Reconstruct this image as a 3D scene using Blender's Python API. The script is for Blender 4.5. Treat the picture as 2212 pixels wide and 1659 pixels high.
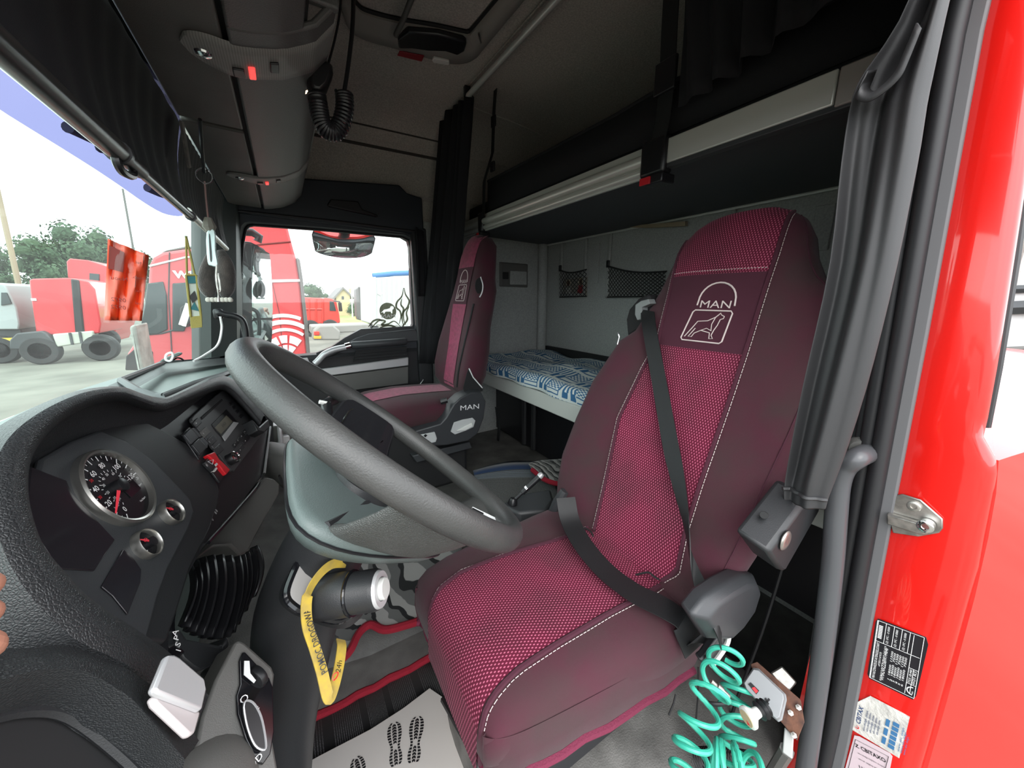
import bpy, bmesh, math, random
from mathutils import Vector, Matrix
from math import sin, cos, pi, radians, sqrt, atan, hypot
random.seed(7)
V = Vector
scene = bpy.context.scene
C = scene.collection
for o in list(bpy.data.objects):
    bpy.data.objects.remove(o)

# ------------------------------------------------------------------ camera
CAMZ = 1.25
FPX, PCX, PCY = 790.0, 1106.0, 829.5
PITCH = atan(187 / FPX)
YAW = atan(496 / hypot(FPX, 187))
CF = V((sin(YAW) * cos(PITCH), cos(YAW) * cos(PITCH), -sin(PITCH)))
CR = V((cos(YAW), -sin(YAW), 0))
CU = CR.cross(CF)
cam_d = bpy.data.cameras.new('camera')
cam = bpy.data.objects.new('camera', cam_d)
C.objects.link(cam)
cam.matrix_world = Matrix(((CR.x, CU.x, -CF.x, 0), (CR.y, CU.y, -CF.y, 0), (CR.z, CU.z, -CF.z, CAMZ), (0, 0, 0, 1)))
cam_d.sensor_fit = 'HORIZONTAL'
cam_d.sensor_width = 36
cam_d.lens = FPX / 2212 * 36
cam_d.clip_start = 0.01
cam_d.clip_end = 500
scene.camera = cam

# ------------------------------------------------------------------ world, exposure
world = bpy.data.worlds.new('overcast_sky')
scene.world = world
world.use_nodes = True
wn, wl = world.node_tree.nodes, world.node_tree.links
wn.clear()
w_out = wn.new('ShaderNodeOutputWorld')
w_bg = wn.new('ShaderNodeBackground')
w_tc = wn.new('ShaderNodeTexCoord')
w_no = wn.new('ShaderNodeTexNoise')
w_no.inputs['Scale'].default_value = 2.2
w_no.inputs['Detail'].default_value = 4
w_ra = wn.new('ShaderNodeValToRGB')
w_ra.color_ramp.elements[0].position = 0.35
w_ra.color_ramp.elements[0].color = (0.80, 0.86, 0.92, 1)
w_ra.color_ramp.elements[1].position = 0.7
w_ra.color_ramp.elements[1].color = (1.0, 1.0, 1.0, 1)
wl.new(w_tc.outputs['Generated'], w_no.inputs['Vector'])
wl.new(w_no.outputs['Fac'], w_ra.inputs['Fac'])
wl.new(w_ra.outputs['Color'], w_bg.inputs['Color'])
wl.new(w_bg.outputs['Background'], w_out.inputs['Surface'])
w_bg.inputs['Strength'].default_value = 1.15
sun_d = bpy.data.lights.new('hazy_sun', 'SUN')
sun_d.energy = 0.35
sun_d.angle = radians(30)
sun_d.color = (1.0, 0.97, 0.92)
sun = bpy.data.objects.new('hazy_sun', sun_d)
C.objects.link(sun)
sun.rotation_euler = V((0.55, 1.0, -0.95)).to_track_quat('-Z', 'Y').to_euler()
vs = scene.view_settings
vs.view_transform = 'Standard'
vs.look = 'None'
vs.gamma = 1
vs.use_curve_mapping = False
vs.exposure = 1.95
cy = scene.cycles
cy.max_bounces = 12
cy.diffuse_bounces = 7
cy.glossy_bounces = 5
cy.transparent_max_bounces = 16
cy.transmission_bounces = 6
cy.use_denoising = True
cy.caustics_reflective = False
cy.caustics_refractive = False
cy.sample_clamp_indirect = 6

# ------------------------------------------------------------------ point helpers
def ray(px, py):
    return CF * FPX + CR * (px - PCX) - CU * (py - PCY)
def at(px, py, x=None, y=None, z=None):
    d = ray(px, py)
    if x is not None: t = x / d.x
    elif y is not None: t = y / d.y
    else: t = (z - CAMZ) / d.z
    p = d * t
    p.z += CAMZ
    return p
def pl(px, py, p0, n):
    d = ray(px, py)
    o = V((0, 0, CAMZ))
    return o + d * ((V(p0) - o).dot(V(n)) / d.dot(V(n)))
def lerp(a, b, t): return a + (b - a) * t
def tab(rows, x):
    """piecewise-linear table lookup with smooth steps"""
    if x <= rows[0][0]: return list(rows[0][1:])
    for r0, r1 in zip(rows, rows[1:]):
        if x <= r1[0]:
            t = (x - r0[0]) / (r1[0] - r0[0])
            return [lerp(a, b, t) for a, b in zip(r0[1:], r1[1:])]
    return list(rows[-1][1:])
def crom(pts, n=6, closed=False):
    """Catmull-Rom through points"""
    pts = [V(p) for p in pts]
    m = len(pts)
    out = []
    for i in range(m if closed else m - 1):
        if closed: a, b, c, d = pts[i - 1], pts[i], pts[(i + 1) % m], pts[(i + 2) % m]
        else:
            b, c = pts[i], pts[i + 1]
            a = pts[i - 1] if i > 0 else b * 2 - c
            d = pts[i + 2] if i + 2 < m else c * 2 - b
        for k in range(n):
            t = k / n
            out.append(0.5 * ((2 * b) + (c - a) * t + (2 * a - 5 * b + 4 * c - d) * t * t + (3 * b - a - 3 * c + d) * t ** 3))
    if not closed: out.append(pts[-1])
    return out

# ------------------------------------------------------------------ mesh builder
class MB:
    def __init__(s): s.v = []; s.f = []; s.uv = {}
    def add(s, vs_, fs_, uvs=None):
        b = len(s.v)
        s.v += [V(p) for p in vs_]
        for i, f in enumerate(fs_):
            s.f.append([b + k for k in f])
        if uvs:
            for k, u in enumerate(uvs): s.uv[b + k] = u
        return s
    def box(s, c, d, R=None):
        c = V(c); h = V(d) * 0.5
        vs_ = []
        for x in (-1, 1):
            for y in (-1, 1):
                for z in (-1, 1):
                    p = V((x * h.x, y * h.y, z * h.z))
                    vs_.append(c + (R @ p if R else p))
        return s.add(vs_, [(0, 1, 3, 2), (4, 6, 7, 5), (0, 4, 5, 1), (2, 3, 7, 6), (0, 2, 6, 4), (1, 5, 7, 3)])
    def bx(s, x0, x1, y0, y1, z0, z1):
        return s.box(((x0 + x1) / 2, (y0 + y1) / 2, (z0 + z1) / 2), (abs(x1 - x0), abs(y1 - y0), abs(z1 - z0)))
    def prism(s, poly, off):
        n = len(poly); off = V(off)
        a = [V(p) for p in poly]
        return s.add(a + [p + off for p in a], [list(range(n))[::-1], list(range(n, 2 * n))] + [(i, (i + 1) % n, n + (i + 1) % n, n + i) for i in range(n)])
    def frustum(s, a, b):
        n = len(a)
        return s.add(list(a) + list(b), [list(range(n))[::-1], list(range(n, 2 * n))] + [(i, (i + 1) % n, n + (i + 1) % n, n + i) for i in range(n)])
    def loft(s, rings, closed=True, caps=True, loop=False):
        n = len(rings[0]); vs_ = [p for r in rings for p in r]; fs_ = []
        m = len(rings)
        for i in range(m if loop else m - 1):
            i2 = (i + 1) % m
            for k in range(n if closed else n - 1):
                k2 = (k + 1) % n
                fs_.append((i * n + k, i * n + k2, i2 * n + k2, i2 * n + k))
        if caps and closed and not loop:
            fs_.append(list(range(n))[::-1]); fs_.append([(m - 1) * n + k for k in range(n)])
        return s.add(vs_, fs_)
    def grid(s, rows, uvs=None):
        return s.gridn(rows, uvs)
    def gridn(s, rows, uvs=None):
        n = len(rows[0]); m = len(rows)
        fs_ = [(i * n + k, i * n + k + 1, (i + 1) * n + k + 1, (i + 1) * n + k) for i in range(m - 1) for k in range(n - 1)]
        return s.add([p for r in rows for p in r], fs_, [u for r in uvs for u in r] if uvs else None)
    def tube(s, pts, r, n=8, closed=False, caps=True):
        pts = [V(p) for p in pts]; m = len(pts)
        rr = r if isinstance(r, (list, tuple)) else [r] * m
        rings = []; prev = None
        for i in range(m):
            if closed: t = pts[(i + 1) % m] - pts[i - 1]
            else: t = pts[min(i + 1, m - 1)] - pts[max(i - 1, 0)]
            if t.length < 1e-9: t = V((0, 0, 1))
            t.normalize()
            if prev is None:
                a = t.cross(V((0, 0, 1)))
                if a.length < 0.1: a = t.cross(V((0, 1, 0)))
            else:
                a = prev - t * prev.dot(t)
            a.normalize(); prev = a.copy(); b = t.cross(a)
            rings.append([pts[i] + (a * cos(2 * pi * k / n) + b * sin(2 * pi * k / n)) * rr[i] for k in range(n)])
        return s.loft(rings, True, caps, closed)
    def cyl(s, a, b, r, n=16, r2=None):
        return s.tube([a, b], [r, r if r2 is None else r2], n)
    def lathe(s, prof, o, ax, n=24, ref=None, arc=2 * pi):
        ax = V(ax).normalized(); o = V(o)
        a = ax.orthogonal().normalized() if ref is None else (V(ref) - ax * V(ref).dot(ax)).normalized()
        b = ax.cross(a)
        rings = [[o + ax * h + (a * cos(2 * pi * k / n) + b * sin(2 * pi * k / n)) * r for k in range(n)] for r, h in prof]
        return s.loft(rings, True, True)
    def ribbon(s, pts, wv, th=0.0015):
        """band along pts; wv: width vector (one or per point)"""
        m = len(pts); pts = [V(p) for p in pts]
        wv = wv if isinstance(wv, list) else [V(wv)] * m
        rings = []
        for i in range(m):
            t = pts[min(i + 1, m - 1)] - pts[max(i - 1, 0)]
            w = V(wv[i]); nrm = t.cross(w)
            nrm = nrm.normalized() * th * 0.5 if nrm.length > 1e-9 else V((0, 0, th / 2))
            rings.append([pts[i] - w / 2 + nrm, pts[i] + w / 2 + nrm, pts[i] + w / 2 - nrm, pts[i] - w / 2 - nrm])
        return s.loft(rings)

def build(name, mb, mat=None, parent=None, smooth=40, bevel=None, sub=0, solid=None, recalc=True):
    me = bpy.data.meshes.new(name)
    bm = bmesh.new()
    vs_ = [bm.verts.new(p) for p in mb.v]
    for f in mb.f:
        try: bm.faces.new([vs_[i] for i in f])
        except ValueError: pass
    if mb.uv:
        bm.verts.index_update()
        lay = bm.loops.layers.uv.new('uv')
        for f in bm.faces:
            for l in f.loops:
                l[lay].uv = mb.uv.get(l.vert.index, (0, 0))
    if recalc: bmesh.ops.recalc_face_normals(bm, faces=bm.faces)
    bm.to_mesh(me); bm.free()
    if smooth:
        me.shade_smooth()
        me.set_sharp_from_angle(angle=radians(smooth))
    o = bpy.data.objects.new(name, me)
    C.objects.link(o)
    if mat: me.materials.append(mat)
    if bevel:
        b = o.modifiers.new('bevel', 'BEVEL'); b.width = bevel; b.segments = 2; b.limit_method = 'ANGLE'; b.angle_limit = radians(35)
    if solid:
        b = o.modifiers.new('solid', 'SOLIDIFY'); b.thickness = solid; b.offset = -1
    if sub:
        b = o.modifiers.new('sub', 'SUBSURF'); b.levels = sub; b.render_levels = sub
    if parent is not None: setp(o, parent)
    return o
def setp(o, parent):
    o.parent = parent
    if parent.type == 'EMPTY': o.matrix_parent_inverse = Matrix.Translation(-parent.location)
def thing(name, label, cat, loc=(0, 0, 0), group=None, kind=None):
    o = bpy.data.objects.new(name, None); C.objects.link(o)
    o.empty_display_size = 0.05
    o.location = loc
    tag(o, label, cat, group, kind)
    return o
def tag(o, label, cat, group=None, kind=None):
    o['label'] = label; o['category'] = cat
    if group: o['group'] = group
    if kind: o['kind'] = kind
    return o
def lab(o, text): o['label'] = text; return o

def textmb(txt, size, o, xd, yd, th=0.0, align='CENTER', sx=1.0, mb=None, bold=0.0, shear=0, fit=None):
    cu = bpy.data.curves.new('t', 'FONT'); cu.body = txt; cu.size = 1; cu.align_x = align; cu.align_y = 'CENTER'
    cu.resolution_u = 2; cu.offset = bold; cu.shear = shear
    ob = bpy.data.objects.new('t', cu); C.objects.link(ob)
    dg = bpy.context.evaluated_depsgraph_get()
    me = bpy.data.meshes.new_from_object(ob.evaluated_get(dg))
    xd = V(xd).normalized(); yd = V(yd).normalized(); o = V(o); nz = xd.cross(yd)
    mb = mb or MB()
    if fit:       # stretch the line to a given width
        w_ = max(v.co.x for v in me.vertices) - min(v.co.x for v in me.vertices); sx = fit / (w_ * size)
    mb.add([o + xd * v.co.x * size * sx + yd * v.co.y * size + nz * th for v in me.vertices], [list(p.vertices) for p in me.polygons])
    bpy.data.objects.remove(ob); bpy.data.curves.remove(cu); bpy.data.meshes.remove(me)
    return mb

# ------------------------------------------------------------------ materials
MATS = {}
def mat(name, col, rough=0.5, metal=0.0, spec=0.5, bump=None, noise=None, coat=0.0, sheen=0.0, emit=None, alpha=None):
    """bump=(scale, strength); noise=(scale, amount) colour variation"""
    m = bpy.data.materials.new(name); m.use_nodes = True
    nt = m.node_tree; b = nt.nodes['Principled BSDF']
    b.inputs['Base Color'].default_value = (*col, 1)
    b.inputs['Roughness'].default_value = rough
    b.inputs['Metallic'].default_value = metal
    b.inputs['Specular IOR Level'].default_value = spec
    b.inputs['Coat Weight'].default_value = coat
    b.inputs['Coat Roughness'].default_value = 0.05
    b.inputs['Sheen Weight'].default_value = sheen
    if emit:
        b.inputs['Emission Color'].default_value = (*emit[0], 1); b.inputs['Emission Strength'].default_value = emit[1]
    tc = None
    if bump or noise:
        tc = nt.nodes.new('ShaderNodeTexCoord')
    if noise:
        n = nt.nodes.new('ShaderNodeTexNoise'); n.inputs['Scale'].default_value = noise[0]; n.inputs['Detail'].default_value = 5
        nt.links.new(tc.outputs['Object'], n.inputs['Vector'])
        mx = nt.nodes.new('ShaderNodeMixRGB'); a = noise[1]
        c2 = noise[2] if len(noise) > 2 else tuple(min(1, c * (1 + a)) for c in col)
        c1 = tuple(c * (1 - a) for c in col) if len(noise) < 3 else col
        mx.inputs[1].default_value = (*c1, 1); mx.inputs[2].default_value = (*c2, 1)
        r = nt.nodes.new('ShaderNodeValToRGB'); r.color_ramp.elements[0].position = 0.35; r.color_ramp.elements[1].position = 0.68
        nt.links.new(n.outputs['Fac'], r.inputs['Fac']); nt.links.new(r.outputs['Color'], mx.inputs[0])
        nt.links.new(mx.outputs['Color'], b.inputs['Base Color'])
    if bump:
        n = nt.nodes.new('ShaderNodeTexNoise'); n.inputs['Scale'].default_value = bump[0]; n.inputs['Detail'].default_value = 3
        nt.links.new(tc.outputs['Object'], n.inputs['Vector'])
        bp = nt.nodes.new('ShaderNodeBump'); bp.inputs['Strength'].default_value = bump[1]; bp.inputs['Distance'].default_value = 0.002
        nt.links.new(n.outputs['Fac'], bp.inputs['Height']); nt.links.new(bp.outputs['Normal'], b.inputs['Normal'])
    MATS[name] = m
    return m
def glass(name, tint, refl=0.08, rough=0.0, dirt=0.0):
    m = bpy.data.materials.new(name); m.use_nodes = True
    nt = m.node_tree; nt.nodes.clear()
    o = nt.nodes.new('ShaderNodeOutputMaterial'); t = nt.nodes.new('ShaderNodeBsdfTransparent'); g = nt.nodes.new('ShaderNodeBsdfGlossy')
    t.inputs['Color'].default_value = (*tint, 1); g.inputs['Roughness'].default_value = rough
    mx = nt.nodes.new('ShaderNodeMixShader'); mx.inputs[0].default_value = refl
    nt.links.new(t.outputs[0], mx.inputs[1]); nt.links.new(g.outputs[0], mx.inputs[2])
    if dirt:      # a film of dust and streaks on the pane
        d = nt.nodes.new('ShaderNodeBsdfTranslucent'); d.inputs['Color'].default_value = (0.75, 0.80, 0.78, 1)
        n = nt.nodes.new('ShaderNodeTexNoise'); n.inputs['Scale'].default_value = 3.5; n.inputs['Detail'].default_value = 4
        tc = nt.nodes.new('ShaderNodeTexCoord'); nt.links.new(tc.outputs['Object'], n.inputs['Vector'])
        f = mth(nt, 'MULTIPLY', n.outputs['Fac'], dirt * 2)
        m2 = nt.nodes.new('ShaderNodeMixShader'); nt.links.new(f, m2.inputs[0])
        nt.links.new(mx.outputs[0], m2.inputs[1]); nt.links.new(d.outputs[0], m2.inputs[2]); nt.links.new(m2.outputs[0], o.inputs[0])
    else: nt.links.new(mx.outputs[0], o.inputs[0])
    return m
def leather(name, col, scale, strength, rough=0.45, spec=0.5):
    m = mat(name, col, rough, spec=spec)
    nt = m.node_tree; b = nt.nodes['Principled BSDF']
    tc = nt.nodes.new('ShaderNodeTexCoord'); v = nt.nodes.new('ShaderNodeTexVoronoi'); v.inputs['Scale'].default_value = scale
    v.feature = 'DISTANCE_TO_EDGE'
    bp = nt.nodes.new('ShaderNodeBump'); bp.inputs['Strength'].default_value = strength; bp.inputs['Distance'].default_value = 0.002
    r = nt.nodes.new('ShaderNodeValToRGB'); r.color_ramp.elements[1].position = 0.25
    nt.links.new(tc.outputs['Object'], v.inputs['Vector']); nt.links.new(v.outputs['Distance'], r.inputs['Fac'])
    nt.links.new(r.outputs['Color'], bp.inputs['Height']); nt.links.new(bp.outputs['Normal'], b.inputs['Normal'])
    return m
def uvmat(name, fn, rough=0.8, sheen=0.0, spec=0.3):
    """material whose colour is built from the UV map by fn(nt, u, v) -> colour socket"""
    m = mat(name, (0.5, 0.5, 0.5), rough, sheen=sheen, spec=spec)
    nt = m.node_tree
    uv = nt.nodes.new('ShaderNodeUVMap'); uv.uv_map = 'uv'
    sp = nt.nodes.new('ShaderNodeSeparateXYZ'); nt.links.new(uv.outputs[0], sp.inputs[0])
    col = fn(nt, sp.outputs[0], sp.outputs[1])
    nt.links.new(col, nt.nodes['Principled BSDF'].inputs['Base Color'])
    return m
def mth(nt, op, a, b=None, c=None):
    n = nt.nodes.new('ShaderNodeMath'); n.operation = op
    for i, x in enumerate((a, b, c)):
        if x is None: continue
        if isinstance(x, (int, float)): n.inputs[i].default_value = x
        else: nt.links.new(x, n.inputs[i])
    return n.outputs[0]
def mixc(nt, f, a, b):
    n = nt.nodes.new('ShaderNodeMixRGB')
    for i, x in enumerate((f, a, b)):
        if isinstance(x, (int, float)): n.inputs[i].default_value = x
        elif isinstance(x, tuple): n.inputs[i].default_value = (*x, 1)
        else: nt.links.new(x, n.inputs[i])
    return n.outputs[0]
def ramp(nt, x, lo, hi):
    n = nt.nodes.new('ShaderNodeMapRange'); n.inputs[1].default_value = lo; n.inputs[2].default_value = hi
    n.interpolation_type = 'SMOOTHSTEP'
    nt.links.new(x, n.inputs[0])
    return n.outputs[0]

plastic = mat('dark_plastic', (0.022, 0.023, 0.025), 0.42, bump=(900, 0.15))
plastic_mid = mat('charcoal_plastic', (0.045, 0.048, 0.052), 0.45, bump=(900, 0.15))
plastic_grey = mat('grey_plastic', (0.115, 0.112, 0.105), 0.5, bump=(900, 0.2))
black = mat('black_plastic', (0.013, 0.013, 0.015), 0.35)
black_matt = mat('matt_black', (0.012, 0.012, 0.013), 0.75)
gloss_black = mat('gloss_black', (0.008, 0.008, 0.010), 0.08)
rubber = mat('black_rubber', (0.016, 0.016, 0.018), 0.5)
rubber_grey = mat('grey_rubber', (0.125, 0.125, 0.13), 0.55)
red_paint = mat('red_paint', (0.82, 0.012, 0.008), 0.28, coat=1.0)
alu = mat('brushed_aluminium', (0.74, 0.75, 0.71), 0.36, 0.35)
chrome = mat('chrome', (0.75, 0.75, 0.75), 0.12, 1.0)
silver = mat('silver_plastic', (0.55, 0.55, 0.56), 0.32, 0.35)
steel = mat('worn_steel', (0.45, 0.43, 0.40), 0.35, 0.9, noise=(60, 0.3))
white_p = mat('white_plastic', (0.75, 0.75, 0.72), 0.45)
white_print = mat('white_print', (0.85, 0.85, 0.85), 0.6)
red_p = mat('red_plastic', (0.75, 0.02, 0.03), 0.35)
headliner = mat('grey_headliner_felt', (0.50, 0.47, 0.43), 0.95, bump=(700, 0.4), noise=(160, 0.18))
wall_felt = mat('grey_green_wall_felt', (0.36, 0.37, 0.355), 0.95, bump=(600, 0.4), noise=(140, 0.12))
navy = mat('dark_navy_panel', (0.014, 0.019, 0.026), 0.5, bump=(900, 0.15))
maroon = mat('maroon_fabric', (0.066, 0.009, 0.022), 0.85, sheen=0.10, bump=(1500, 0.35), noise=(9, 0.35, (0.048, 0.018, 0.022)))
maroon_dk = mat('dark_maroon_fabric', (0.060, 0.008, 0.022), 0.85, sheen=0.08, bump=(1500, 0.35))
thread = mat('pale_thread', (0.7, 0.6, 0.58), 0.8)
curtain_black = mat('black_curtain_cloth', (0.006, 0.006, 0.008), 0.85, bump=(1200, 0.3))
leatherette = mat('black_leatherette', (0.034, 0.034, 0.036), 0.5, bump=(1400, 0.12))
belt_m = mat('black_webbing', (0.014, 0.015, 0.016), 0.42, bump=(1600, 0.3))
floor_vinyl = mat('grey_floor_vinyl', (0.085, 0.083, 0.078), 0.6, bump=(260, 0.5), noise=(12, 0.3))
# ================================================================== the shell of the cab
YC = 1.22                                   # centre line of the cab
def ws_x(y, z):                             # windscreen surface
    return -0.58 + 0.23 * (abs(y - YC) / 0.85) ** 2.5 + (z - 1.0) * 0.16
# ---- floor
fl = build('floor', MB().bx(-0.62, 1.66, 0.12, 2.3, -0.06, 0.0), floor_vinyl)
tag(fl, 'grey vinyl floor of the truck cab around the seats', 'floor', kind='structure')
tun = []
for x, dz in ((-0.6, 0.10), (-0.2, 0.06), (0.1, 0.0), (0.35, 0.0), (0.7, 0.02), (1.64, 0.04)):
    tun.append([V((x, y, z)) for y, z in ((1.03, -0.0), (1.035, 0.10 + dz), (1.01, 0.165 + dz), (1.03, 0.195 + dz), (1.08, 0.21 + dz), (1.35, 0.26 + dz), (1.65, 0.28 + dz), (2.28, 0.28 + dz), (2.28, 0.0))])
build('engine_tunnel', MB().loft(tun), floor_vinyl, fl, smooth=50)

plin = []
for z, k in ((0.0, 1.0), (0.10, 0.985), (0.17, 0.95), (0.195, 0.90), (0.20, 0.80)):
    cxp_, cyp_, hx, hy = 0.66, 0.56, 0.40, 0.36
    plin.append([V((cxp_ + hx * k * (abs(cos(a)) ** 0.35) * (1 if cos(a) >= 0 else -1), cyp_ + hy * k * (abs(sin(a)) ** 0.35) * (1 if sin(a) >= 0 else -1), z)) for a in [2 * pi * q / 48 for q in range(48)]])
build('seat_plinth', MB().loft(plin), mat('seat_plinth_vinyl', (0.17, 0.165, 0.155), 0.6, bump=(260, 0.6), noise=(14, 0.3)), fl, smooth=60)
# ---- ceiling and upper side walls: a cross-section swept along the cab
prof = [(2.26, 1.66), (2.265, 1.80), (2.235, 1.815), (2.255, 1.86), (2.265, 1.98), (2.25, 2.035), (2.215, 2.06), (2.205, 2.11), (2.15, 2.17), (2.02, 2.215), (1.8, 2.235), (1.22, 2.245)]
prof = prof + [(2 * YC - y, z) for y, z in prof[-2::-1]]
xs = [-0.36, -0.2, 0.1, 0.4, 0.7, 1.0, 1.3, 1.5, 1.64]
inner = [[V((x, y, z - (0.05 if x > 1.4 else 0) * (z > 2.0))) for y, z in prof] for x in xs]
outer = [[V((x, YC + (y - YC) * 1.04, z + 0.05)) for y, z in prof] for x in xs]
m = MB()
mo = MB()
m.loft(inner, closed=False, caps=False)
mo.loft(outer, closed=False, caps=False)
for k in (0, len(prof) - 1):
    mo.loft([[r[k] for r in inner], [r[k] for r in outer]], closed=False, caps=False)
for k in (0, -1):
    mo.loft([inner[k], outer[k]], closed=False, caps=False)
ceil = build('ceiling', m, headliner, smooth=35)
tag(ceil, 'grey felt headliner and curved roof of the cab', 'ceiling', kind='structure')
build('roof_shell', mo, red_paint, ceil, smooth=35)
# shallow panel joint ribs in the headliner over the bunk
j = MB()
j.tube([(0.88, y, 2.232) for y in (0.5, 1.2, 1.9)] , 0.004, 6)
j.tube(crom([(0.88, 1.93, 2.222), (1.0, 1.98, 2.215), (1.25, 2.0, 2.21), (1.55, 2.0, 2.17)], 5), 0.004, 6)
build('headliner_seam', j, headliner, ceil)
build('panel_joint', MB().tube([(-0.1, 2.250, 2.032), (0.4, 2.250, 2.032), (0.86, 2.250, 2.032)], 0.008, 6), mat('dark_joint_felt', (0.06, 0.055, 0.05), 0.95), ceil)  # dark felt bead along the panel seam
build('panel_joint', MB().tube([(-0.1, 2.207, 2.108), (0.4, 2.207, 2.108), (0.86, 2.207, 2.108)], 0.005, 6), MATS['dark_joint_felt'], ceil)

# ---- rear wall
wr = build('wall_rear', MB().bx(1.63, 1.68, 0.16, 2.3, 0.0, 2.24), wall_felt)
tag(wr, 'grey-green felt rear wall of the sleeper behind the lower bunk', 'wall', kind='structure')
def rwpanel(y0, y1, z0, z1, name, m_=wall_felt, d=0.016):
    """raised frame round a shallow pocket in the rear wall"""
    mb = MB(); w = 0.02
    mb.bx(1.63 - d, 1.632, y0, y0 + w, z0, z1); mb.bx(1.63 - d, 1.632, y1 - w, y1, z0, z1)
    mb.bx(1.63 - d, 1.632, y0, y1, z0, z0 + w)
    return build(name, mb, m_, wr, bevel=0.006)
pA = at(1208, 640, x=1.62); pB = at(1268, 530, x=1.62)
rwpanel(pB.y, pA.y, pA.z, 1.60, 'pocket_frame')
pA2 = at(1308, 645, x=1.62)
rwpanel(0.9, pA2.y, pA2.z, 1.60, 'pocket_frame')
q0, q1 = at(1281, 527, x=1.62), at(1290, 612, x=1.62)
build('slot_panel', MB().bx(1.622, 1.632, q1.y, q0.y, q1.z, q0.z), wall_felt, wr, bevel=0.003)
q0, q1 = at(1762, 445, x=1.62), at(1787, 540, x=1.62)
build('slot_panel', MB().bx(1.622, 1.632, q1.y, q0.y, q1.z, q0.z), wall_felt, wr, bevel=0.003)
p4 = [at(px, py, x=1.6) for px, py in [(1325, 490), (1480, 478), (1480, 488), (1400, 492)]]
build('tan_batten', MB().prism(p4, (0.02, 0, 0)), mat('tan_wood', (0.34, 0.27, 0.18), 0.7), wr)
build('corner_post', MB().tube([(1.60, 2.2, 0.6), (1.60, 2.2, 1.62)], 0.035, 12), wall_felt, wr)

# ---- right-hand side wall behind the passenger door and above it
m = MB().bx(0.67, 1.64, 2.225, 2.28, 0.28, 1.68)
wrt = build('wall_right', m, wall_felt)
tag(wrt, 'grey felt side wall of the sleeper beyond the passenger seat', 'wall', kind='structure')
a, b = at(1078, 565, y=2.222), at(1140, 622, y=2.222)
fr = MB()
rr = [(a.x, a.z), (b.x, a.z - 0.005), (b.x, b.z), (a.x, b.z + 0.005)]
fr.frustum([V((x, 2.226, z)) for x, z in rr], [V((lerp(x, (a.x + b.x) / 2, 0.06), 2.212, lerp(z, (a.z + b.z) / 2, 0.06))) for x, z in rr])
hat = build('flap_panel', fr, plastic_grey, wrt, bevel=0.006)
build('flap_slot', MB().bx(a.x + 0.02, a.x + 0.065, 2.205, 2.213, b.z + 0.055, b.z + 0.10), black_matt, hat, bevel=0.004)
build('flap_handle', MB().bx(a.x + 0.075, b.x - 0.02, 2.203, 2.213, b.z + 0.02, b.z + 0.11), wall_felt, hat, bevel=0.004)
build('door_pillar', MB().bx(0.668, 0.76, 2.195, 2.23, 0.3, 1.64), plastic, wrt, bevel=0.01)
# dark navy panel over the passenger window
lo = [at(485, 452, y=2.2), at(620, 470, y=2.2), at(900, 495, y=2.2)]
m = MB()
ptl = [(-0.2, 1.63), (0.745, 1.60), (0.745, 1.80), (0.66, 1.815), (0.62, 1.85), (-0.02, 1.80), (-0.2, 1.76)]
m.prism([V((x, 2.195, z)) for x, z in ptl], (0, 0.08, 0))
hp = build('header_panel', m, navy, wrt, bevel=0.008)
a, b = at(706, 444, y=2.19), at(815, 470, y=2.19)
m = MB().prism([V((a.x, 2.196, a.z)), V((a.x + 0.02, 2.196, a.z + 0.03)), V((a.x + 0.15, 2.196, a.z + 0.035)), V((a.x + 0.165, 2.196, a.z)), V((b.x, 2.196, a.z - 0.02)), V((b.x, 2.196, b.z)), V((a.x + 0.01, 2.196, b.z + 0.025))], (0, -0.02, 0))
build('grip_recess', m, black, hp, bevel=0.005)
m = MB().tube([(-0.2, 2.19, 1.635), (0.3, 2.19, 1.63), (0.74, 2.19, 1.615)], 0.006, 6)
build('header_seal', m, rubber, hp)

# ---- passenger door
door = thing('door_1', 'closed dark passenger door with silver strip and grab bar', 'door', (0.3, 2.24, 0.3), kind='structure')
DY = 2.245
wpx = [(548, 486), (700, 497), (868, 512), (882, 520), (886, 535), (889, 620), (893, 700), (888, 711), (876, 714), (830, 717), (795, 722), (768, 731), (740, 747), (710, 763), (680, 778), (640, 790), (560, 790), (515, 790), (511, 770), (516, 660), (524, 530), (531, 495), (538, 488)]
win = [at(px, py, y=DY) for px, py in wpx]
cx_, cz_ = 0.30, 1.33
def outw(p):
    dx, dz = p.x - cx_, p.z - cz_
    k = min((0.725 - cx_) / dx if dx > 0 else (-0.19 - cx_) / dx if dx < 0 else 9, (1.665 - cz_) / dz if dz > 0 else (0.78 - cz_) / dz if dz < 0 else 9)
    return V((cx_ + dx * k, DY, cz_ + dz * k))
outl = [outw(p) for p in win]
off = V((0, -0.03, 0))
wi = [p + (V((cx_, DY, cz_)) - p) * -0.035 for p in win]
build('window_frame', MB().loft([[p + V((0, 0.05, 0)) for p in win], win, [p + off for p in wi], [p + off for p in outl], [p + V((0, 0.05, 0)) for p in outl]], caps=False), navy, door, smooth=30)
sealp = [p + V((0, -0.004, 0)) for p in win]
build('window_seal', MB().tube(sealp, 0.006, 6, closed=True), rubber, door)
# lower door skin, bulging inwards
m = MB()
rows = []
for x, zt0 in ((-0.22, 0.955), (0.0, 0.955), (0.12, 0.957), (0.2, 0.985), (0.27, 1.03), (0.36, 1.075), (0.62, 1.08), (0.665, 1.08)):
    rows.append([V((x, y, z)) for y, z in ((2.26, 0.3), (2.21, 0.32), (2.21, 0.74), (2.205, 0.90), (2.20, 0.93), (2.215, 0.95), (2.235, zt0), (2.26, zt0))])
build('door_panel', MB().loft(rows), plastic, door, smooth=25)
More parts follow.
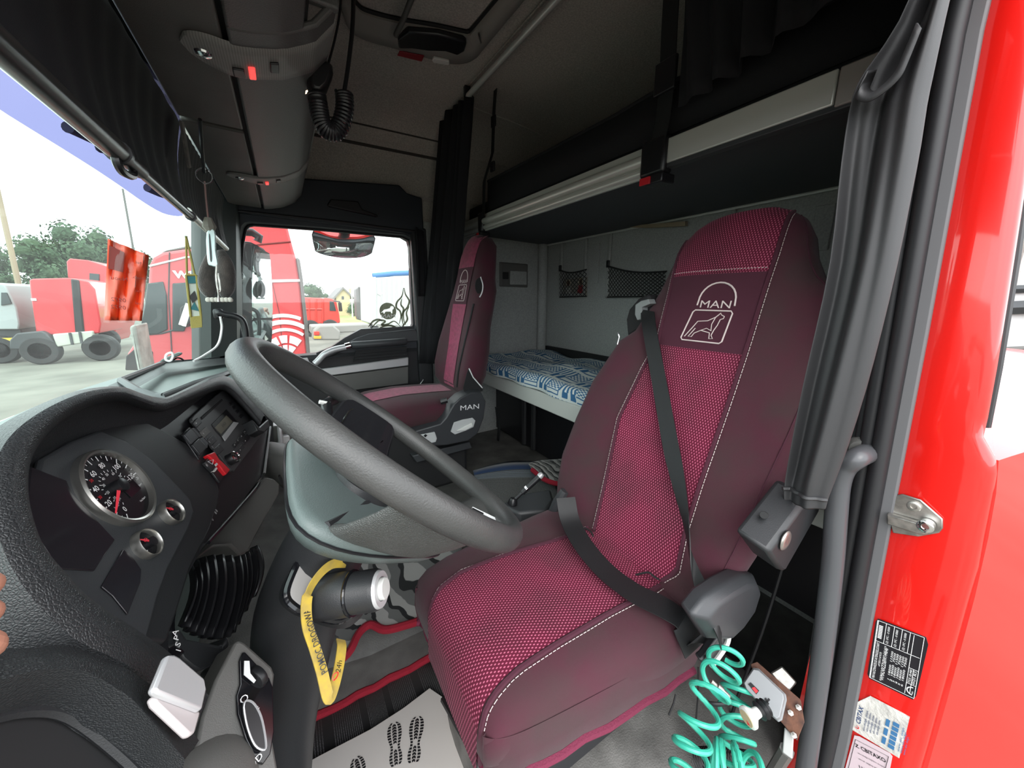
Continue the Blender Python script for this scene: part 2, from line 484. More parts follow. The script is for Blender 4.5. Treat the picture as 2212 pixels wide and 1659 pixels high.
# belt moulding that sweeps up from the mirror corner
bp = [at(*p, y=2.235) for p in [(655, 782), (690, 770), (740, 745), (768, 729), (795, 720), (895, 710), (906, 735), (880, 738), (760, 748), (720, 765), (690, 778)]]
build('belt_moulding', MB().prism(bp, (0, -0.035, 0)), plastic_mid, door, bevel=0.006)
s0, s1, s2, s3 = at(688, 797, y=2.2), at(881, 771, y=2.2), at(881, 789, y=2.2), at(676, 815, y=2.2)
build('silver_strip', MB().prism([s0, s1, s2, s3], (0, -0.018, 0)), silver, door, bevel=0.005)
g2, g3 = at(881, 828, y=2.2), at(700, 850, y=2.2)
build('grey_insert', MB().prism([s3 + V((0, 0, -0.006)), s2 + V((0, 0, -0.006)), g2, g3], (0, -0.01, 0)), plastic_grey, door, bevel=0.003)
hp_ = [at(*p, y=2.16) for p in [(680, 786), (690, 776), (702, 764), (722, 755), (745, 750), (756, 747)]]
gb = build('grab_bar', MB().tube(crom(hp_, 5), [0.016] * 26, 12), silver, door)
build('bar_collar', MB().cyl(at(746, 749, y=2.16), at(757, 746, y=2.16), 0.019, 14), chrome, gb)
a0, a1 = at(757, 746, y=2.165), at(878, 737, y=2.165)
build('armrest', MB().tube([a0, lerp(a0, a1, 0.03), lerp(a0, a1, 0.97), a1], [0.014, 0.021, 0.021, 0.016], 14), plastic_mid, door)
pk = [at(*p, y=2.20) for p in [(768, 757), (878, 748), (878, 772), (763, 782)]]
pkt = build('door_pocket', MB().prism(pk, (0, -0.006, 0)), black_matt, door)
for i in range(3):
    t0 = 0.25 + i * 0.25
    build('pocket_slat', MB().cyl(lerp(pk[0], pk[3], t0) + V((0, -0.008, 0)), lerp(pk[1], pk[2], t0) + V((0, -0.008, 0)), 0.004, 8), plastic, pkt)
sw = [at(*p, y=2.14) for p in [(630, 775), (664, 772), (668, 780), (632, 784)]]
swo = build('switch_panel', MB().prism(sw, (0, 0.01, -0.012)), silver, door, bevel=0.002)
a = (sw[0] + sw[1] + sw[2] + sw[3]) * 0.25
build('window_switch', MB().box(a + V((0.0, -0.002, 0.003)), (0.022, 0.012, 0.008)), black, swo, bevel=0.001)

# side window glass with its printed lion roundel and flames
gl_side = glass('clear_glass', (0.93, 0.96, 0.95), 0.03, dirt=0.02)
wg = build('window_2', MB().prism([p + V((0, 0.012, 0)) for p in win], (0, 0.005, 0)), gl_side, smooth=0)
tag(wg, 'clear passenger side window with a lion roundel and flame decal', 'window', kind='structure')
DEC = 2.2515
decal = glass('olive_film', (0.105, 0.108, 0.08), 0.02)
cD = at(838, 672, y=DEC); rD = abs(at(856, 672, y=DEC).x - cD.x)
def dsc(c, r, n, ax, th=0.0, nm=V((0, -1, 0))):
    return [V(c) + V((cos(2 * pi * k / n) * r, 0, sin(2 * pi * k / n) * r)) for k in range(n)]
lionp = [(-0.85, -0.25), (-0.62, -0.05), (-0.45, 0.12), (0.0, 0.20), (0.25, 0.28), (0.38, 0.52), (0.62, 0.52), (0.74, 0.38), (0.70, 0.18), (0.56, 0.10), (0.52, -0.12), (0.50, -0.35), (0.36, -0.35), (0.34, -0.14), (0.05, -0.12), (-0.25, -0.12), (-0.38, -0.20), (-0.40, -0.34), (-0.55, -0.34), (-0.55, -0.18)]
bm = bmesh.new()                                # olive film disc with the lion cut out of it
for loop in (dsc(cD, rD, 32, 0), [cD + V((u * rD, 0, v * rD + 0.003)) for u, v in lionp]):
    vv = [bm.verts.new(p) for p in loop]
    for q in range(len(vv)): bm.edges.new((vv[q], vv[(q + 1) % len(vv)]))
bmesh.ops.triangle_fill(bm, edges=bm.edges[:], use_beauty=True, use_dissolve=False)
me_ = bpy.data.meshes.new('lion_roundel'); bm.to_mesh(me_); bm.free(); me_.materials.append(decal)
rd = bpy.data.objects.new('lion_roundel', me_); C.objects.link(rd); setp(rd, wg)
build('roundel_lettering', textmb('MAN', rD * 0.62, cD + V((0, -0.0012, -rD * 0.62)), (-1, 0, 0), (0, 0, 1), 0, sx=1.25), white_print, rd, smooth=0)
film2 = glass('olive_film_thin', (0.33, 0.335, 0.285), 0.02)
def flame(pxs, name='flame_decal', w=0.011):
    pts = crom([at(px, py, y=DEC) for px, py in pxs], 5)
    n = len(pts); wv = []
    for i in range(n):
        t = (pts[min(i + 1, n - 1)] - pts[max(i - 1, 0)]).normalized()
        wv.append(V((-t.z, 0, t.x)) * w * (0.25 + 0.75 * sin(pi * (i + 0.5) / n)))
    build(name, MB().ribbon(pts, wv, 0.0006), film2, wg, smooth=0)
flame([(872, 622), (868, 640), (858, 652), (856, 664), (864, 672), (866, 684), (862, 700)])
flame([(873, 622), (876, 636), (884, 650), (880, 664), (872, 674), (872, 690), (876, 702)])
flame([(884, 662), (878, 676), (880, 690), (872, 702), (866, 710)])
flame([(868, 645), (866, 658), (872, 668), (868, 684), (872, 706)])
flame([(800, 712), (808, 702), (820, 692), (832, 694), (824, 702), (838, 700), (852, 694), (866, 706)])
flame([(812, 714), (826, 706), (842, 703), (858, 708), (868, 711)])
flame([(796, 706), (806, 694), (818, 690), (826, 694)])

# ---- windscreen
gl_ws = glass('tinted_windscreen_glass', (0.74, 0.88, 0.83), 0.035, dirt=0.05)
gl_band = glass('blue_sun_band_glass', (0.165, 0.155, 0.29), 0.03)
def wspt(px, py, off=0.0):
    d = ray(px, py); t = 0.5 / abs(d.x)
    lo, hi = 0.0005, 0.02
    for _ in range(60):
        t = (lo + hi) / 2; p = d * t; p.z += CAMZ
        if p.x > ws_x(p.y, p.z) + off: lo = t
        else: hi = t
    return p
rows = []
for i in range(13):
    z = lerp(0.93, 2.06, i / 12)
    rows.append([V((ws_x(y, z), y, z)) for y in [lerp(0.30, 2.105, k / 24) for k in range(25)]])
m = MB().gridn(rows)
w1 = build('window_1', m, gl_ws)
tag(w1, 'large tinted windscreen across the front of the cab', 'window', kind='structure')
# tinted sun band along the top of the screen (its lower edge bows down to the left)
bpx = [(-40, 205), (0, 237), (60, 275), (130, 318), (200, 362), (260, 402), (310, 437), (350, 460), (380, 467), (395, 466)]
low = crom([wspt(*p, off=0.004) for p in bpx], 3)
rows = [[V((ws_x(p.y, lerp(p.z, 2.02, k / 6)) + 0.004, p.y, lerp(p.z, 2.02, k / 6))) for p in low] for k in range(7)]
lab(build('sun_band', MB().gridn(rows), gl_band, w1), 'violet-blue tinted sun band along the top of the windscreen')
# ---- front bulkhead below the screen, roof header, pillars
fw = MB()
rows = [[V((ws_x(y, 0.95) - 0.02 + dx, y, z)) for y in [lerp(0.2, 2.24, k / 16) for k in range(17)]] for dx, z in ((0.0, -0.05), (0.0, 0.945), (-0.05, 0.945), (-0.05, -0.05))]
fr_ = build('wall_front', MB().loft(rows, closed=False, caps=False, loop=True), red_paint)
tag(fr_, 'red front bulkhead of the cab below the windscreen', 'wall', kind='structure')
rows = [[V((ws_x(y, 2.0) + dx, y, z)) for y in [lerp(0.2, 2.24, k / 16) for k in range(17)]] for dx, z in ((0.0, 2.02), (0.03, 2.24), (-0.03, 2.26), (-0.06, 2.02))]
hd = build('trim_1', MB().loft(rows, closed=False, caps=False, loop=True), black_matt)
tag(hd, 'dark header above the windscreen behind the roller blind', 'trim', kind='structure')
# passenger A-pillar
pm = mat('pillar_plastic', (0.034, 0.043, 0.042), 0.45, bump=(900, 0.15))
def pil(z):
    k = (z - 1.0) / 0.6
    return [V((lerp(-0.345, -0.255, k), 2.085, z)), V((lerp(-0.30, -0.215, k), 2.07, z)), V((lerp(-0.215, -0.135, k), 2.16, z)), V((lerp(-0.20, -0.12, k), 2.245, z)), V((lerp(-0.33, -0.24, k), 2.26, z)), V((lerp(-0.375, -0.285, k), 2.12, z))]
ap = build('trim_2', MB().loft([pil(z) for z in (0.85, 1.0, 1.2, 1.4, 1.6, 1.72, 2.1)]), pm, smooth=30)
tag(ap, 'green-grey passenger A-pillar between windscreen and side window', 'pillar', kind='structure')
# pillar grab handle
hpx = [(468, 678), (475, 676), (490, 680), (508, 683), (523, 692), (530, 712), (532, 745), (530, 770)]
gh = tag(build('pillar_grab_handle', MB().tube(crom([at(px, py, y=2.03) for px, py in hpx], 5), 0.013, 12), black), 'black grab handle on the passenger A-pillar', 'handle')
build('handle_foot', MB().box(at(472, 678, y=2.045), (0.035, 0.04, 0.045)), black, gh, bevel=0.01)

# ---- driver-side door aperture (left wall): red jamb, rubber seals, outer panel
wlt = thing('wall_left', 'red door jamb and outer side panel beside the driver seat', 'wall', (0.85, 0.1, 0), kind='structure')
JX = 0.85
inn = [at(px, py, x=JX) for px, py in [(2152, -80), (2118, 100), (2060, 430), (1990, 800), (1905, 1240), (1825, 1659), (1795, 1800)]]
out = [at(px, py, x=JX) for px, py in [(2275, -80), (2255, 100), (2212, 420), (2165, 720), (2138, 880), (2122, 948), (2150, 985), (2153, 1023), (2116, 1220), (2020, 1563), (1993, 1659), (1950, 1800)]]
def y_at(line, z):
    for a, b in zip(line, line[1:]):
        if (a.z - z) * (b.z - z) <= 0: return lerp(a.y, b.y, (z - a.z) / (b.z - a.z + 1e-9))
    return line[0].y if z > line[0].z else line[-1].y
zs = [2.0, 1.8, 1.6, 1.4, 1.25, 1.15, 1.08, 1.05, 1.02, 1.0, 0.97, 0.93, 0.85, 0.7, 0.5, 0.3, 0.1, -0.1]
rows = []
for z in zs:
    yi, yo = y_at(inn, z), y_at(out, z)
    w = yi - yo
    rows.append([V((JX + 0.16, yi + 0.012, z)), V((JX + 0.012, yi + 0.01, z)), V((JX, yi, z)), V((JX, yi - w * 0.45, z)), V((JX - 0.004, yi - w * 0.8, z)), V((JX - 0.002, yi - w * 0.93, z)), V((JX + 0.006, yo, z)), V((JX + 0.02, yo + 0.002, z)), V((JX + 0.16, yo + 0.012, z))])
jamb = build('jamb_panel', MB().loft(rows, closed=True), red_paint, wlt, smooth=60)
# outer side panel below the waist line, running rearwards
yb = [(y_at(out, z), z) for z in (1.02, 0.97, 0.9, 0.8, 0.6, 0.3, 0.0, -0.3)]
rows = []
for x, up in ((JX + 0.008, 0.0), (JX + 0.03, 0.004), (0.95, 0.015), (1.02, 0.025), (1.10, 0.035), (1.3, 0.05), (1.7, 0.06), (2.0, 0.06)):
    e = min(x, 1.12) - JX
    def flare(z): return -e * lerp(0.32, 0.85, max(0, min(1, (1.05 - z) / 0.6)))
    rows.append([V((x, 0.20, 1.03 + up))] + [V((x, y + flare(z) + 0.001, z + (up if i == 0 else 0))) for i, (y, z) in enumerate(yb)] + [V((x, 0.2, -0.3))])
side = build('side_panel', MB().loft(rows), red_paint, wlt, smooth=45)
lab(side, 'glossy red outer side panel with sky reflections')
a = [V((JX + 0.03, y_at(out, z) + 0.004, z)) for z in (2.0, 1.6, 1.3, 1.15, 1.06)]
build('edge_strip', MB().tube(a, 0.007, 8), rubber, wlt)
b = [p + V((0.02, 0.004, 0)) for p in a]
build('edge_strip', MB().tube(b, 0.008, 8), rubber_grey, wlt)
# rubber seals round the opening
def sealline(dy, dx, zz=(2.0, 1.6, 1.2, 0.8, 0.4, 0.0, -0.1)):
    return [V((JX + dx, y_at(inn, z) + dy, z)) for z in zz]
build('grey_seal', MB().ribbon(sealline(0.008, -0.002), V((0, 0.018, 0)), 0.012), rubber_grey, wlt, bevel=0.003)
build('door_seal', MB().tube(sealline(0.026, -0.012), 0.012, 10), rubber, wlt)
build('door_seal', MB().tube(sealline(0.046, -0.004), 0.011, 10), rubber, wlt)
build('door_seal', MB().tube(sealline(0.058, 0.004), 0.008, 10), rubber, wlt)
rows = []
for z in (2.1, 1.7, 1.2, 0.8, 0.4, -0.05):
    y = y_at(inn, z)
    rows.append([V((JX + 0.005, y + 0.03, z)), V((JX + 0.012, y + 0.085, z)), V((JX + 0.10, y + 0.10, z)), V((JX + 0.25, y + 0.08, z)), V((JX + 0.25, y + 0.03, z))])
build('pillar_trim', MB().loft(rows), plastic, wlt, smooth=30)
m = MB().bx(JX + 0.1, 1.66, 0.13, 0.20, 0.0, 1.02)
build('inner_panel', m, black_matt, wlt)
m = MB().bx(JX + 0.1, 1.66, 0.19, 0.225, 1.02, 2.2)
build('sleeper_panel', m, wall_felt, wlt)
build('sill', MB().bx(-0.6, JX, 0.06, 0.16, -0.12, 0.0), rubber, wlt, bevel=0.01)
# ================================================================== seats
def fab(nt, u, v):
    # woven dot fabric: bright pink dots in a staggered lattice over dark maroon
    a = mth(nt, 'SINE', mth(nt, 'MULTIPLY', mth(nt, 'ADD', u, mth(nt, 'MULTIPLY', v, 0.55)), 900))
    b = mth(nt, 'SINE', mth(nt, 'MULTIPLY', mth(nt, 'SUBTRACT', u, mth(nt, 'MULTIPLY', v, 0.55)), 900))
    s = mth(nt, 'ADD', a, b)
    d = ramp(nt, s, 0.45, 1.6)
    n = nt.nodes.new('ShaderNodeTexNoise'); n.inputs['Scale'].default_value = 7; n.inputs['Detail'].default_value = 3
    tc = nt.nodes.new('ShaderNodeTexCoord'); nt.links.new(tc.outputs['Object'], n.inputs['Vector'])
    w = ramp(nt, n.outputs['Fac'], 0.35, 0.75)
    base = mixc(nt, w, (0.125, 0.006, 0.028), (0.07, 0.008, 0.020))
    dot = mixc(nt, w, (0.62, 0.15, 0.25), (0.42, 0.12, 0.18))
    return mixc(nt, d, base, dot)
dotfab = uvmat('pink_dot_fabric', fab, 0.85, 0.06)
plainpink = mat('pink_fabric', (0.30, 0.026, 0.085), 0.85, sheen=0.25, bump=(1500, 0.3), noise=(60, 0.25))

class Seat:
    """backrest and cushion surfaces described by tables; fr() and tp() give points on the covers"""
    def __init__(s, spine, prof, cush, n=3.0):
        s.x0, s.z0, s.x1, s.z1 = spine
        d = V((s.x1 - s.x0, 0, s.z1 - s.z0)).normalized()
        s.d = d; s.nf = V((-d.z, 0, d.x))
        s.prof = prof            # z, yL, yR, thickness, bolster, setback
        s.cush = cush            # x, yL, yR, ztop, thick
        s.n = n
    def row(s, z): return tab(s.prof, z)
    def sp(s, z):
        t = (z - s.z0) / (s.z1 - s.z0)
        return V((lerp(s.x0, s.x1, t), 0, z))
    def fr(s, y, z, off=0.0):
        yl, yr, th, bo, sb = s.row(z)
        yc, w = (yl + yr) / 2, abs(yl - yr) / 2
        t = min(1.0, abs(y - yc) / w)
        dep = -th / 2 + th / 2 * max(0, 1 - t ** s.n) ** (1 / s.n) + bo * t * t * (1 - 0.35 * t ** 6) - sb
        return s.sp(z) + V((0, y, 0)) + s.nf * (dep + off)
    def ring(s, z, n=40):
        yl, yr, th, bo, sb = s.row(z)
        yc, w = (yl + yr) / 2, abs(yl - yr) / 2
        out = []
        for k in range(n):
            a = 2 * pi * k / n
            c, q = cos(a), sin(a)
            y = yc + w * (abs(c) ** (2 / s.n)) * (1 if c >= 0 else -1)
            dep = -th / 2 + th / 2 * (abs(q) ** (2 / s.n)) * (1 if q >= 0 else -1) - sb
            t = abs(y - yc) / w
            if q >= 0: dep += bo * t * t * (1 - 0.35 * t ** 6)
            else: dep += bo * t * t * 0.65 * t ** 4
            out.append(s.sp(z) + V((0, y, 0)) + s.nf * dep)
        return out
    def px(s, px_, py_):
        p = pl(px_, py_, s.sp(s.z0), s.nf)
        return p.y, p.z
    def tp(s, y, x, off=0.0):
        yl, yr, zt, th = tab(s.cush, x)
        yc, w = (yl + yr) / 2, abs(yl - yr) / 2
        t = min(1.0, abs(y - yc) / w)
        return V((x, y, zt - th / 2 + th / 2 * max(0, 1 - t ** s.n) ** (1 / s.n) + off))
    def cring(s, x, n=40):
        yl, yr, zt, th = tab(s.cush, x)
        yc, w = (yl + yr) / 2, abs(yl - yr) / 2
        out = []
        for k in range(n):
            a = 2 * pi * k / n
            c, q = cos(a), sin(a)
            y = yc + w * (abs(c) ** (2 / s.n)) * (1 if c >= 0 else -1)
            out.append(V((x, y, zt - th / 2 + th / 2 * (abs(q) ** (2 / s.n)) * (1 if q >= 0 else -1))))
        return out
def interp(line, z):
    line = sorted(line, key=lambda p: p[1])
    if z <= line[0][1]: return line[0][0]
    for a, b in zip(line, line[1:]):
        if z <= b[1]: return lerp(a[0], b[0], (z - a[1]) / (b[1] - a[1]))
    return line[-1][0]
def dashes(mb, pts, r, on=0.6, step=0.008):
    """short stitches along a polyline"""
    pts = [V(p) for p in pts]; d = 0
    for a, b in zip(pts, pts[1:]):
        L = (b - a).length
        k = 0.0
        while k < L:
            e = min(L, k + step * on)
            mb.tube([a.lerp(b, k / L), a.lerp(b, e / L)], r, 4)
            k += step
    return mb
def emblem(S, parent, corner, edges, mirror=1):
    """embroidered arch, letters and dog on the patch; corner: function (u,v in 0..1) -> point just proud of the cloth"""
    th = 0.0017 * edges
    ar = MB()
    arch = [(0.36 + 0.20 - 0.20 * cos(pi * k / 14), 0.66 + 0.27 * sin(pi * k / 14)) for k in range(15)]
    arch = [(0.355, 0.60)] + arch + [(0.765, 0.60)]
    ar.tube([corner(u, v) for u, v in arch], th * 1.3, 6)
    build('arch_stitching', ar, thread, parent)
    bx = [(0.27, 0.09), (0.71, 0.09), (0.735, 0.115), (0.765, 0.50), (0.745, 0.53), (0.35, 0.53), (0.325, 0.50), (0.25, 0.12)]
    bxm = MB(); bxm.tube([corner(u, v) for u, v in bx], th * 1.1, 6, closed=True)
    build('frame_stitching', bxm, thread, parent)
    dog = [(0.29, 0.14), (0.36, 0.27), (0.41, 0.37), (0.52, 0.385), (0.60, 0.44), (0.645, 0.50), (0.655, 0.475), (0.69, 0.455), (0.685, 0.425), (0.655, 0.41), (0.64, 0.33), (0.615, 0.26), (0.60, 0.19), (0.625, 0.145), (0.585, 0.14), (0.575, 0.22), (0.47, 0.245), (0.40, 0.20), (0.375, 0.145), (0.335, 0.145), (0.375, 0.22), (0.40, 0.27)]
    dm = MB(); dm.tube([corner(u, v) for u, v in dog], th * 0.75, 5)
    dm.tube([corner(u, v) for u, v in [(0.60, 0.44), (0.575, 0.34), (0.585, 0.25)]], th * 0.6, 5)
    dm.tube([corner(u, v) for u, v in [(0.47, 0.245), (0.53, 0.28), (0.59, 0.25)]], th * 0.6, 5)
    build('dog_stitching', dm, thread, parent)
    t = textmb('MAN', 1.0, (0, 0, 0), (1, 0, 0), (0, 1, 0), 0, bold=0.0)
    tm = MB(); tm.add([corner(0.56 + p.x * 0.160, 0.612 + p.y * 0.15, 0.0008) for p in t.v], t.f)
    build('letter_stitching', tm, thread, parent)

# ------------------------------------------------------------------ driver seat
ds = Seat((0.672, 0.60, 1.065, 1.49),
    [(0.56, 0.80, 0.37, 0.08, 0.01, 0.02), (0.60, 0.85, 0.345, 0.10, 0.015, 0.0), (0.66, 0.875, 0.315, 0.12, 0.03, 0.0), (0.74, 0.89, 0.298, 0.13, 0.045, 0.0), (0.86, 0.885, 0.285, 0.13, 0.05, 0.0), (0.98, 0.878, 0.275, 0.125, 0.04, 0.0),
     (1.07, 0.850, 0.272, 0.12, 0.03, 0.0), (1.12, 0.834, 0.272, 0.118, 0.024, 0.0), (1.155, 0.79, 0.272, 0.115, 0.02, 0.0), (1.23, 0.768, 0.278, 0.115, 0.012, 0.0), (1.27, 0.760, 0.300, 0.115, 0.005, 0.0), (1.31, 0.755, 0.355, 0.115, 0.0, 0.0),
     (1.37, 0.750, 0.392, 0.115, -0.006, 0.0), (1.42, 0.742, 0.412, 0.11, -0.010, 0.004), (1.455, 0.722, 0.436, 0.10, -0.012, 0.010), (1.478, 0.685, 0.472, 0.08, -0.01, 0.018), (1.488, 0.625, 0.50, 0.05, 0, 0.03)],
    [(0.195, 0.79, 0.43, 0.505, 0.04), (0.20, 0.81, 0.41, 0.535, 0.09), (0.215, 0.83, 0.40, 0.56, 0.125), (0.24, 0.84, 0.395, 0.577, 0.15), (0.30, 0.85, 0.385, 0.588, 0.165), (0.45, 0.865, 0.365, 0.592, 0.17), (0.60, 0.875, 0.345, 0.598, 0.17), (0.70, 0.875, 0.34, 0.602, 0.17), (0.76, 0.87, 0.345, 0.59, 0.15)], 3.4)
dseat = thing('driver_seat', 'maroon covered driver seat with belt, close to the camera', 'seat', (0.5, 0.6, 0.0))
zsb = [0.56, 0.57, 0.60, 0.63, 0.66, 0.70, 0.74, 0.80, 0.86, 0.92, 0.98, 1.03, 1.07, 1.10, 1.12, 1.135, 1.155, 1.18, 1.20, 1.23, 1.25, 1.27, 1.29, 1.31, 1.34, 1.37, 1.40, 1.42, 1.44, 1.455, 1.468, 1.478, 1.488]
back = build('backrest', MB().loft([ds.ring(z) for z in zsb]), maroon, dseat, smooth=60)
csx = [0.195, 0.20, 0.207, 0.215, 0.227, 0.24, 0.27, 0.30, 0.37, 0.45, 0.52, 0.60, 0.65, 0.70, 0.76]
cush = build('seat_cushion', MB().loft([ds.cring(x) for x in csx]), maroon, dseat, smooth=60)

lp = [ds.px(*p) for p in [(1500, 462), (1478, 500), (1462, 545), (1456, 590), (1447, 650), (1428, 740), (1397, 795), (1345, 905), (1312, 1050), (1290, 1140), (1282, 1165)]]
rp = [ds.px(*p) for p in [(1694, 452), (1672, 545), (1650, 620), (1605, 770), (1570, 880), (1512, 1055), (1482, 1150), (1462, 1235), (1430, 1250)]]
yl_ = lambda z: interp(lp, z)
yr_ = lambda z: interp(rp, z)
pt_top = ds.px(1552, 592)[1]; pt_bot = ds.px(1515, 757)[1]
def bpatch(name, z0, z1, m_, off, fl=yl_, frr=yr_, nz=30, ny=16, parent=None, solid=0.002):
    rows, uvs = [], []
    for i in range(nz + 1):
        z = lerp(z0, z1, i / nz)
        a, b = fl(z), frr(z)
        rows.append([ds.fr(lerp(a, b, k / ny), z, off) for k in range(ny + 1)])
        uvs.append([(lerp(a, b, k / ny), z * 1.09) for k in range(ny + 1)])
    return build(name, MB().gridn(rows, uvs), m_, parent or dseat, smooth=60)
lab(bpatch('back_panel', 0.60, pt_bot, dotfab, 0.003), 'pink dotted woven panel of the backrest')
lab(bpatch('head_panel', pt_top, 1.482, dotfab, 0.003, nz=22), 'pink dotted woven panel over the headrest')
patch = lab(bpatch('logo_patch', pt_bot, pt_top, maroon_dk, 0.0032, nz=10), 'plain maroon patch with embroidered arch, lettering and dog')
def dcorner(u, v, o=0.0):
    z = lerp(pt_bot, pt_top, v)
    return ds.fr(lerp(yl_(z), yr_(z), u), z, 0.0045 + o)
emblem(ds, patch, lambda u, v, o=0.0: dcorner(u + 0.02, v * 0.92 + 0.02, o), 1.0)
# piping and stitching down both sides of the centre panel
for fn, s in ((yl_, 1), (yr_, -1)):
    pts = [ds.fr(fn(z) + 0.005 * s, z, 0.004) for z in [lerp(0.61, 1.47, k / 40) for k in range(41)]]
    build('piping', MB().tube(pts, 0.0045, 6), maroon_dk, dseat)
    pts = [ds.fr(fn(z) + 0.012 * s, z, 0.0035) for z in [lerp(0.61, 1.46, k / 70) for k in range(71)]]
    build('seam_stitching', dashes(MB(), pts, 0.0008, 0.62, 0.0075), thread, dseat)
pts = [ds.fr(lerp(yl_(z), yr_(z), k / 8), z, 0.006) for z in (pt_top + 0.008,) for k in range(9)]
build('seam_stitching', dashes(MB(), pts, 0.0009), thread, dseat)
# seam down the outer bolster
pts = [ds.fr(p[0] , p[1], 0.001) for p in [(lerp(tab(ds.prof, z)[1], yr_(z), 0.16), z) for z in [lerp(0.66, 1.46, k / 30) for k in range(31)]]]
build('bolster_seam', MB().tube(pts, 0.0015, 5), maroon_dk, dseat)
# cushion centre panel
lc = [(p.y, p.x) for p in [at(px, py, z=0.585) for px, py in [(930, 1292), (950, 1270), (1000, 1240), (1100, 1205), (1200, 1180), (1240, 1168)]]]
rc = [(p.y, p.x) for p in [at(px, py, z=0.585) for px, py in [(1030, 1520), (1048, 1490), (1100, 1445), (1200, 1385), (1310, 1325), (1410, 1278), (1470, 1240)]]]
rows, uvs, tr = [], [], []
ux = [0.199, 0.203, 0.208, 0.215, 0.225, 0.24, 0.26, 0.29, 0.33, 0.38, 0.44, 0.50, 0.56, 0.62, 0.68, 0.72]
acc = 0; prevp = None
first = True
for x in ux:
    a, b = interp(lc, x), interp(rc, x)
    r_ = [ds.tp(lerp(a, b, k / 16), x, 0.003) for k in range(17)]
    if x < 0.23: r_ = [p + V((-0.003, 0, 0)) for p in r_]
    if first:
        low = [V((p.x - 0.004, p.y, 0.425)) for p in r_]
        rows.append(low); uvs.append([(p.y, -0.07) for p in low]); first = False
    if prevp: acc += (r_[8] - prevp).length
    prevp = r_[8]
    rows.append(r_); uvs.append([(p.y, acc * 1.0) for p in r_])
lab(build('cushion_panel', MB().gridn(rows, uvs), dotfab, dseat, smooth=60), 'pink dotted woven panel of the seat cushion')
for fn, s in ((lc, 1), (rc, -1)):
    pts = [ds.tp(interp(fn, x) + 0.006 * s, x, 0.003) for x in ux[1:]]
    pts = [V((pts[0].x - 0.004, pts[0].y, 0.45))] + pts
    build('piping', MB().tube(pts, 0.005, 6), maroon_dk, dseat)
    pts = [ds.tp(interp(fn, x) + 0.014 * s, x, 0.002) for x in [lerp(0.205, 0.68, k / 50) for k in range(51)]]
    build('seam_stitching', dashes(MB(), pts, 0.0008, 0.62, 0.0075), thread, dseat)
# skirt and gathered hem of the cushion cover
ring = []
for x, yl, yr in ((0.20, 0.80, 0.42), (0.23, 0.825, 0.40), (0.30, 0.845, 0.385), (0.5, 0.865, 0.36), (0.70, 0.87, 0.345)):
    ring.append((x, yl, yr))
loopY = [V((x, yl, 0)) for x, yl, yr in ring[::-1]] + [V((0.208, lerp(0.79, 0.43, k / 5), 0)) for k in range(6)] + [V((x, yr, 0)) for x, yl, yr in ring]
def wav(i, a): return a * sin(i * 2.3)
cl = crom(loopY, 4)
rows = [[p + V((0, 0, z)) + (p - V((0.46, 0.61, 0))).normalized() * (o + wav(i, w)) for i, p in enumerate(cl)] for z, o, w in ((0.53, 0.0, 0.0), (0.48, 0.004, 0.001), (0.44, -0.002, 0.0025), (0.425, -0.008, 0.003))]
build('cover_skirt', MB().gridn(rows), maroon, dseat, smooth=80)
build('hem', MB().tube([p + V((0, 0, 0.425)) + (p - V((0.46, 0.61, 0))).normalized() * (-0.004 + wav(i, 0.003)) for i, p in enumerate(cl)], 0.009, 8), mat('hem_pink', (0.15, 0.016, 0.045), 0.85, bump=(300, 0.8)), dseat)
for a, b in (((1460, 1500), (1445, 1545)), ((1508, 1442), (1503, 1558))):
    p, q = at(*a, y=0.335), at(*b, y=0.325)
    build('tie_string', MB().tube([p, p.lerp(q, 0.5) + V((0.004, 0, 0)), q], 0.002, 5), black_matt, dseat)
# black tuck loop between back and cushion
build('tuck_cord', MB().tube(crom([pl(px, py, (0.665, 0, 0.62), ds.nf) for px, py in [(1262, 1140), (1278, 1150), (1282, 1170), (1275, 1172)]], 4), 0.0025, 5), black_matt, dseat)
build('tuck_cord', MB().tube(crom([pl(px, py, (0.655, 0, 0.62), ds.nf) for px, py in [(1370, 1243), (1388, 1238), (1402, 1237), (1412, 1245), (1424, 1252)]], 4), 0.0025, 5), black_matt, dseat)
# mechanics: base, side shell, recliner box, rails
basem = MB().bx(0.29, 0.72, 0.44, 0.80, 0.33, 0.45)
build('seat_base', basem, black_matt, dseat, bevel=0.02)
build('suspension_bellows', MB().loft([[V((0.5 + (x - 0.5) * k, 0.61 + (y - 0.61) * k, z)) for x, y in ((0.30, 0.45), (0.70, 0.45), (0.70, 0.77), (0.30, 0.77))] for z, k in ((0.21, 1.0), (0.23, 0.94), (0.25, 1.0), (0.27, 0.94), (0.29, 1.0), (0.31, 0.94), (0.335, 1.0))]), black, dseat)
for y in (0.50, 0.76):
    build('seat_rail', MB().bx(0.36, 0.74, y - 0.02, y + 0.02, 0.20, 0.235), black, dseat, bevel=0.004)
# slanting rods of the seat adjuster at the front left corner
for a, b, r in (((958, 1512), (1040, 1655), 0.009), ((978, 1500), (1085, 1640), 0.007), ((998, 1515), (1130, 1659), 0.009)):
    build('adjuster_rod', MB().tube([at(*a, y=0.80), at(*b, y=0.50)], r, 8), black, dseat)
build('adjuster_knob', MB().lathe([(0.0, -0.006), (0.022, -0.006), (0.026, 0), (0.022, 0.012), (0.0, 0.012)], at(1035, 1572, y=0.60), (-0.8, -0.5, 0.3), 20), white_p, dseat)
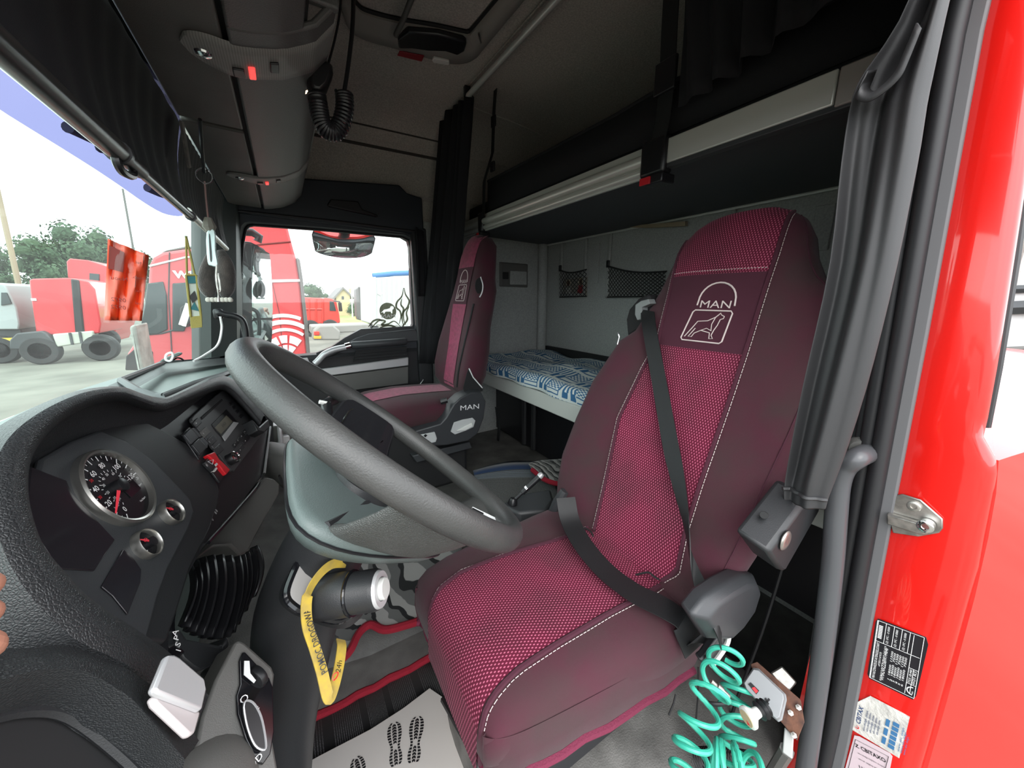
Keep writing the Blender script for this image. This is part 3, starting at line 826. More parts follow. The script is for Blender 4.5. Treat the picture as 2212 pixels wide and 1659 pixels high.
# grey side shell by the belt anchor
sh = [(1490, 1330), (1520, 1290), (1560, 1262), (1600, 1240), (1625, 1238), (1635, 1262), (1620, 1310), (1590, 1352), (1560, 1380), (1520, 1378)]
A = [at(px, py, y=0.295) for px, py in sh]; cA = sum(A, V((0, 0, 0))) / len(A)
B = [p.lerp(cA, 0.22) + V((0, -0.02, 0)) for p in A]
D = [p.lerp(cA, 0.1) + V((0, 0.03, 0)) for p in A]
build('side_shell', MB().loft([D, A, B]), mat('slate_plastic', (0.040, 0.042, 0.046), 0.40, bump=(900, 0.15)), dseat, smooth=50, bevel=0.006)
# folded armrest / recliner box on the door side
ra = [(1615, 1163), (1625, 1145), (1712, 1035), (1770, 1090), (1762, 1108), (1697, 1237), (1680, 1230), (1622, 1192)]
ra = [(1660, 1195), (1750, 1072), (1775, 1088), (1771, 1106), (1696, 1238), (1688, 1236)]
A = [at(px, py, y=0.225) for px, py in ra]
bxp = MB().prism(A, (-0.004, 0.055, 0.012))
arm = build('armrest_box', bxp, plastic, dseat, bevel=0.008)
c0 = at(1697, 1168, y=0.222)
build('armrest_pivot', MB().lathe([(0, -0.002), (0.016, -0.002), (0.018, 0.0), (0.016, 0.002), (0.009, 0.003), (0, 0.001)], c0, (0, -1, 0), 20), steel, arm)
build('armrest_hole', MB().cyl(at(1652, 1112, y=0.262), at(1650, 1113, y=0.254), 0.006, 12), black_matt, arm)
# seat frame glimpsed on the tunnel side
fp = [(1345, 800), (1332, 810), (1215, 975), (1222, 990), (1300, 900)]
A = [at(px, py, x=0.86) for px, py in fp]
build('back_shell', MB().prism(A, (0.03, 0.0, 0)), plastic, dseat, bevel=0.005)
# shoulder belt outlet
gp = [(1372, 658), (1384, 650), (1400, 646), (1404, 656), (1386, 664), (1384, 690), (1376, 692), (1371, 680)]
A = [at(px, py, x=0.93) for px, py in gp]
build('belt_guide', MB().prism(A, (0.03, 0, 0)), mat('pale_grey_plastic', (0.22, 0.235, 0.235), 0.45), dseat, bevel=0.002)
gp = [(1352, 690), (1358, 668), (1378, 645), (1400, 634), (1405, 650), (1398, 700), (1355, 728)]
A = [at(px, py, x=0.965) for px, py in gp]
build('shoulder_pad', MB().prism(A, (0.05, 0, 0)), black_matt, dseat, bevel=0.008)
zp = [at(px, py, x=0.915) for px, py in [(1335, 718), (1338, 728), (1334, 742), (1337, 750)]]
build('zip_pull', MB().tube(zp, 0.0025, 5), chrome, dseat)
# belt: shoulder run, lap run, anchor
def beltrun(pxs, w, planes):
    pts = []
    for (px, py), q in zip(pxs, planes):
        pts.append(q if isinstance(q, Vector) else at(px, py, **q))
    return pts
def surf_pt(px, py, off):
    """point of a pixel on the driver backrest front"""
    y, z = ds.px(px, py)
    return ds.fr(y, z, off)
sb = [surf_pt(px, py, o) for px, py, o in [(1400, 672, 0.012), (1412, 720, 0.016), (1432, 820, 0.022), (1462, 960, 0.03), (1485, 1060, 0.03), (1502, 1140, 0.03), (1522, 1230, 0.04)]] + [at(1545, 1330, y=0.285), at(1558, 1368, y=0.275)]
sb = crom(sb, 6)
wv = []
for i, p in enumerate(sb):
    t = i / (len(sb) - 1)
    w = lerp(0.046, 0.044, t)
    a = V((0.1, 1, 0.1)).normalized(); w *= 1.22; b = V((0.75, 0.5, 0.55)).normalized()
    k = min(1, max(0, (t - 0.42) / 0.35))
    wv.append(a.lerp(b, k).normalized() * w)
build('shoulder_belt', MB().ribbon(sb, wv, 0.002), belt_m, dseat)
lbp = [(1222, 1075, 0.70, 0.86), (1232, 1125, 0.655, 0.84), (1262, 1180, 0.635, 0.80), (1310, 1235, 0.62, 0.72), (1370, 1280, 0.617, 0.60), (1430, 1310, 0.615, 0.5), (1468, 1335, 0.60, 0.42), (1485, 1370, 0.57, 0.37), (1500, 1405, 0.54, 0.34)]
lb = crom([at(px, py, z=z) for px, py, z, _ in lbp], 6)
wv = []
n = len(lb)
for i, p in enumerate(lb):
    t = (lb[min(i + 1, n - 1)] - lb[max(i - 1, 0)]).normalized()
    up = V((0, -0.15, 1)) if i < n * 0.75 else V((-0.2, -0.7, 0.7))
    w = t.cross(up).normalized() * 0.056
    wv.append(w)
build('lap_belt', MB().ribbon(lb, wv, 0.002), belt_m, dseat)
lp2 = crom([at(1492, 1390, y=0.33), at(1510, 1375, y=0.315), at(1535, 1372, y=0.30), at(1550, 1385, y=0.29)], 5)
build('belt_loop', MB().ribbon(lp2, V((0.02, -0.02, 0.045)), 0.002), belt_m, dseat)
tg = [at(px, py, y=0.285) for px, py in [(1512, 1428), (1522, 1420), (1562, 1362), (1574, 1362), (1576, 1380), (1545, 1430), (1532, 1445), (1520, 1440)]]
tng = build('latch_plate', MB().prism(tg, (0.006, 0.016, 0)), black, dseat, bevel=0.004)
build('latch_edge', MB().tube(crom([at(px, py, y=0.281) for px, py in [(1575, 1372), (1570, 1392), (1552, 1420), (1536, 1440)]], 4), 0.0045, 6), white_p, tng)
bk = [at(1220, 1060, z=0.66), at(1205, 1085, z=0.62), at(1195, 1110, z=0.56)]
build('buckle_stalk', MB().tube(bk, [0.014, 0.018, 0.02], 8), plastic_mid, dseat)

# ------------------------------------------------------------------ passenger seat
ps = Seat((0.715, 0.78, 0.865, 1.57),
    [(0.76, 2.02, 1.66, 0.08, 0.01, 0.02), (0.80, 2.075, 1.615, 0.12, 0.03, 0.0), (0.88, 2.09, 1.60, 0.14, 0.05, 0.0), (1.0, 2.075, 1.605, 0.14, 0.045, 0.0), (1.12, 2.04, 1.625, 0.13, 0.03, 0.0), (1.24, 2.01, 1.63, 0.13, 0.015, 0.0), (1.30, 2.0, 1.635, 0.13, 0.005, 0.0), (1.36, 1.985, 1.665, 0.125, 0, 0), (1.46, 1.965, 1.685, 0.12, -0.006, 0.0), (1.52, 1.945, 1.70, 0.11, -0.01, 0.006), (1.555, 1.91, 1.735, 0.08, -0.01, 0.016), (1.568, 1.87, 1.78, 0.05, 0, 0.03)],
    [(0.245, 1.99, 1.69, 0.715, 0.05), (0.25, 2.02, 1.66, 0.745, 0.09), (0.27, 2.05, 1.63, 0.765, 0.12), (0.31, 2.07, 1.615, 0.775, 0.14), (0.45, 2.08, 1.605, 0.785, 0.16), (0.62, 2.08, 1.605, 0.778, 0.16), (0.74, 2.07, 1.61, 0.77, 0.15)], 3.2)
pseat = thing('passenger_seat', 'maroon passenger seat with a plain pink centre stripe, far side', 'seat', (0.5, 1.84, 0.28))
zsb = [0.76, 0.78, 0.80, 0.84, 0.88, 0.94, 1.0, 1.06, 1.12, 1.18, 1.24, 1.27, 1.30, 1.33, 1.36, 1.41, 1.46, 1.49, 1.52, 1.54, 1.555, 1.568]
build('backrest', MB().loft([ps.ring(z, 36) for z in zsb]), maroon, pseat, smooth=60)
build('seat_cushion', MB().loft([ps.cring(x, 36) for x in (0.245, 0.25, 0.26, 0.27, 0.29, 0.31, 0.38, 0.45, 0.53, 0.62, 0.68, 0.74)]), maroon, pseat, smooth=60)
pa = lambda z: tab([(0.78, 1.905), (1.0, 1.90), (1.2, 1.915), (1.4, 1.925), (1.57, 1.93)], z)[0]
pb = lambda z: tab([(0.78, 1.765), (1.0, 1.76), (1.2, 1.745), (1.4, 1.735), (1.57, 1.73)], z)[0]
def ppatch(name, z0, z1, m_, off, nz=16, ny=8):
    rows = [[ps.fr(lerp(pa(z), pb(z), k / ny), z, off) for k in range(ny + 1)] for z in [lerp(z0, z1, i / nz) for i in range(nz + 1)]]
    return build(name, MB().gridn(rows), m_, pseat, smooth=60)
zt, zb = 1.40, 1.215
lab(ppatch('back_panel', 0.785, zb, plainpink, 0.003), 'plain pink stripe down the backrest')
lab(ppatch('head_panel', zt, 1.562, plainpink, 0.003, 10), 'plain pink stripe over the headrest')
pp = lab(ppatch('logo_patch', zb, zt, maroon_dk, 0.0035, 8), 'dark maroon patch with white embroidered emblem')
emblem(ps, pp, lambda u, v, o=0.0: ps.fr(lerp(pa(zb), pb(zb), 0.5 + (u - 0.5) * 1.3), lerp(zb, zt, v), 0.005 + o), 1.0)
rows = []
for x in (0.247, 0.252, 0.262, 0.28, 0.32, 0.38, 0.45, 0.53, 0.62, 0.70):
    rows.append([ps.tp(lerp(1.915, 1.755, k / 8), x, 0.003) for k in range(9)])
lab(build('cushion_panel', MB().gridn(rows), plainpink, pseat, smooth=60), 'plain pink stripe along the cushion')
# zip along the near bolster and the tear in the cover
pts = [ps.fr(y, z, 0.002) for y, z in [(1.668, 1.22), (1.672, 1.10), (1.685, 0.98), (1.70, 0.88), (1.705, 0.80)]]
build('zip', MB().tube(crom(pts, 5), 0.005, 6), black_matt, pseat)
ov = crom([at(px, py, y=1.628) for px, py in [(1036, 600), (1040, 615), (1040, 628), (1032, 634), (1026, 622), (1028, 606)]], 3, True)
build('cover_opening', MB().prism(ov, (0, -0.004, 0)), black_matt, pseat)
build('cover_opening_edge', MB().tube(crom([at(px, py, y=1.622) for px, py in [(1038, 598), (1043, 616), (1041, 632), (1036, 642)]], 4), 0.003, 5), white_print, pseat)
te = [at(px, py, y=1.598) for px, py in [(1000, 838), (1008, 806), (1012, 796), (1022, 815), (1042, 836), (1042, 845), (1003, 848)]]
build('cover_tear', MB().prism(te, (0, -0.004, 0)), black_matt, pseat)
build('tear_edge', MB().tube([at(px, py, y=1.591) for px, py in [(1013, 796), (1022, 815), (1042, 838)]], 0.003, 5), white_print, pseat)
# grey plastic side shell with pale lever
sh = [(865, 935), (945, 912), (958, 898), (975, 868), (990, 854), (1015, 842), (1036, 842), (1047, 862), (1042, 900), (1028, 935), (1008, 950), (960, 960), (905, 962), (880, 958)]
A = [at(px, py, y=1.585) for px, py in sh]; cA = sum(A, V((0, 0, 0))) / len(A)
B = [p.lerp(cA, 0.05) + V((0, -0.03, 0)) for p in A]
slate = MATS['slate_plastic']
shell = build('side_shell', MB().loft([[p + V((0, 0.05, 0)) for p in A], A, B]), slate, pseat, smooth=40, bevel=0.005)
ctr = at(1015, 880, y=1.553)
build('shell_lettering', textmb('MAN', 0.035, ctr, at(1034, 878, y=1.553) - ctr, (0.03, 0, 1), 0.0, sx=1.35), white_print, shell, smooth=0)
lv = [at(px, py, y=1.556) for px, py in [(973, 932), (980, 912), (998, 906), (1020, 902), (1026, 908), (1022, 922), (1005, 930), (982, 938)]]
lvo = build('lever_plate', MB().prism(lv, (0, -0.006, 0)), mat('pale_plastic', (0.52, 0.53, 0.53), 0.45), shell, bevel=0.002)
l2 = [at(px, py, y=1.549) for px, py in [(985, 930), (1000, 922), (1018, 912), (1020, 920), (1004, 929)]]
build('lever', MB().prism(l2, (0, -0.008, 0)), white_p, shell, bevel=0.002)
lb_ = [at(px, py, y=1.556) for px, py in [(897, 940), (938, 932), (943, 946), (940, 954), (902, 961)]]
tg_ = build('tag_plate', MB().prism(lb_, (0, -0.01, 0)), MATS['pale_plastic'], shell, bevel=0.003)
d0 = at(919, 941, y=1.545)
build('tag_symbol', MB().prism([d0 + V((0, 0, 0.008)), d0 + V((0.009, 0, 0)), d0 + V((0, 0, -0.008)), d0 + V((-0.009, 0, 0))], (0, -0.001, 0)), black, tg_, smooth=0)
build('seat_base', MB().bx(0.32, 0.74, 1.66, 2.04, 0.29, 0.70), black_matt, pseat, bevel=0.02)
build('base_shelf', MB().prism([at(px, py, y=1.62) for px, py in [(890, 985), (1015, 955), (1020, 968), (900, 1000)]], (0, 0.05, 0)), plastic_mid, pseat, bevel=0.004)
build('buckle_stalk', MB().tube([at(952, 868, y=1.60), at(966, 864, y=1.59)], 0.014, 8), black, pseat)
build('belt_latch', MB().tube([at(903, 836, y=2.10), at(915, 820, y=2.10)], 0.004, 6), chrome, pseat)
# ================================================================== dashboard
teal = mat('teal_lit_plastic', (0.105, 0.135, 0.130), 0.42, bump=(700, 0.25))  # teal light of the tinted screen put into the plastic's colour
hide = leather('grained_dash_skin', (0.026, 0.028, 0.030), 480, 0.35, 0.42)
bezel = mat('satin_bezel', (0.5, 0.49, 0.46), 0.3, 0.9)
CN = V((0.91, -0.1, 0.40)).normalized()
CP = V((-0.215, 0.65, 1.005))
def cl(px, py, off=0.0): return pl(px, py, CP + CN * off, CN)
C_UP = (V((0, 0, 1)) - CN * CN.z).normalized()
C_RT = CN.cross(C_UP) * -1
if C_RT.y < 0: C_RT = -C_RT
dash = thing('dashboard', 'black dashboard with gauges, radio and grained hood', 'dashboard', (-0.3, 1.2, 0.0))
# dash top, from the windscreen foot back to the driver
rows = []
for k in range(31):
    y = lerp(0.24, 2.15, k / 30)
    x0 = ws_x(y, 0.95) + 0.012
    xb = tab([(0.24, -0.30), (0.6, -0.28), (0.85, -0.25), (1.0, -0.23), (1.25, -0.20), (1.36, -0.19), (1.45, -0.15), (2.15, -0.16)], y)[0]
    zt = tab([(0.24, 1.02), (0.6, 1.06), (0.9, 1.035), (1.3, 0.985), (2.15, 0.975)], y)[0]
    if xb < x0 + 0.05: xb = x0 + 0.05
    rows.append([V((x0, y, 0.90)), V((x0, y, 0.975)), V((x0 + 0.03, y, 0.992)), V((lerp(x0, xb, 0.4), y, lerp(0.985, zt, 0.6))), V((lerp(x0, xb, 0.75), y, zt)), V((xb - 0.015, y, zt)), V((xb, y, zt - 0.015)), V((xb - 0.05, y, zt - 0.12)), V((xb - 0.10, y, 0.55)), V((xb - 0.12, y, 0.10)), V((x0, y, 0.10))])
build('dash_body', MB().loft(rows), teal, dash, smooth=40)
# recessed tray on top: rim walls and ribbed floor
tp = [at(px, py, z=z) for px, py, z in [(353, 783, 1.012), (490, 772, 1.0), (506, 800, 1.005), (478, 812, 1.035), (420, 830, 1.04), (352, 858, 1.045), (300, 846, 1.045), (262, 822, 1.03)]]
tray = build('tray_rim', MB().tube(tp, 0.009, 8, closed=True), plastic_mid, dash)
build('tray_wall', MB().prism([at(353, 783, z=1.012), at(494, 771, z=1.0), at(494, 786, z=0.99), at(357, 803, z=1.0)], (-0.006, 0, 0)), plastic, tray)
build('tray_wall', MB().prism([at(353, 783, z=1.012), at(357, 803, z=1.0), at(275, 850, z=1.02), at(240, 833, z=1.03)], (-0.006, 0, 0)), plastic_mid, tray)
# cluster backplate
cpx = [(60, 905), (200, 858), (260, 850), (350, 874), (480, 828), (560, 895), (583, 930), (571, 1022), (520, 1085), (436, 1185), (395, 1260), (366, 1335), (362, 1440), (60, 1440), (-60, 1100)]
plate = build('cluster_plate', MB().prism([cl(*p) for p in cpx], CN * -0.03), black, dash, smooth=20)
lab(plate, 'black instrument and radio panel')
build('panel_edge', MB().tube([cl(584, 922, 0.004), cl(571, 1022, 0.004)], 0.003, 6), silver, plate)
build('panel_edge', MB().tube(crom([cl(571, 1022, 0.003), cl(555, 1052, 0.003), cl(497, 1120, 0.003), cl(450, 1172, 0.003)], 3), 0.003, 6), gloss_black, plate)
pod = [(150, 905), (240, 890), (324, 928), (388, 962), (430, 1008), (455, 1045), (463, 1067), (460, 1090), (440, 1150), (395, 1240), (366, 1330), (340, 1400), (80, 1380), (20, 1150), (60, 960)]
build('instrument_pod', MB().prism([cl(*p) for p in pod], CN * 0.010), plastic, plate, bevel=0.004)
pod2 = [(140, 960), (202, 936), (260, 957), (318, 1000), (360, 1042), (400, 1084), (408, 1113), (395, 1150), (350, 1235), (325, 1300), (300, 1390), (80, 1350), (30, 1150), (70, 1000)]
build('instrument_face', MB().prism([cl(*p, 0.010) for p in pod2], CN * 0.008), plastic_mid, plate, bevel=0.003)
dsp = [(62, 1010), (140, 1040), (152, 1068), (245, 1168), (200, 1235), (120, 1230), (50, 1120)]
build('display_panel', MB().prism([cl(*p, 0.018) for p in dsp], CN * 0.002), mat('smoked_display', (0.02, 0.018, 0.022), 0.12), plate, bevel=0.001)
dsp = [(262, 1188), (280, 1200), (302, 1232), (300, 1260), (272, 1330), (240, 1290), (215, 1270)]
build('display_panel', MB().prism([cl(*p, 0.018) for p in dsp], CN * 0.002), MATS['smoked_display'], plate, bevel=0.001)

def dial(cpx_, R, name, label, marks):
    c = cl(*cpx_, 0.020)
    face = build(name, MB().lathe([(0, 0), (R * 0.97, 0), (R * 0.97, 0.001), (0, 0.0012)], c, CN, 48), mat(name + '_face', (0.012, 0.012, 0.014), 0.25), dash)
    lab(face, label)
    build('bezel', MB().lathe([(R * 0.93, 0.0), (R * 0.95, 0.007), (R, 0.008), (R * 1.05, 0.006), (R * 1.06, -0.002)], c, CN, 56), bezel, face)
    return c, face
def inpl(c, px, py, off): # polar position of a pixel on the dial plane
    p = cl(px, py, off) - c
    return math.atan2(p.dot(C_UP), p.dot(C_RT)), p.length
R0 = 0.0495
c, spd = dial((250, 1054), R0, 'speedometer', 'round speedometer with white scale and red needle', None)
pol = lambda a, r, h=0.0022: c + C_RT * cos(a) * r + C_UP * sin(a) * r + CN * h
a0 = radians(232); a1 = radians(-12)
tk = MB()
for i in range(25):
    a = lerp(a0, a1, i / 25); r1 = R0 * 0.90; r0 = R0 * (0.76 if i % 2 == 0 else 0.83)
    t = C_UP * cos(a) - C_RT * sin(a); w = 0.0007 if i % 2 == 0 else 0.0004
    tk.add([pol(a, r0) - t * w, pol(a, r1) - t * w, pol(a, r1) + t * w, pol(a, r0) + t * w], [(0, 1, 2, 3)])
for i in range(17):
    a = lerp(a0, a1, i / 16.5); r0, r1 = R0 * 0.44, R0 * 0.50
    t = C_UP * cos(a) - C_RT * sin(a); w = 0.0004
    tk.add([pol(a, r0) - t * w, pol(a, r1) - t * w, pol(a, r1) + t * w, pol(a, r0) + t * w], [(0, 1, 2, 3)])
build('scale_marks', tk, white_print, spd, smooth=0)
nm = MB(); nr = MB()
for v in (0, 20, 40, 60, 80, 100, 120):
    a = lerp(a0, a1, v / 125); textmb(str(v), R0 * 0.19, pol(a, R0 * 0.63), C_RT, C_UP, mb=nm, bold=0.01)
for v in (30, 50):
    a = lerp(a0, a1, v / 125); textmb(str(v), R0 * 0.11, pol(a, R0 * 0.67), C_RT, C_UP, mb=nr)
for i, v in enumerate(('mph', 10, 20, 30, 40, 50, 60, 70, 80)):
    a = lerp(a0, a1, (i * 10 * 1.609 + (0 if i else 8)) / 132); textmb(str(v), R0 * 0.10, pol(a, R0 * 0.38), C_RT, C_UP, mb=nm)
textmb('125', R0 * 0.10, pol(radians(-12), R0 * 0.78), C_RT, C_UP, mb=nm)
textmb('km/h', R0 * 0.09, pol(radians(212), R0 * 0.60), C_RT, C_UP, mb=nm)
textmb('VerStart', R0 * 0.08, pol(radians(-62), R0 * 0.72), C_RT, C_UP, mb=nm)
textmb('VerStart', R0 * 0.08, pol(radians(-28), R0 * 0.70), C_RT, C_UP, mb=nm)
build('scale_numerals', nm, white_print, spd, smooth=0)
build('limit_numerals', nr, red_p, spd, smooth=0)
b0 = pol(radians(-38), R0 * 0.42)
build('odometer_window', MB().box(b0, (0.0006, 0.026, 0.015), Matrix((CN, C_RT, C_UP)).transposed()), gloss_black, spd)
an, rn = inpl(c, 245, 1117, 0.022)
ne = MB(); t = C_UP * cos(an) - C_RT * sin(an)
ne.frustum([pol(an, 0.004, 0.004) - t * 0.0028, pol(an, 0.004, 0.004) + t * 0.0028, pol(an, R0 * 0.86, 0.004) + t * 0.001, pol(an, R0 * 0.86, 0.004) - t * 0.001], [pol(an, 0.004, 0.006), pol(an, 0.004, 0.0061), pol(an, R0 * 0.86, 0.005), pol(an, R0 * 0.86, 0.00505)])
needle_red = mat('needle_red', (0.95, 0.06, 0.09), 0.4)
build('needle', ne, needle_red, spd, smooth=0)
build('needle_hub', MB().lathe([(0.0085, 0.001), (0.0085, 0.009), (0.007, 0.010), (0, 0.010)], c, CN, 24), black, spd)
for cp, nm_ in (((367, 1108), 'upper'), ((313, 1177), 'lower')):
    R1 = 0.0175
    c, g = dial(cp, R1, 'pressure_gauge', 'small round air pressure gauge, %s of the two' % nm_, None)
    hub = c - C_UP * R1 * 0.15 + C_RT * R1 * 0.35
    tip = c + C_UP * R1 * 0.62 - C_RT * R1 * 0.35
    d = (tip - hub).normalized(); t = CN.cross(d)
    build('needle', MB().prism([hub - t * 0.0016 + CN * 0.004, hub + t * 0.0016 + CN * 0.004, tip + t * 0.0004 + CN * 0.004, tip - t * 0.0004 + CN * 0.004], CN * 0.001), needle_red, g, smooth=0)
    build('needle_hub', MB().lathe([(0.006, 0.001), (0.006, 0.006), (0, 0.006)], hub, CN, 20), black, g)
    sc = MB()
    sc.tube([c + C_RT * cos(radians(a)) * R1 * 0.72 + C_UP * sin(radians(a)) * R1 * 0.72 + CN * 0.002 for a in range(105, 165, 12)], 0.0006, 4)
    for a in (105, 128, 160, 185, 215):
        u = C_RT * cos(radians(a)) + C_UP * sin(radians(a))
        sc.tube([c + u * R1 * 0.5 + CN * 0.002, c + u * R1 * 0.7 + CN * 0.002], 0.0006, 4)
    build('scale_marks', sc, white_print, g)
    sy = c + C_UP * R1 * 0.25 + C_RT * R1 * 0.15 + CN * 0.0025
    build('warning_symbol', MB().tube([sy + C_RT * cos(k * pi / 4) * 0.003 + C_UP * sin(k * pi / 4) * 0.002 for k in range(8)], 0.0004, 4, closed=True), needle_red, g)

# hood over the instruments: inner lip, crest and back, lofted along its course
L1 = [(446, 1500), (373, 1416), (316, 1374), (257, 1335), (191, 1290), (143, 1240), (95, 1185), (70, 1120), (60, 1060), (65, 1000), (85, 960), (120, 920), (165, 890), (215, 871), (258, 867), (300, 880), (330, 889), (355, 889), (385, 877), (430, 858), (468, 843), (484, 844), (502, 858), (535, 894), (558, 922)]
L2 = [(430, 1540), (330, 1470), (250, 1420), (170, 1380), (110, 1320), (60, 1260), (25, 1200), (0, 1130), (-8, 1060), (0, 1000), (25, 950), (70, 905), (130, 868), (190, 845), (258, 838), (302, 852), (332, 861), (356, 862), (382, 851), (424, 832), (462, 816), (486, 815), (506, 826), (538, 858), (568, 895)]
L3 = [(420, 1610), (300, 1560), (200, 1500), (90, 1480), (0, 1440), (-60, 1380), (-110, 1280), (-140, 1180), (-150, 1060), (-120, 980), (-60, 910), (20, 876), (110, 846), (180, 830), (260, 826), (304, 841), (334, 850), (357, 851), (382, 842), (424, 822), (462, 806), (488, 806), (512, 818), (545, 850), (578, 900)]
r0 = [cl(*p, 0.012) for p in L1]
def hk(p): return tab([(250, 1.0), (350, 0.75), (480, 0.5), (600, 0.4)], p[0])[0]
r1 = [cl(*p, 0.075 * hk(p)) for p in L1]
r1b = [cl(*p, 0.082 * hk(p)) + (cl(*q, 0.10 * hk(q)) - cl(*p, 0.082 * hk(p))) * 0.25 + CN * 0.006 for p, q in zip(L1, L2)]
r2 = [cl(*p, 0.10 * hk(p)) for p in L2]
r3 = [cl(*p, 0.05 * hk(p)) for p in L3]
r4 = [(p - CN * 0.05) if q[1] > 1150 else (p - CN * 0.02 - V((0, 0, 0.07))) for p, q in zip(r3, L3)]
rows = [crom(r, 3) for r in (r0, r1, r1b, r2, r3, r4)]
build('instrument_hood', MB().gridn(rows), hide, dash, smooth=75, recalc=False, sub=1)
# trim end of the hood at the centre console
build('hood_end', MB().prism([cl(*p, 0.036) for p in [(545, 905), (560, 922), (580, 905), (584, 922), (572, 934), (558, 930)]], CN * -0.034), plastic, dash, bevel=0.003)
# lower edge of the dash skin at the door side, and the dark pocket under it
e1 = [(-80, 1545), (0, 1533), (90, 1511), (149, 1517), (209, 1556), (268, 1598), (337, 1659), (380, 1720)]
e0 = [(-80, 1470), (0, 1468), (90, 1446), (179, 1449), (239, 1479), (285, 1510), (330, 1560), (400, 1640)]
e00 = [(-80, 1400), (0, 1400), (60, 1400), (170, 1395), (250, 1430), (320, 1475), (380, 1530), (430, 1600)]
rows = [crom([cl(*p, o) for p in L], 4) for L, o in ((e00, 0.085), (e0, 0.10), (e1, 0.075))]
rows.append([p - CN * 0.012 for p in rows[-1]])
build('hood_lower_roll', MB().gridn(rows), hide, dash, smooth=75, recalc=False)
build('door_pocket', MB().prism([cl(*p, 0.062) for p in [(-120, 1500), (0, 1515), (90, 1495), (150, 1500), (340, 1625), (420, 1700), (420, 1800), (-120, 1800)]], CN * -0.05), black_matt, dash)
build('pocket_lip', MB().tube(crom([cl(*p, 0.066) for p in [(-60, 1560), (60, 1535), (150, 1548), (250, 1622), (330, 1700)]], 4), 0.004, 6), plastic, dash)
# silver folding plate on the dash skin
sp_ = [(345, 1425), (360, 1424), (372, 1430), (427, 1476), (431, 1500), (420, 1545), (322, 1508), (314, 1500)]
sp2 = [(322, 1510), (418, 1548), (404, 1596), (392, 1601), (318, 1532), (312, 1515)]
pl_ = build('folding_plate', MB().prism([cl(*p, 0.108) for p in sp_], CN * 0.006), silver, dash, bevel=0.002)
build('plate_lip', MB().prism([cl(*p, 0.103) for p in sp2], CN * 0.006), mat('pink_grey_plate', (0.5, 0.46, 0.46), 0.4), pl_, bevel=0.002)

# ------------------------------------------------------------------ radio and switches
def pq(name, pxs, off, th, m_, parent, bev=0.0015):
    return build(name, MB().prism([cl(*p, off) for p in pxs], CN * th), m_, parent, bevel=bev, smooth=20)
rb = pq('radio', [(407, 907), (414, 898), (474, 846), (480, 846), (562, 934), (562, 940), (500, 1021), (494, 1020), (408, 912)], 0.004, 0.006, mat('radio_grey', (0.060, 0.062, 0.064), 0.4), dash)
lab(rb, 'black car radio with display, CD slot and round knob')
pq('cd_slot', [(433, 901), (478, 862), (480, 866), (436, 907)], 0.010, 0.002, black_matt, rb)
pq('eject_button', [(413, 915), (424, 903), (434, 914), (422, 926)], 0.010, 0.003, plastic, rb)
dis = pq('display_frame', [(456, 917), (488, 885), (514, 914), (485, 953)], 0.010, 0.0015, black, rb)
pq('lcd', [(464, 924), (489, 897), (502, 911), (477, 938)], 0.012, 0.0005, mat('lcd_olive', (0.16, 0.15, 0.11), 0.3), rb, 0)
pq('lcd_sill', [(479, 943), (503, 912), (514, 914), (485, 953)], 0.0118, 0.002, mat('lcd_sill', (0.5, 0.52, 0.52), 0.35), rb, 0)
build('lcd_digits', textmb('8 IACA', 0.009, cl(484, 917, 0.0128), C_RT, C_UP, 0, bold=0.01), black, rb, smooth=0)
for i, (px, py) in enumerate([(441, 935), (455, 953), (470, 972)]):
    pq('preset_button', [(px - 12, py), (px + 2, py - 13), (px + 12, py), (px - 2, py + 13)], 0.010, 0.0025, plastic if i else plastic_grey, rb)
for px, py in [(496, 872), (503, 880), (511, 889), (519, 899)]:
    pq('side_button', [(px - 4, py), (px + 1, py - 5), (px + 6, py), (px + 1, py + 5)], 0.010, 0.002, black, rb, 0.0008)
for i in range(4):
    px, py = lerp(507, 529, i / 3), lerp(961, 932, i / 3)
    pq('number_button', [(px - 5, py), (px + 1, py - 7), (px + 6, py - 1), (px, py + 7)], 0.010, 0.002, black, rb, 0.0008)
for px, py in [(519, 972), (530, 951)]:
    pq('seek_button', [(px - 9, py + 3), (px + 3, py - 13), (px + 9, py - 4), (px - 3, py + 11)], 0.010, 0.002, plastic, rb, 0.0008)
wp = MB()
for px, py in [(507, 961), (514, 951), (522, 942), (529, 932), (519, 972), (530, 952), (424, 914)]:
    q = cl(px, py, 0.0132); wp.box(q, (0.0004, 0.003, 0.002), Matrix((CN, C_RT, C_UP)).transposed())
for s_, px, py in (('-', 444, 932), ('V', 440, 937), ('-', 459, 949), ('X', 453, 955), ('-', 472, 965)):
    textmb(s_, 0.006, cl(px, py, 0.0132), C_RT, C_UP, mb=wp)
build('button_marks', wp, white_print, rb, smooth=0)
kc = cl(494, 994, 0.010)
kb = build('volume_knob', MB().lathe([(0.0125, 0), (0.012, 0.014), (0.0105, 0.016), (0.0, 0.015)], kc, CN, 28), black, rb)
build('knob_ring', MB().lathe([(0.0085, 0.0155), (0.010, 0.0178), (0.0122, 0.016), (0.0125, 0.013)], kc, CN, 32), chrome, kb)
swp = [([(392, 942), (406, 928), (424, 948), (409, 962)], plastic_mid), ([(409, 963), (424, 949), (442, 970), (427, 985)], plastic), ([(407, 928), (413, 926), (432, 946), (425, 949)], plastic), ([(426, 950), (433, 947), (445, 960), (443, 970)], plastic_mid)]
swh = pq('rocker_bank', [(388, 940), (404, 924), (446, 960), (426, 996)], 0.008, 0.004, black, plate)
for p, m_ in swp: pq('rocker_switch', p, 0.012, 0.005, m_, swh)
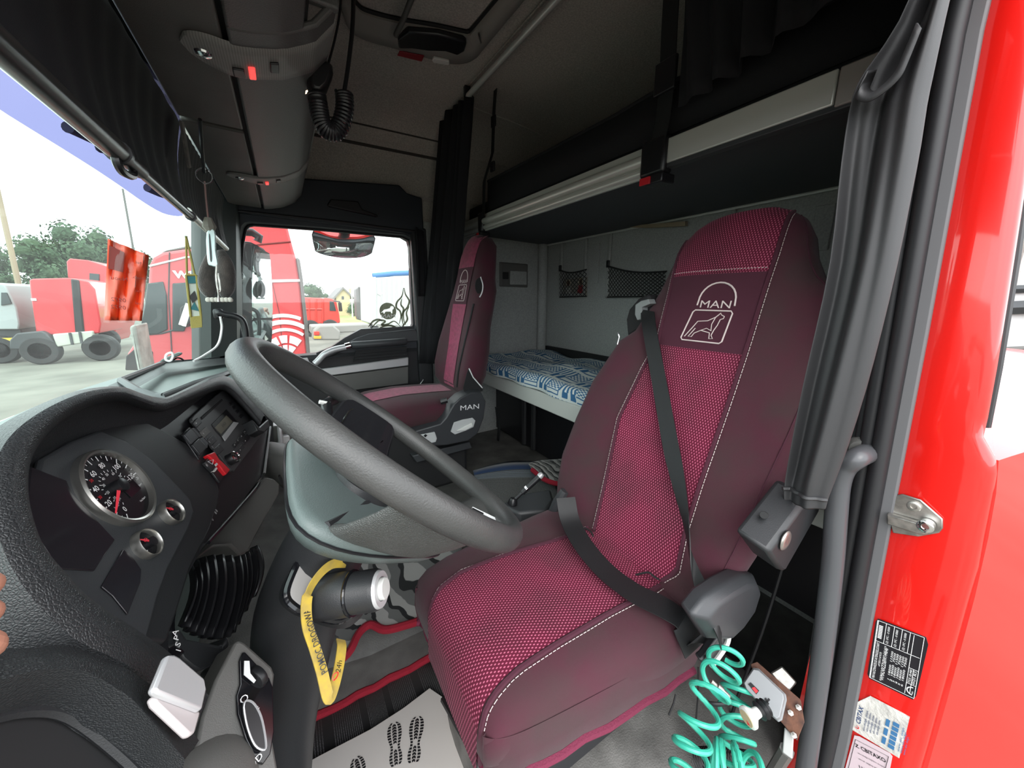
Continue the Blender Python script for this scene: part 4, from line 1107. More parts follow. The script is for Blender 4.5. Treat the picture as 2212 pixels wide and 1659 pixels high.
hz = pq('hazard_switch', [(436, 988), (452, 981), (463, 998), (470, 1004), (487, 1021), (478, 1031), (466, 1015), (458, 1006)], 0.010, 0.010, red_p, plate, 0.002)
lab(hz, 'red hazard light switch')
build('hazard_mark', MB().tube([cl(px, py, 0.0206) for px, py in [(459, 1003), (449, 997), (461, 993)]], 0.0006, 4, closed=True), white_print, hz)
pq('hazard_light', [(463, 1004), (467, 1000), (470, 1003), (466, 1008)], 0.0203, 0.001, white_p, hz, 0)
ls = pq('axle_switch', [(434, 1003), (440, 993), (459, 1011), (452, 1022)], 0.010, 0.007, plastic, plate)
pq('axle_switch_light', [(455, 1020), (460, 1013), (463, 1015), (458, 1022)], 0.012, 0.006, white_p, ls, 0)
build('axle_mark', textmb('H', 0.008, cl(447, 1005, 0.0175), C_RT, C_UP), white_print, ls, smooth=0)
pq('axle_switch_low', [(453, 1023), (460, 1012), (478, 1033), (470, 1046)], 0.010, 0.005, black, ls)
st = MB()
for s_, px, py in (('8', 466, 1108), ('B', 468, 1103), ('0', 459, 1122), ('D', 453, 1130)):
    textmb(s_, 0.008, cl(px, py, 0.004), C_RT, C_UP, mb=st)
st.tube([cl(px, py, 0.004) for px, py in [(449, 1130), (455, 1130), (452, 1136)]], 0.0006, 4, closed=True)
build('panel_symbols', st, white_print, plate, smooth=0)

# ------------------------------------------------------------------ lower centre: grey knee piece, bulge, bellows, boot
N2 = V((0.75, -0.35, 0.45)).normalized()
def kp(px, py, y): return at(px, py, y=y)
kn = [(575, 1030, .98), (592, 1034, .98), (606, 1045, .97), (604, 1066, .95), (578, 1112, .90), (548, 1165, .85), (538, 1190, .82), (520, 1200, .80), (497, 1178, .80), (462, 1180, .80), (432, 1203, .78), (424, 1197, .78), (455, 1172, .82), (500, 1122, .88), (552, 1060, .95)]
A = [kp(*p) for p in kn]
build('knee_cover', MB().prism(A, V((-0.05, 0.03, -0.03))), plastic_grey, dash, bevel=0.012)
bl = [(578, 990), (600, 981), (630, 977), (660, 981), (690, 1000), (665, 1020), (645, 1050), (612, 1055), (580, 1030)]
A = [at(px, py, y=1.12) for px, py in bl]; cA = sum(A, V((0, 0, 0))) / len(A)
build('console_bulge', MB().loft([[p + V((-0.05, 0.12, 0)) for p in A], A, [p.lerp(cA, 0.25) + V((0.02, -0.035, 0.0)) for p in A], [p.lerp(cA, 0.6) + V((0.025, -0.045, 0)) for p in A]]), plastic_grey, dash, smooth=60)
build('console_slot', MB().prism([at(px, py, y=1.055) for px, py in [(601, 1030), (605, 1028), (612, 1044), (608, 1048)]], (0, 0.01, 0)), black, dash)
# bellows: pleated rubber
top = [kp(*p) for p in [(404, 1225, .70), (432, 1205, .72), (470, 1200, .73), (508, 1203, .74), (528, 1196, .75), (547, 1180, .76)]]
bot = [kp(*p) for p in [(388, 1345, .58), (410, 1366, .585), (445, 1378, .59), (485, 1378, .60), (505, 1350, .62), (540, 1290, .66)]]
tt, bb_ = crom(top, 8), crom(bot, 8)
rows = []
for j in range(9):
    v = j / 8
    rows.append([tt[i].lerp(bb_[i], v) + V((0.6, -0.6, 0.4)).normalized() * ((0.012 if i % 4 < 2 else -0.004) + 0.018 * sin(pi * v)) for i in range(len(tt))])
build('column_bellows', MB().gridn(rows), black, dash, smooth=25, solid=0.003)
build('bellows_base', MB().tube(crom([kp(*p) for p in [(372, 1300, .60), (362, 1350, .56), (368, 1400, .54), (385, 1420, .53)]], 5), 0.007, 8), gloss_black, dash)
bb2 = [kp(*p) for p in [(380, 1365, .545), (392, 1360, .55), (405, 1380, .55), (480, 1395, .57), (494, 1372, .58), (496, 1395, .57), (455, 1440, .54), (432, 1450, .53), (412, 1440, .53), (395, 1425, .53), (378, 1395, .535)]]
build('switch_bracket', MB().prism(bb2, V((-0.05, 0.05, -0.04))), plastic, dash, bevel=0.006)
ic = MB()
for s_, px, py in (('A', 379, 1367), ('P', 382, 1378), ('S', 385, 1392), ('1', 386, 1405)):
    textmb(s_, 0.010, kp(px, py, .525), V((0.3, 0.8, 0.5)), V((-0.5, -0.2, 0.8)), mb=ic)
build('bracket_symbols', ic, white_print, dash, smooth=0)
# grey light-switch arm at the bottom edge
GN = V((0.55, -0.55, 0.63)).normalized(); GP = at(530, 1450, y=0.50)
def gp_(px, py, off=0.0): return pl(px, py, GP + GN * off, GN)
ga = [(508, 1386), (520, 1383), (530, 1388), (588, 1440), (594, 1456), (583, 1560), (602, 1665), (602, 1760), (340, 1760), (372, 1655), (400, 1640), (424, 1612), (436, 1550), (465, 1470)]
garm = build('light_switch_arm', MB().prism([gp_(*p) for p in ga], GN * -0.05), plastic_grey, dash, bevel=0.008)
ins = [(522, 1410), (528, 1410), (580, 1466), (587, 1484), (590, 1580), (582, 1630), (565, 1654), (552, 1648), (528, 1600), (510, 1545), (508, 1505), (516, 1480), (514, 1430)]
gi = build('switch_inset', MB().prism([gp_(*p, 0.001) for p in ins], GN * 0.003), gloss_black, garm, bevel=0.002)
build('dimmer_wheel', MB().lathe([(0, -0.004), (0.014, -0.004), (0.015, 0), (0.014, 0.004), (0, 0.004)], gp_(556, 1462, 0.002), V((0.7, 0.6, 0)), 24), black, garm)
build('dimmer_mark', MB().prism([gp_(*p, 0.008) for p in [(527, 1428), (538, 1428), (540, 1455), (552, 1470), (548, 1476), (526, 1458)]], GN * 0.001), white_print, garm, smooth=0)
ov = crom([gp_(px, py, 0.005) for px, py in [(522, 1522), (540, 1520), (558, 1550), (568, 1600), (566, 1622), (545, 1612), (528, 1570)]], 4, True)
rk = build('light_rocker', MB().prism(ov, GN * 0.006), black, garm, bevel=0.003)
build('rocker_trim', MB().tube([p + GN * 0.006 for p in ov], 0.0012, 5, closed=True), silver, rk)
ic = MB(); textmb('O', 0.012, gp_(528, 1510, 0.006), V((0.7, 0.6, 0)), V((-0.4, 0.3, 0.8)), mb=ic); textmb('OD', 0.010, gp_(553, 1645, 0.006), V((0.7, 0.6, 0)), V((-0.4, 0.3, 0.8)), mb=ic)
textmb('=', 0.012, gp_(555, 1533, 0.006), V((0.7, 0.6, 0)), V((-0.4, 0.3, 0.8)), mb=ic)
build('switch_symbols', ic, white_print, garm, smooth=0)
build('pocket_bulge', MB().lathe([(0.0, 0.022), (0.03, 0.018), (0.048, 0.0), (0.05, -0.03)], gp_(455, 1715, 0.0), GN, 28), plastic_grey, dash)
# black lower cowl behind the column, down to the floor
cw = [(600, 1395, .60), (690, 1478, .62), (690, 1520, .64), (655, 1645, .66), (640, 1700, .66), (590, 1700, .60), (582, 1560, .56), (594, 1460, .55), (570, 1420, .56)]
build('column_boot', MB().prism([kp(*p) for p in cw], V((-0.10, 0.08, -0.05))), plastic, dash, bevel=0.012)

# bits of the open tray on the passenger side of the console
pt = [at(px, py, y=1.5) for px, py in [(588, 900), (612, 912), (650, 940), (640, 985), (596, 985), (590, 940)]]
trayc = build('tray_bracket', MB().prism(pt, (0, 0.03, 0)), plastic_grey, dash, bevel=0.004)
build('bracket_arm', MB().tube([at(px, py, y=1.45) for px, py in [(590, 918), (603, 918), (606, 950), (604, 980)]], 0.008, 8), silver, trayc)
build('bracket_clip', MB().box(at(616, 948, y=1.47), (0.03, 0.02, 0.03)), silver, trayc, bevel=0.003)
bxp = [at(px, py, y=1.44) for px, py in [(622, 978), (632, 962), (652, 956), (660, 962), (656, 978)]]
tag(build('crumpled_packet', MB().frustum(bxp, [p + V((0.005, 0.06, 0.01)) for p in bxp]), mat('rust_card', (0.30, 0.06, 0.03), 0.8, noise=(80, 0.4)), bevel=0.004), 'rust-red packet lying in the tray behind the steering wheel', 'packet')

# ------------------------------------------------------------------ steering column and wheel
WC = V((0.115, 0.535, 1.036)); WN = V((0.68, 0.007, 0.733)).normalized()
W_RT = V((0, 1, 0)); W_UP = WN.cross(W_RT).normalized()
if W_UP.z < 0: W_UP = -W_UP
def wp_(a, r, d): return WC + (W_RT * cos(a) + W_UP * sin(a)) * r + WN * d
col = thing('steering_column', 'black steering column shroud below the steering wheel', 'column', (-0.15, 0.535, 0.5))
cpath = crom([V((0.075, 0.535, 0.985)), V((0.045, 0.537, 0.945)), V((0.005, 0.545, 0.88)), V((-0.035, 0.57, 0.78)), V((-0.06, 0.60, 0.66)), V((-0.09, 0.63, 0.50)), V((-0.12, 0.66, 0.30))], 4)
crad = [v.x for v in crom([V((0.045, 0, 0)), V((0.052, 0, 0)), V((0.058, 0, 0)), V((0.060, 0, 0)), V((0.056, 0, 0)), V((0.05, 0, 0)), V((0.05, 0, 0))], 4)]
build('shroud_body', MB().tube(cpath, crad, 28), plastic, col, smooth=60)
build('shroud_seam', MB().tube([p + V((0.25, -0.9, 0.2)).normalized() * (r + 0.0005) for p, r in zip(cpath[3:16], crad[3:16])], 0.0015, 5), black, col)
stk_ = build('wiper_stalk', MB().tube([V((0.03, 0.60, 0.95)), at(705, 872, y=0.75), at(722, 862, y=0.82)], [0.009, 0.010, 0.012], 10), black, col)
build('stalk_mark', MB().tube([at(690, 868, y=0.74), at(712, 872, y=0.745)], 0.004, 6), white_p, stk_)
swheel = thing('steering_wheel', 'worn grey-black steering wheel seen edge-on from the door', 'steering wheel', tuple(WC - WN * 0.08))
worn = mat('worn_wheel_rim', (0.060, 0.060, 0.058), 0.42, bump=(500, 0.25), noise=(7, 0.2, (0.034, 0.036, 0.036)))
rim = []
for k in range(72):
    a = 2 * pi * k / 72; ring = []
    for q in range(14):
        b = 2 * pi * q / 14
        ring.append(wp_(a, 0.222 + 0.0150 * cos(b), 0.0178 * sin(b)))
    rim.append(ring)
build('rim', MB().loft(rim, loop=True), worn, swheel, smooth=80)
def wuv(u, v, d): return WC + W_RT * u + W_UP * v + WN * d
grain = leather('grained_grey', (0.085, 0.09, 0.086), 420, 0.5)
shield = [(0.0, 0.098), (-0.05, 0.097), (-0.10, 0.095), (-0.135, 0.085), (-0.150, 0.06), (-0.145, 0.02), (-0.125, -0.03), (-0.10, -0.075), (-0.075, -0.12), (-0.05, -0.155), (-0.02, -0.172), (0.0, -0.175)]
shield = shield + [(-u, v) for u, v in shield[-2:0:-1]]
def shr(k, d, oy=-0.03): return crom([wuv(u * k, (v - oy) * k + oy, d) for u, v in shield], 2, True)
bw = build('hub_pad', MB().loft([shr(0.55, -0.076), shr(0.93, -0.084), shr(0.985, -0.088), shr(1.0, -0.096), shr(0.98, -0.106), shr(0.88, -0.120), shr(0.55, -0.128)]), teal, swheel, smooth=50)
lab(bw, 'teal-lit grey moulded hub pad set deep behind the rim')
build('pad_seam', MB().tube(shr(1.002, -0.100), 0.0018, 5, closed=True), black, bw)
build('pad_crease', MB().tube([wuv(-0.14, 0.062, -0.086), wuv(-0.05, -0.002, -0.078), wuv(0.0, -0.04, -0.075), wuv(0.05, -0.002, -0.078), wuv(0.14, 0.062, -0.086)], 0.004, 6), plastic, bw)
for sg in (-1, 1):
    rr = []
    for t, th in ((0.0, 0.012), (0.3, 0.010), (0.7, 0.009), (1.0, 0.011)):
        v0, v1 = lerp(0.062, 0.045, t), lerp(-0.085, -0.075, t)
        u0 = lerp(-0.135, -sqrt(0.215 ** 2 - 0.045 ** 2), t); u1 = lerp(-0.095, -sqrt(0.215 ** 2 - 0.075 ** 2), t)
        d = lerp(-0.092, -0.006, t ** 1.4)
        ring = []
        for k in range(20):
            a = 2 * pi * k / 20; q = 0.5 - 0.5 * (abs(cos(a)) ** 0.6) * (1 if cos(a) >= 0 else -1)
            ring.append(wuv(-sg * lerp(u0, u1, q), lerp(v0, v1, q), d) + (WN * 0.8 - W_RT * sg * 0.6) * (th * sin(a)))
        rr.append(ring)
    sk = build('spoke', MB().loft(rr), grain if sg < 0 else mat('gloss_spoke', (0.014, 0.014, 0.016), 0.12), swheel, smooth=60)
    g0 = [wuv(sg * u, v, d + 0.016) for u, v, d in ((0.150, 0.030, -0.078), (0.175, 0.030, -0.05), (0.196, 0.022, -0.028), (0.200, -0.02, -0.022), (0.190, -0.055, -0.030), (0.165, -0.05, -0.055), (0.148, -0.02, -0.08))]
    if sg > 0:
        build('spoke_trim', MB().tube(crom(g0, 4, True), 0.0018, 6, closed=True), chrome, sk)
a = radians(270)
rr = []
for r, d, w, h in ((0.14, -0.098, 0.05, 0.012), (0.175, -0.06, 0.042, 0.010), (0.20, -0.03, 0.036, 0.010), (0.220, -0.006, 0.04, 0.010)):
    c_ = wp_(a, r, d); rr.append([c_ + W_RT * w * cos(b) + (WN * 0.7 + W_UP * 0.7) * h * sin(b) for b in [2 * pi * k / 14 for k in range(14)]])
build('spoke', MB().loft(rr), worn, swheel, smooth=80)
lo = build('wheel_label', MB().prism([at(px, py, z=0.895) for px, py in [(1020, 1096), (1078, 1124), (1074, 1134), (1016, 1106)]], WN * 0.0015), white_print, swheel, smooth=0)
build('label_print', MB().prism([at(px, py, z=0.8965) for px, py in [(1020, 1098), (1044, 1110), (1041, 1116), (1017, 1105)]], WN * 0.0015), black, lo, smooth=0)

# ------------------------------------------------------------------ gear selector stalk with plate, and the lanyard on it
KN = V((0.40, -0.50, 0.77)).normalized()
KC = at(822, 1272, y=0.435)
gsel = thing('gear_selector', 'thick black selector stalk with a silver end button', 'lever', tuple(KC - KN * 0.12))
kr = 0.0225
ax = (KC - at(700, 1290, y=0.475)).normalized()
p0 = KC - ax * 0.085
build('stalk_sleeve', MB().lathe([(0.026, 0), (0.0275, 0.01), (0.0275, 0.046), (0.0255, 0.050), (0.0255, 0.078), (0.024, 0.083)], p0, ax, 32), plastic, gsel)
build('sleeve_ring', MB().lathe([(0.0276, 0.046), (0.0285, 0.048), (0.0276, 0.050)], p0, ax, 32), gloss_black, gsel)
cap = build('end_cap', MB().lathe([(0.0235, 0.0), (0.0225, 0.004), (0.0215, 0.005), (0.0145, 0.0045), (0.0145, 0.002), (0, 0.002)], KC - ax * 0.003, ax, 36), silver, gsel)
build('end_button', MB().lathe([(0.0135, -0.002), (0.0135, 0.007), (0.012, 0.0085), (0, 0.0088)], KC - ax * 0.001, ax, 32), mat('pale_button', (0.62, 0.62, 0.60), 0.35), cap)
PN = V((0.45, -0.62, 0.64)).normalized(); PP = at(680, 1275, y=0.485)
def kpl(px, py, off=0.0): return pl(px, py, PP + PN * off, PN)
pw = [(650, 1205), (668, 1190), (700, 1188), (740, 1208), (768, 1240), (772, 1300), (752, 1330), (722, 1340), (660, 1322), (634, 1308), (620, 1290), (624, 1262)]
plt_ = build('selector_plate', MB().prism(crom([kpl(*p) for p in pw], 3, True), PN * 0.006), mat('warm_silver', (0.46, 0.44, 0.43), 0.4, 0.2), gsel, bevel=0.002)
build('plate_rim', MB().tube(crom([kpl(*p, 0.002) for p in pw], 3, True), 0.005, 8, closed=True), gloss_black, plt_)
build('selector_housing', MB().loft([crom([kpl(px + (px - 695) * k, py + (py - 1265) * k, o) for px, py in pw], 3, True) for k, o in ((0.10, -0.001), (0.18, -0.02), (0.25, -0.06))]), plastic, gsel, smooth=60)
yellow = mat('dirty_yellow_strap', (0.52, 0.36, 0.045), 0.8, noise=(70, 0.35, (0.36, 0.26, 0.07)))
lpx = [(748, 1216, 0.030), (720, 1218, 0.036), (695, 1236, 0.036), (672, 1268, 0.030), (662, 1300, 0.028), (664, 1350, 0.022), (680, 1400, 0.020), (695, 1450, 0.02), (708, 1503, 0.02), (716, 1500, 0.018), (730, 1450, 0.01), (738, 1400, 0.0), (736, 1382, -0.01)]
Lp = crom([kpl(px, py, o) for px, py, o in lpx], 6)
n = len(Lp)
wv = []
for i in range(n):
    t = (Lp[min(i + 1, n - 1)] - Lp[max(i - 1, 0)]).normalized()
    up = PN
    k = i / n
    w = t.cross(up).normalized()
    if k < 0.30: w = w.lerp(PN, 0.45).normalized()
    if wv and w.dot(wv[-1]) < 0: w = -w
    wv.append(w * 0.0125)
lan = tag(build('lanyard', MB().ribbon(Lp, wv, 0.0014), yellow), 'dirty yellow printed lanyard looped over the selector stalk', 'lanyard')
def strapxy(i0, i1):
    a, b = Lp[i0], Lp[i1]; d = (b - a).normalized(); w = wv[(i0 + i1) // 2].normalized(); nn = d.cross(w)
    return a, b, d, w, nn
a, b = kpl(668, 1340, 0.0245), kpl(700, 1448, 0.0225)
xd = (a - b).normalized(); yd = PN.cross(xd)
mid = a.lerp(b, 0.42)
build('lanyard_print', textmb('POMOC DROGOWA', 0.0108, mid + PN * 0.0012, xd, yd, 0, bold=0.01, sx=0.72), black, lan, smooth=0)
a = kpl(731, 1440, 0.016)
xd2 = (kpl(736, 1400, 0.008) - kpl(722, 1480, 0.018)).normalized()
build('lanyard_print', textmb('24h', 0.009, a + PN * 0.002, xd2, PN.cross(xd2), 0), black, lan, smooth=0)
build('lanyard_logo', MB().tube(crom([kpl(px, py, 0.020) for px, py in [(720, 1458), (730, 1452), (728, 1462), (720, 1470)]], 3, True), 0.0006, 4, closed=True), red_p, lan)
# ================================================================== overhead console
oh_m = mat('console_plastic', (0.085, 0.081, 0.075), 0.5, bump=(700, 0.2), noise=(5, 0.25))
oh_n = mat('console_nose_vinyl', (0.10, 0.10, 0.10), 0.45, bump=(420, 0.35))
OP = [(-0.155, 1.655), (-0.09, 1.652), (-0.03, 1.650), (0.0, 1.653), (0.05, 1.665), (0.10, 1.69), (0.135, 1.73), (0.15, 1.81)]
cum = [0]
for a, b in zip(OP, OP[1:]): cum.append(cum[-1] + hypot(b[0] - a[0], b[1] - a[1]))
def op(s, off=0.0):
    """point (x, z) on the console profile at arc length s, pushed outwards by off"""
    s = max(0, min(cum[-1], s))
    for i in range(len(OP) - 1):
        if s <= cum[i + 1] + 1e-9:
            t = (s - cum[i]) / (cum[i + 1] - cum[i]); a, b = OP[i], OP[i + 1]
            d = V((b[0] - a[0], b[1] - a[1])).normalized()
            return lerp(a[0], b[0], t) + d.y * off, lerp(a[1], b[1], t) - d.x * off
    return OP[-1]
ohc = thing('overhead_console', 'dark overhead console across the cab above the windscreen', 'console', (0, 1.2, 1.65))
def ohpanel(name, s0, s1, y0, y1, m_, off=0.0, n=8, th=0.012, bev=0.004):
    ss = [lerp(s0, s1, k / n) for k in range(n + 1)]
    a = [op(s, off) for s in ss]; b = [op(s, off - th) for s in ss]
    r0 = [V((x, y0, z)) for x, z in a] + [V((x, y0, z)) for x, z in b[::-1]]
    r1 = [V((x, y1, z)) for x, z in a] + [V((x, y1, z)) for x, z in b[::-1]]
    return build(name, MB().frustum(r0, r1), m_, ohc, smooth=40, bevel=bev)
sN = cum[2] + 0.004
ohpanel('bottom_panel', 0.0, sN - 0.006, 0.22, 1.215, oh_m)
ohpanel('bottom_panel', 0.0, sN - 0.006, 1.235, 2.16, oh_m)
ohpanel('nose', sN + 0.002, cum[-1], 0.79, 2.16, oh_n, 0.004, 16)
ohpanel('nose', sN + 0.002, cum[5] - 0.02, 0.22, 0.79, oh_n, 0.004, 12)
# shelf interior behind, open above the driver
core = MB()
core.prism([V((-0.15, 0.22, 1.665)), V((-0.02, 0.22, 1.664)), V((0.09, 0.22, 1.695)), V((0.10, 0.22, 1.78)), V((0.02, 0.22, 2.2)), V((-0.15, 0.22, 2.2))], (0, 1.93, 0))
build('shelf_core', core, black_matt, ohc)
build('shelf_lip', MB().tube([(0.148, 0.80, 1.81), (0.15, 1.5, 1.815), (0.15, 2.15, 1.815)], 0.008, 8), oh_n, ohc)
build('shelf_divider', MB().bx(-0.02, 0.14, 0.785, 0.80, 1.72, 1.83), oh_n, ohc, bevel=0.004)
build('shelf_rail', MB().tube([(0.14, 0.3, 1.84), (0.165, 0.8, 1.86), (0.17, 1.4, 1.84), (0.16, 2.12, 1.82)], 0.006, 8), plastic_grey, ohc)
box_m = MB().box((0.14, 0.66, 1.80), (0.07, 0.07, 0.05))
tag(build('card_box', box_m, white_p, bevel=0.003), 'small white card box in the open overhead shelf', 'box')
# lamp bands wrapping from the underside round the nose
lamp_m = uvmat('ribbed_lamp_plastic', lambda nt, u, v: mixc(nt, ramp(nt, mth(nt, 'SINE', mth(nt, 'MULTIPLY', u, 1600)), -0.4, 0.4), (0.20, 0.20, 0.195), (0.27, 0.27, 0.26)), 0.45)
def lampband(yc, hw, s_tip, label):
    rows, uvs = [], []
    for k in range(41):
        s = lerp(s_tip, cum[-1], k / 40)
        t = (s - s_tip) / (sN - s_tip)
        h = hw * (sqrt(max(0, 1 - (1 - min(1, t)) ** 2)) if t < 1 else 1.0)
        x, z = op(s, 0.006)
        shift = -0.02 * max(0, 1 - min(1, t))
        rows.append([V((x, yc + shift + h * q, z)) for q in (-1, -0.92, -0.5, 0, 0.5, 0.92, 1)])
        uvs.append([(s, h * q) for q in (-1, -0.92, -0.5, 0, 0.5, 0.92, 1)])
        xi, zi = op(s, 0.001)
        rows[-1][0] = V((xi, rows[-1][0].y, zi)); rows[-1][-1] = V((xi, rows[-1][-1].y, zi))
    b = build('lamp_band', MB().gridn(rows, uvs), lamp_m, ohc, smooth=60)
    lab(b, label)
    def dec(s, y): 
        x, z = op(s, 0.007); return V((x, y, z))
    def plate(name, s, y, ds_, dy, m_, th=0.004):
        x0, z0 = op(s, 0.006); x1, z1 = op(s + ds_, 0.006)
        d = V((x1 - x0, 0, z1 - z0)).normalized(); nn = V((d.z, 0, -d.x))
        a = V((x0, y, z0)); bq = V((x1, y, z1))
        return build(name, MB().prism([a, bq, bq + V((0, dy, 0)), a + V((0, dy, 0))], nn * th), m_, b, bevel=0.0015)
    x, z = op(lerp(s_tip, sN, 0.42), 0.007)
    build('lamp_lens', MB().lathe([(0.0, 0.004), (0.006, 0.004), (0.011, 0.002), (0.013, -0.002)], (x, yc - 0.005, z), (0, 0, -1), 24), chrome, b)
    plate('lamp_switch', cum[3] - 0.028, yc + hw * 0.25, 0.018, hw * 0.5, black)
    plate('red_lamp', cum[3] - 0.004, yc + hw * 0.05, 0.010, hw * 0.75, mat('lit_red_lamp', (0.9, 0.05, 0.05), 0.3, emit=((1, 0.08, 0.07), 0.25)))
    plate('rocker', cum[3] + 0.03, yc - hw * 0.3, 0.014, hw * 0.6, black)
    return b
lampband(0.885, 0.054, 0.065, 'ribbed grey lamp band nearest the driver')
lampband(1.66, 0.045, 0.045, 'ribbed grey lamp band on the passenger side')
q = at(668, 156, y=1.0)
build('reading_light', MB().box((0.10, 1.02, 1.693), (0.018, 0.02, 0.012), Matrix.Rotation(radians(-30), 3, 'Y')), mat('cream_lens', (0.9, 0.75, 0.55), 0.4, emit=((1, 0.8, 0.55), 0.5)), ohc, bevel=0.002)
# ------------------------------------------------------------------ CB microphone with coiled cord
mic = thing('radio_microphone', 'black handheld radio microphone with a coiled cord by the console', 'microphone', (0.14, 1.06, 1.66))
MY = 0.965
def mp(px, py, y=MY): return at(px, py, y=y)
mb_ = [(668, 190), (664, 172), (672, 150), (690, 138), (705, 132), (718, 140), (720, 160), (708, 190), (692, 205), (676, 203)]
A = [mp(*p) for p in mb_]; cA = sum(A, V((0, 0, 0))) / len(A)
build('microphone_body', MB().loft([[p + V((0.0, 0.03, 0)) for p in A], A, [p.lerp(cA, 0.2) + V((0, -0.012, 0)) for p in A]]), black, mic, smooth=40, bevel=0.004)
path = crom([mp(*p) for p in [(684, 205), (688, 228), (692, 252), (700, 275), (715, 285), (730, 280), (741, 255), (745, 225), (743, 200)]], 12)
n = len(path); helix = []
turns = 30
for i in range(n * 6):
    u = i / (n * 6 - 1) * (n - 1); k = min(n - 2, int(u)); p = path[k].lerp(path[k + 1], u - k)
    t = (path[k + 1] - path[k]).normalized(); a = t.cross(V((0, 1, 0))).normalized(); b = t.cross(a)
    ph = 2 * pi * turns * i / (n * 6 - 1)
    rr = 0.0155
    helix.append(p + (a * cos(ph) + b * sin(ph)) * rr)
build('coiled_cord', MB().tube(helix, 0.0036, 6), black, mic)
build('straight_cord', MB().tube(crom([mp(*p) for p in [(743, 200), (745, 190), (755, 120), (762, 50), (764, -40)]], 6), 0.0042, 8), black, mic)
build('microphone_clip', MB().bx(0.118, 0.135, MY + 0.0, MY + 0.03, 1.69, 1.705), black, mic, bevel=0.004)
build('wire', MB().tube(crom([mp(*p) for p in [(710, 135), (722, 90), (732, 40), (740, -30)]], 5), 0.0025, 6), black, mic)

# ------------------------------------------------------------------ roller blinds behind the windscreen
blind_m = mat('black_blind_cloth', (0.010, 0.010, 0.013), 0.6, bump=(900, 0.2))
tube_m = mat('dark_anodised_tube', (0.10, 0.10, 0.10), 0.28, 0.8)
def blind(name, label, y0, y1, xb, zb, xt=-0.158, zt=1.655, folds=26, amp=0.004):
    r = thing(name, label, 'blind', ((xb + xt) / 2, (y0 + y1) / 2, zb))
    rows = []
    for j in range(7):
        v = j / 6; row = []
        for i in range(folds * 6 + 1):
            y = lerp(y0, y1, i / (folds * 6))
            k = amp * sin(2 * pi * i / 6 + sin(i * 0.13) * 2) * (0.3 + 0.7 * v) * (0.2 + 0.8 * i / (folds * 6))
            row.append(V((lerp(xt, xb, v) + k - 0.012 * sin(pi * v), y, lerp(zt, zb, v))))
        rows.append(row)
    build('blind_cloth', MB().gridn(rows), blind_m, r, smooth=80)
    return r
b1 = blind('windscreen_blind', 'black roller blind over the driver half of the windscreen', 0.2, 1.26, -0.171, 1.4475, folds=13, amp=0.0035)
yj = 0.775
build('bottom_tube', MB().tube([(-0.171, 0.2, 1.4475), (-0.171, yj, 1.4475)], 0.0135, 16), tube_m, b1)
build('tube_collar', MB().tube([(-0.171, yj - 0.006, 1.4475), (-0.171, yj + 0.004, 1.4475)], 0.0155, 16), black, b1)
build('inner_tube', MB().tube([(-0.171, yj + 0.004, 1.4475), (-0.171, yj + 0.09, 1.4475)], 0.0115, 14), black, b1)
build('thin_tube', MB().tube([(-0.171, yj + 0.09, 1.4475), (-0.171, 1.27, 1.4475)], 0.0085, 14), tube_m, b1)
build('end_cap', MB().tube([(-0.171, 1.255, 1.4475), (-0.171, 1.278, 1.4475)], [0.0115, 0.0095], 14), black, b1)
build('pull_hook', MB().tube(crom([at(px, py, x=-0.171) for px, py in [(248, 330), (254, 355), (266, 372), (284, 380), (287, 372), (280, 350), (272, 338)]], 5), 0.0055, 8), black, b1)
b2 = blind('windscreen_blind', 'black pleated blind over the passenger half of the windscreen', 1.275, 2.05, -0.178, 1.462, folds=22, amp=0.006)
build('bottom_tube', MB().tube([(-0.178, 1.28, 1.462), (-0.181, 2.07, 1.455)], 0.009, 14), alu, b2)
tag(build('blind_guide', MB().prism([at(386, 258, x=-0.15), at(392, 262, x=-0.15), at(408, 360, x=-0.15), at(404, 362, x=-0.15)], (0.004, 0.004, 0)), steel), 'thin bright metal guide between the two windscreen blinds', 'guide')

# ------------------------------------------------------------------ roof hatch
HZ = 2.205
hatch = thing('roof_hatch', 'felt lined roof hatch with grey rim and black latch', 'hatch', (0.5, 1.3, HZ))
def hz_(px, py, z=HZ): return at(px, py, z=z)
cxp, cyp = hz_(905, 40).x, 0
rim_in = [hz_(*p) for p in [(1130, -60), (1078, 0), (1022, 66), (1012, 74), (1000, 73), (939, 60), (855, 46), (792, 29), (772, 16), (764, 0), (745, -60)]]
rim_ou = [hz_(*p) for p in [(1200, -80), (1136, 0), (1050, 104), (1030, 128), (1000, 142), (962, 141), (855, 108), (790, 90), (748, 62), (728, 0), (700, -80)]]
a, b = crom(rim_in, 4), crom(rim_ou, 4)
build('hatch_rim', MB().loft([[p + V((0, 0, 0.045)) for p in a], [p + V((0, 0, -0.005)) for p in a], [p.lerp(q, 0.35) + V((0, 0, -0.022)) for p, q in zip(a, b)], [p.lerp(q, 0.8) + V((0, 0, -0.014)) for p, q in zip(a, b)], [p + V((0, 0, 0.03)) for p in b]], closed=False, caps=False), mat('rim_plastic', (0.30, 0.285, 0.26), 0.6, bump=(800, 0.2)), hatch, smooth=60)
pn = [p.lerp(hz_(900, -100), 0.03) for p in a] + [hz_(745, -300, HZ), hz_(1250, -300, HZ)]
build('hatch_panel', MB().prism([p + V((0, 0, 0.012)) for p in pn], (0, 0, 0.02)), headliner, hatch)
build('hatch_gap', MB().tube([p + V((0, 0, 0.008)) for p in a], 0.007, 6), black_matt, hatch)
lt = [(861, 92), (858, 70), (880, 54), (945, 60), (1000, 74), (1008, 80), (1003, 98), (988, 107), (962, 98), (925, 97), (890, 92)]
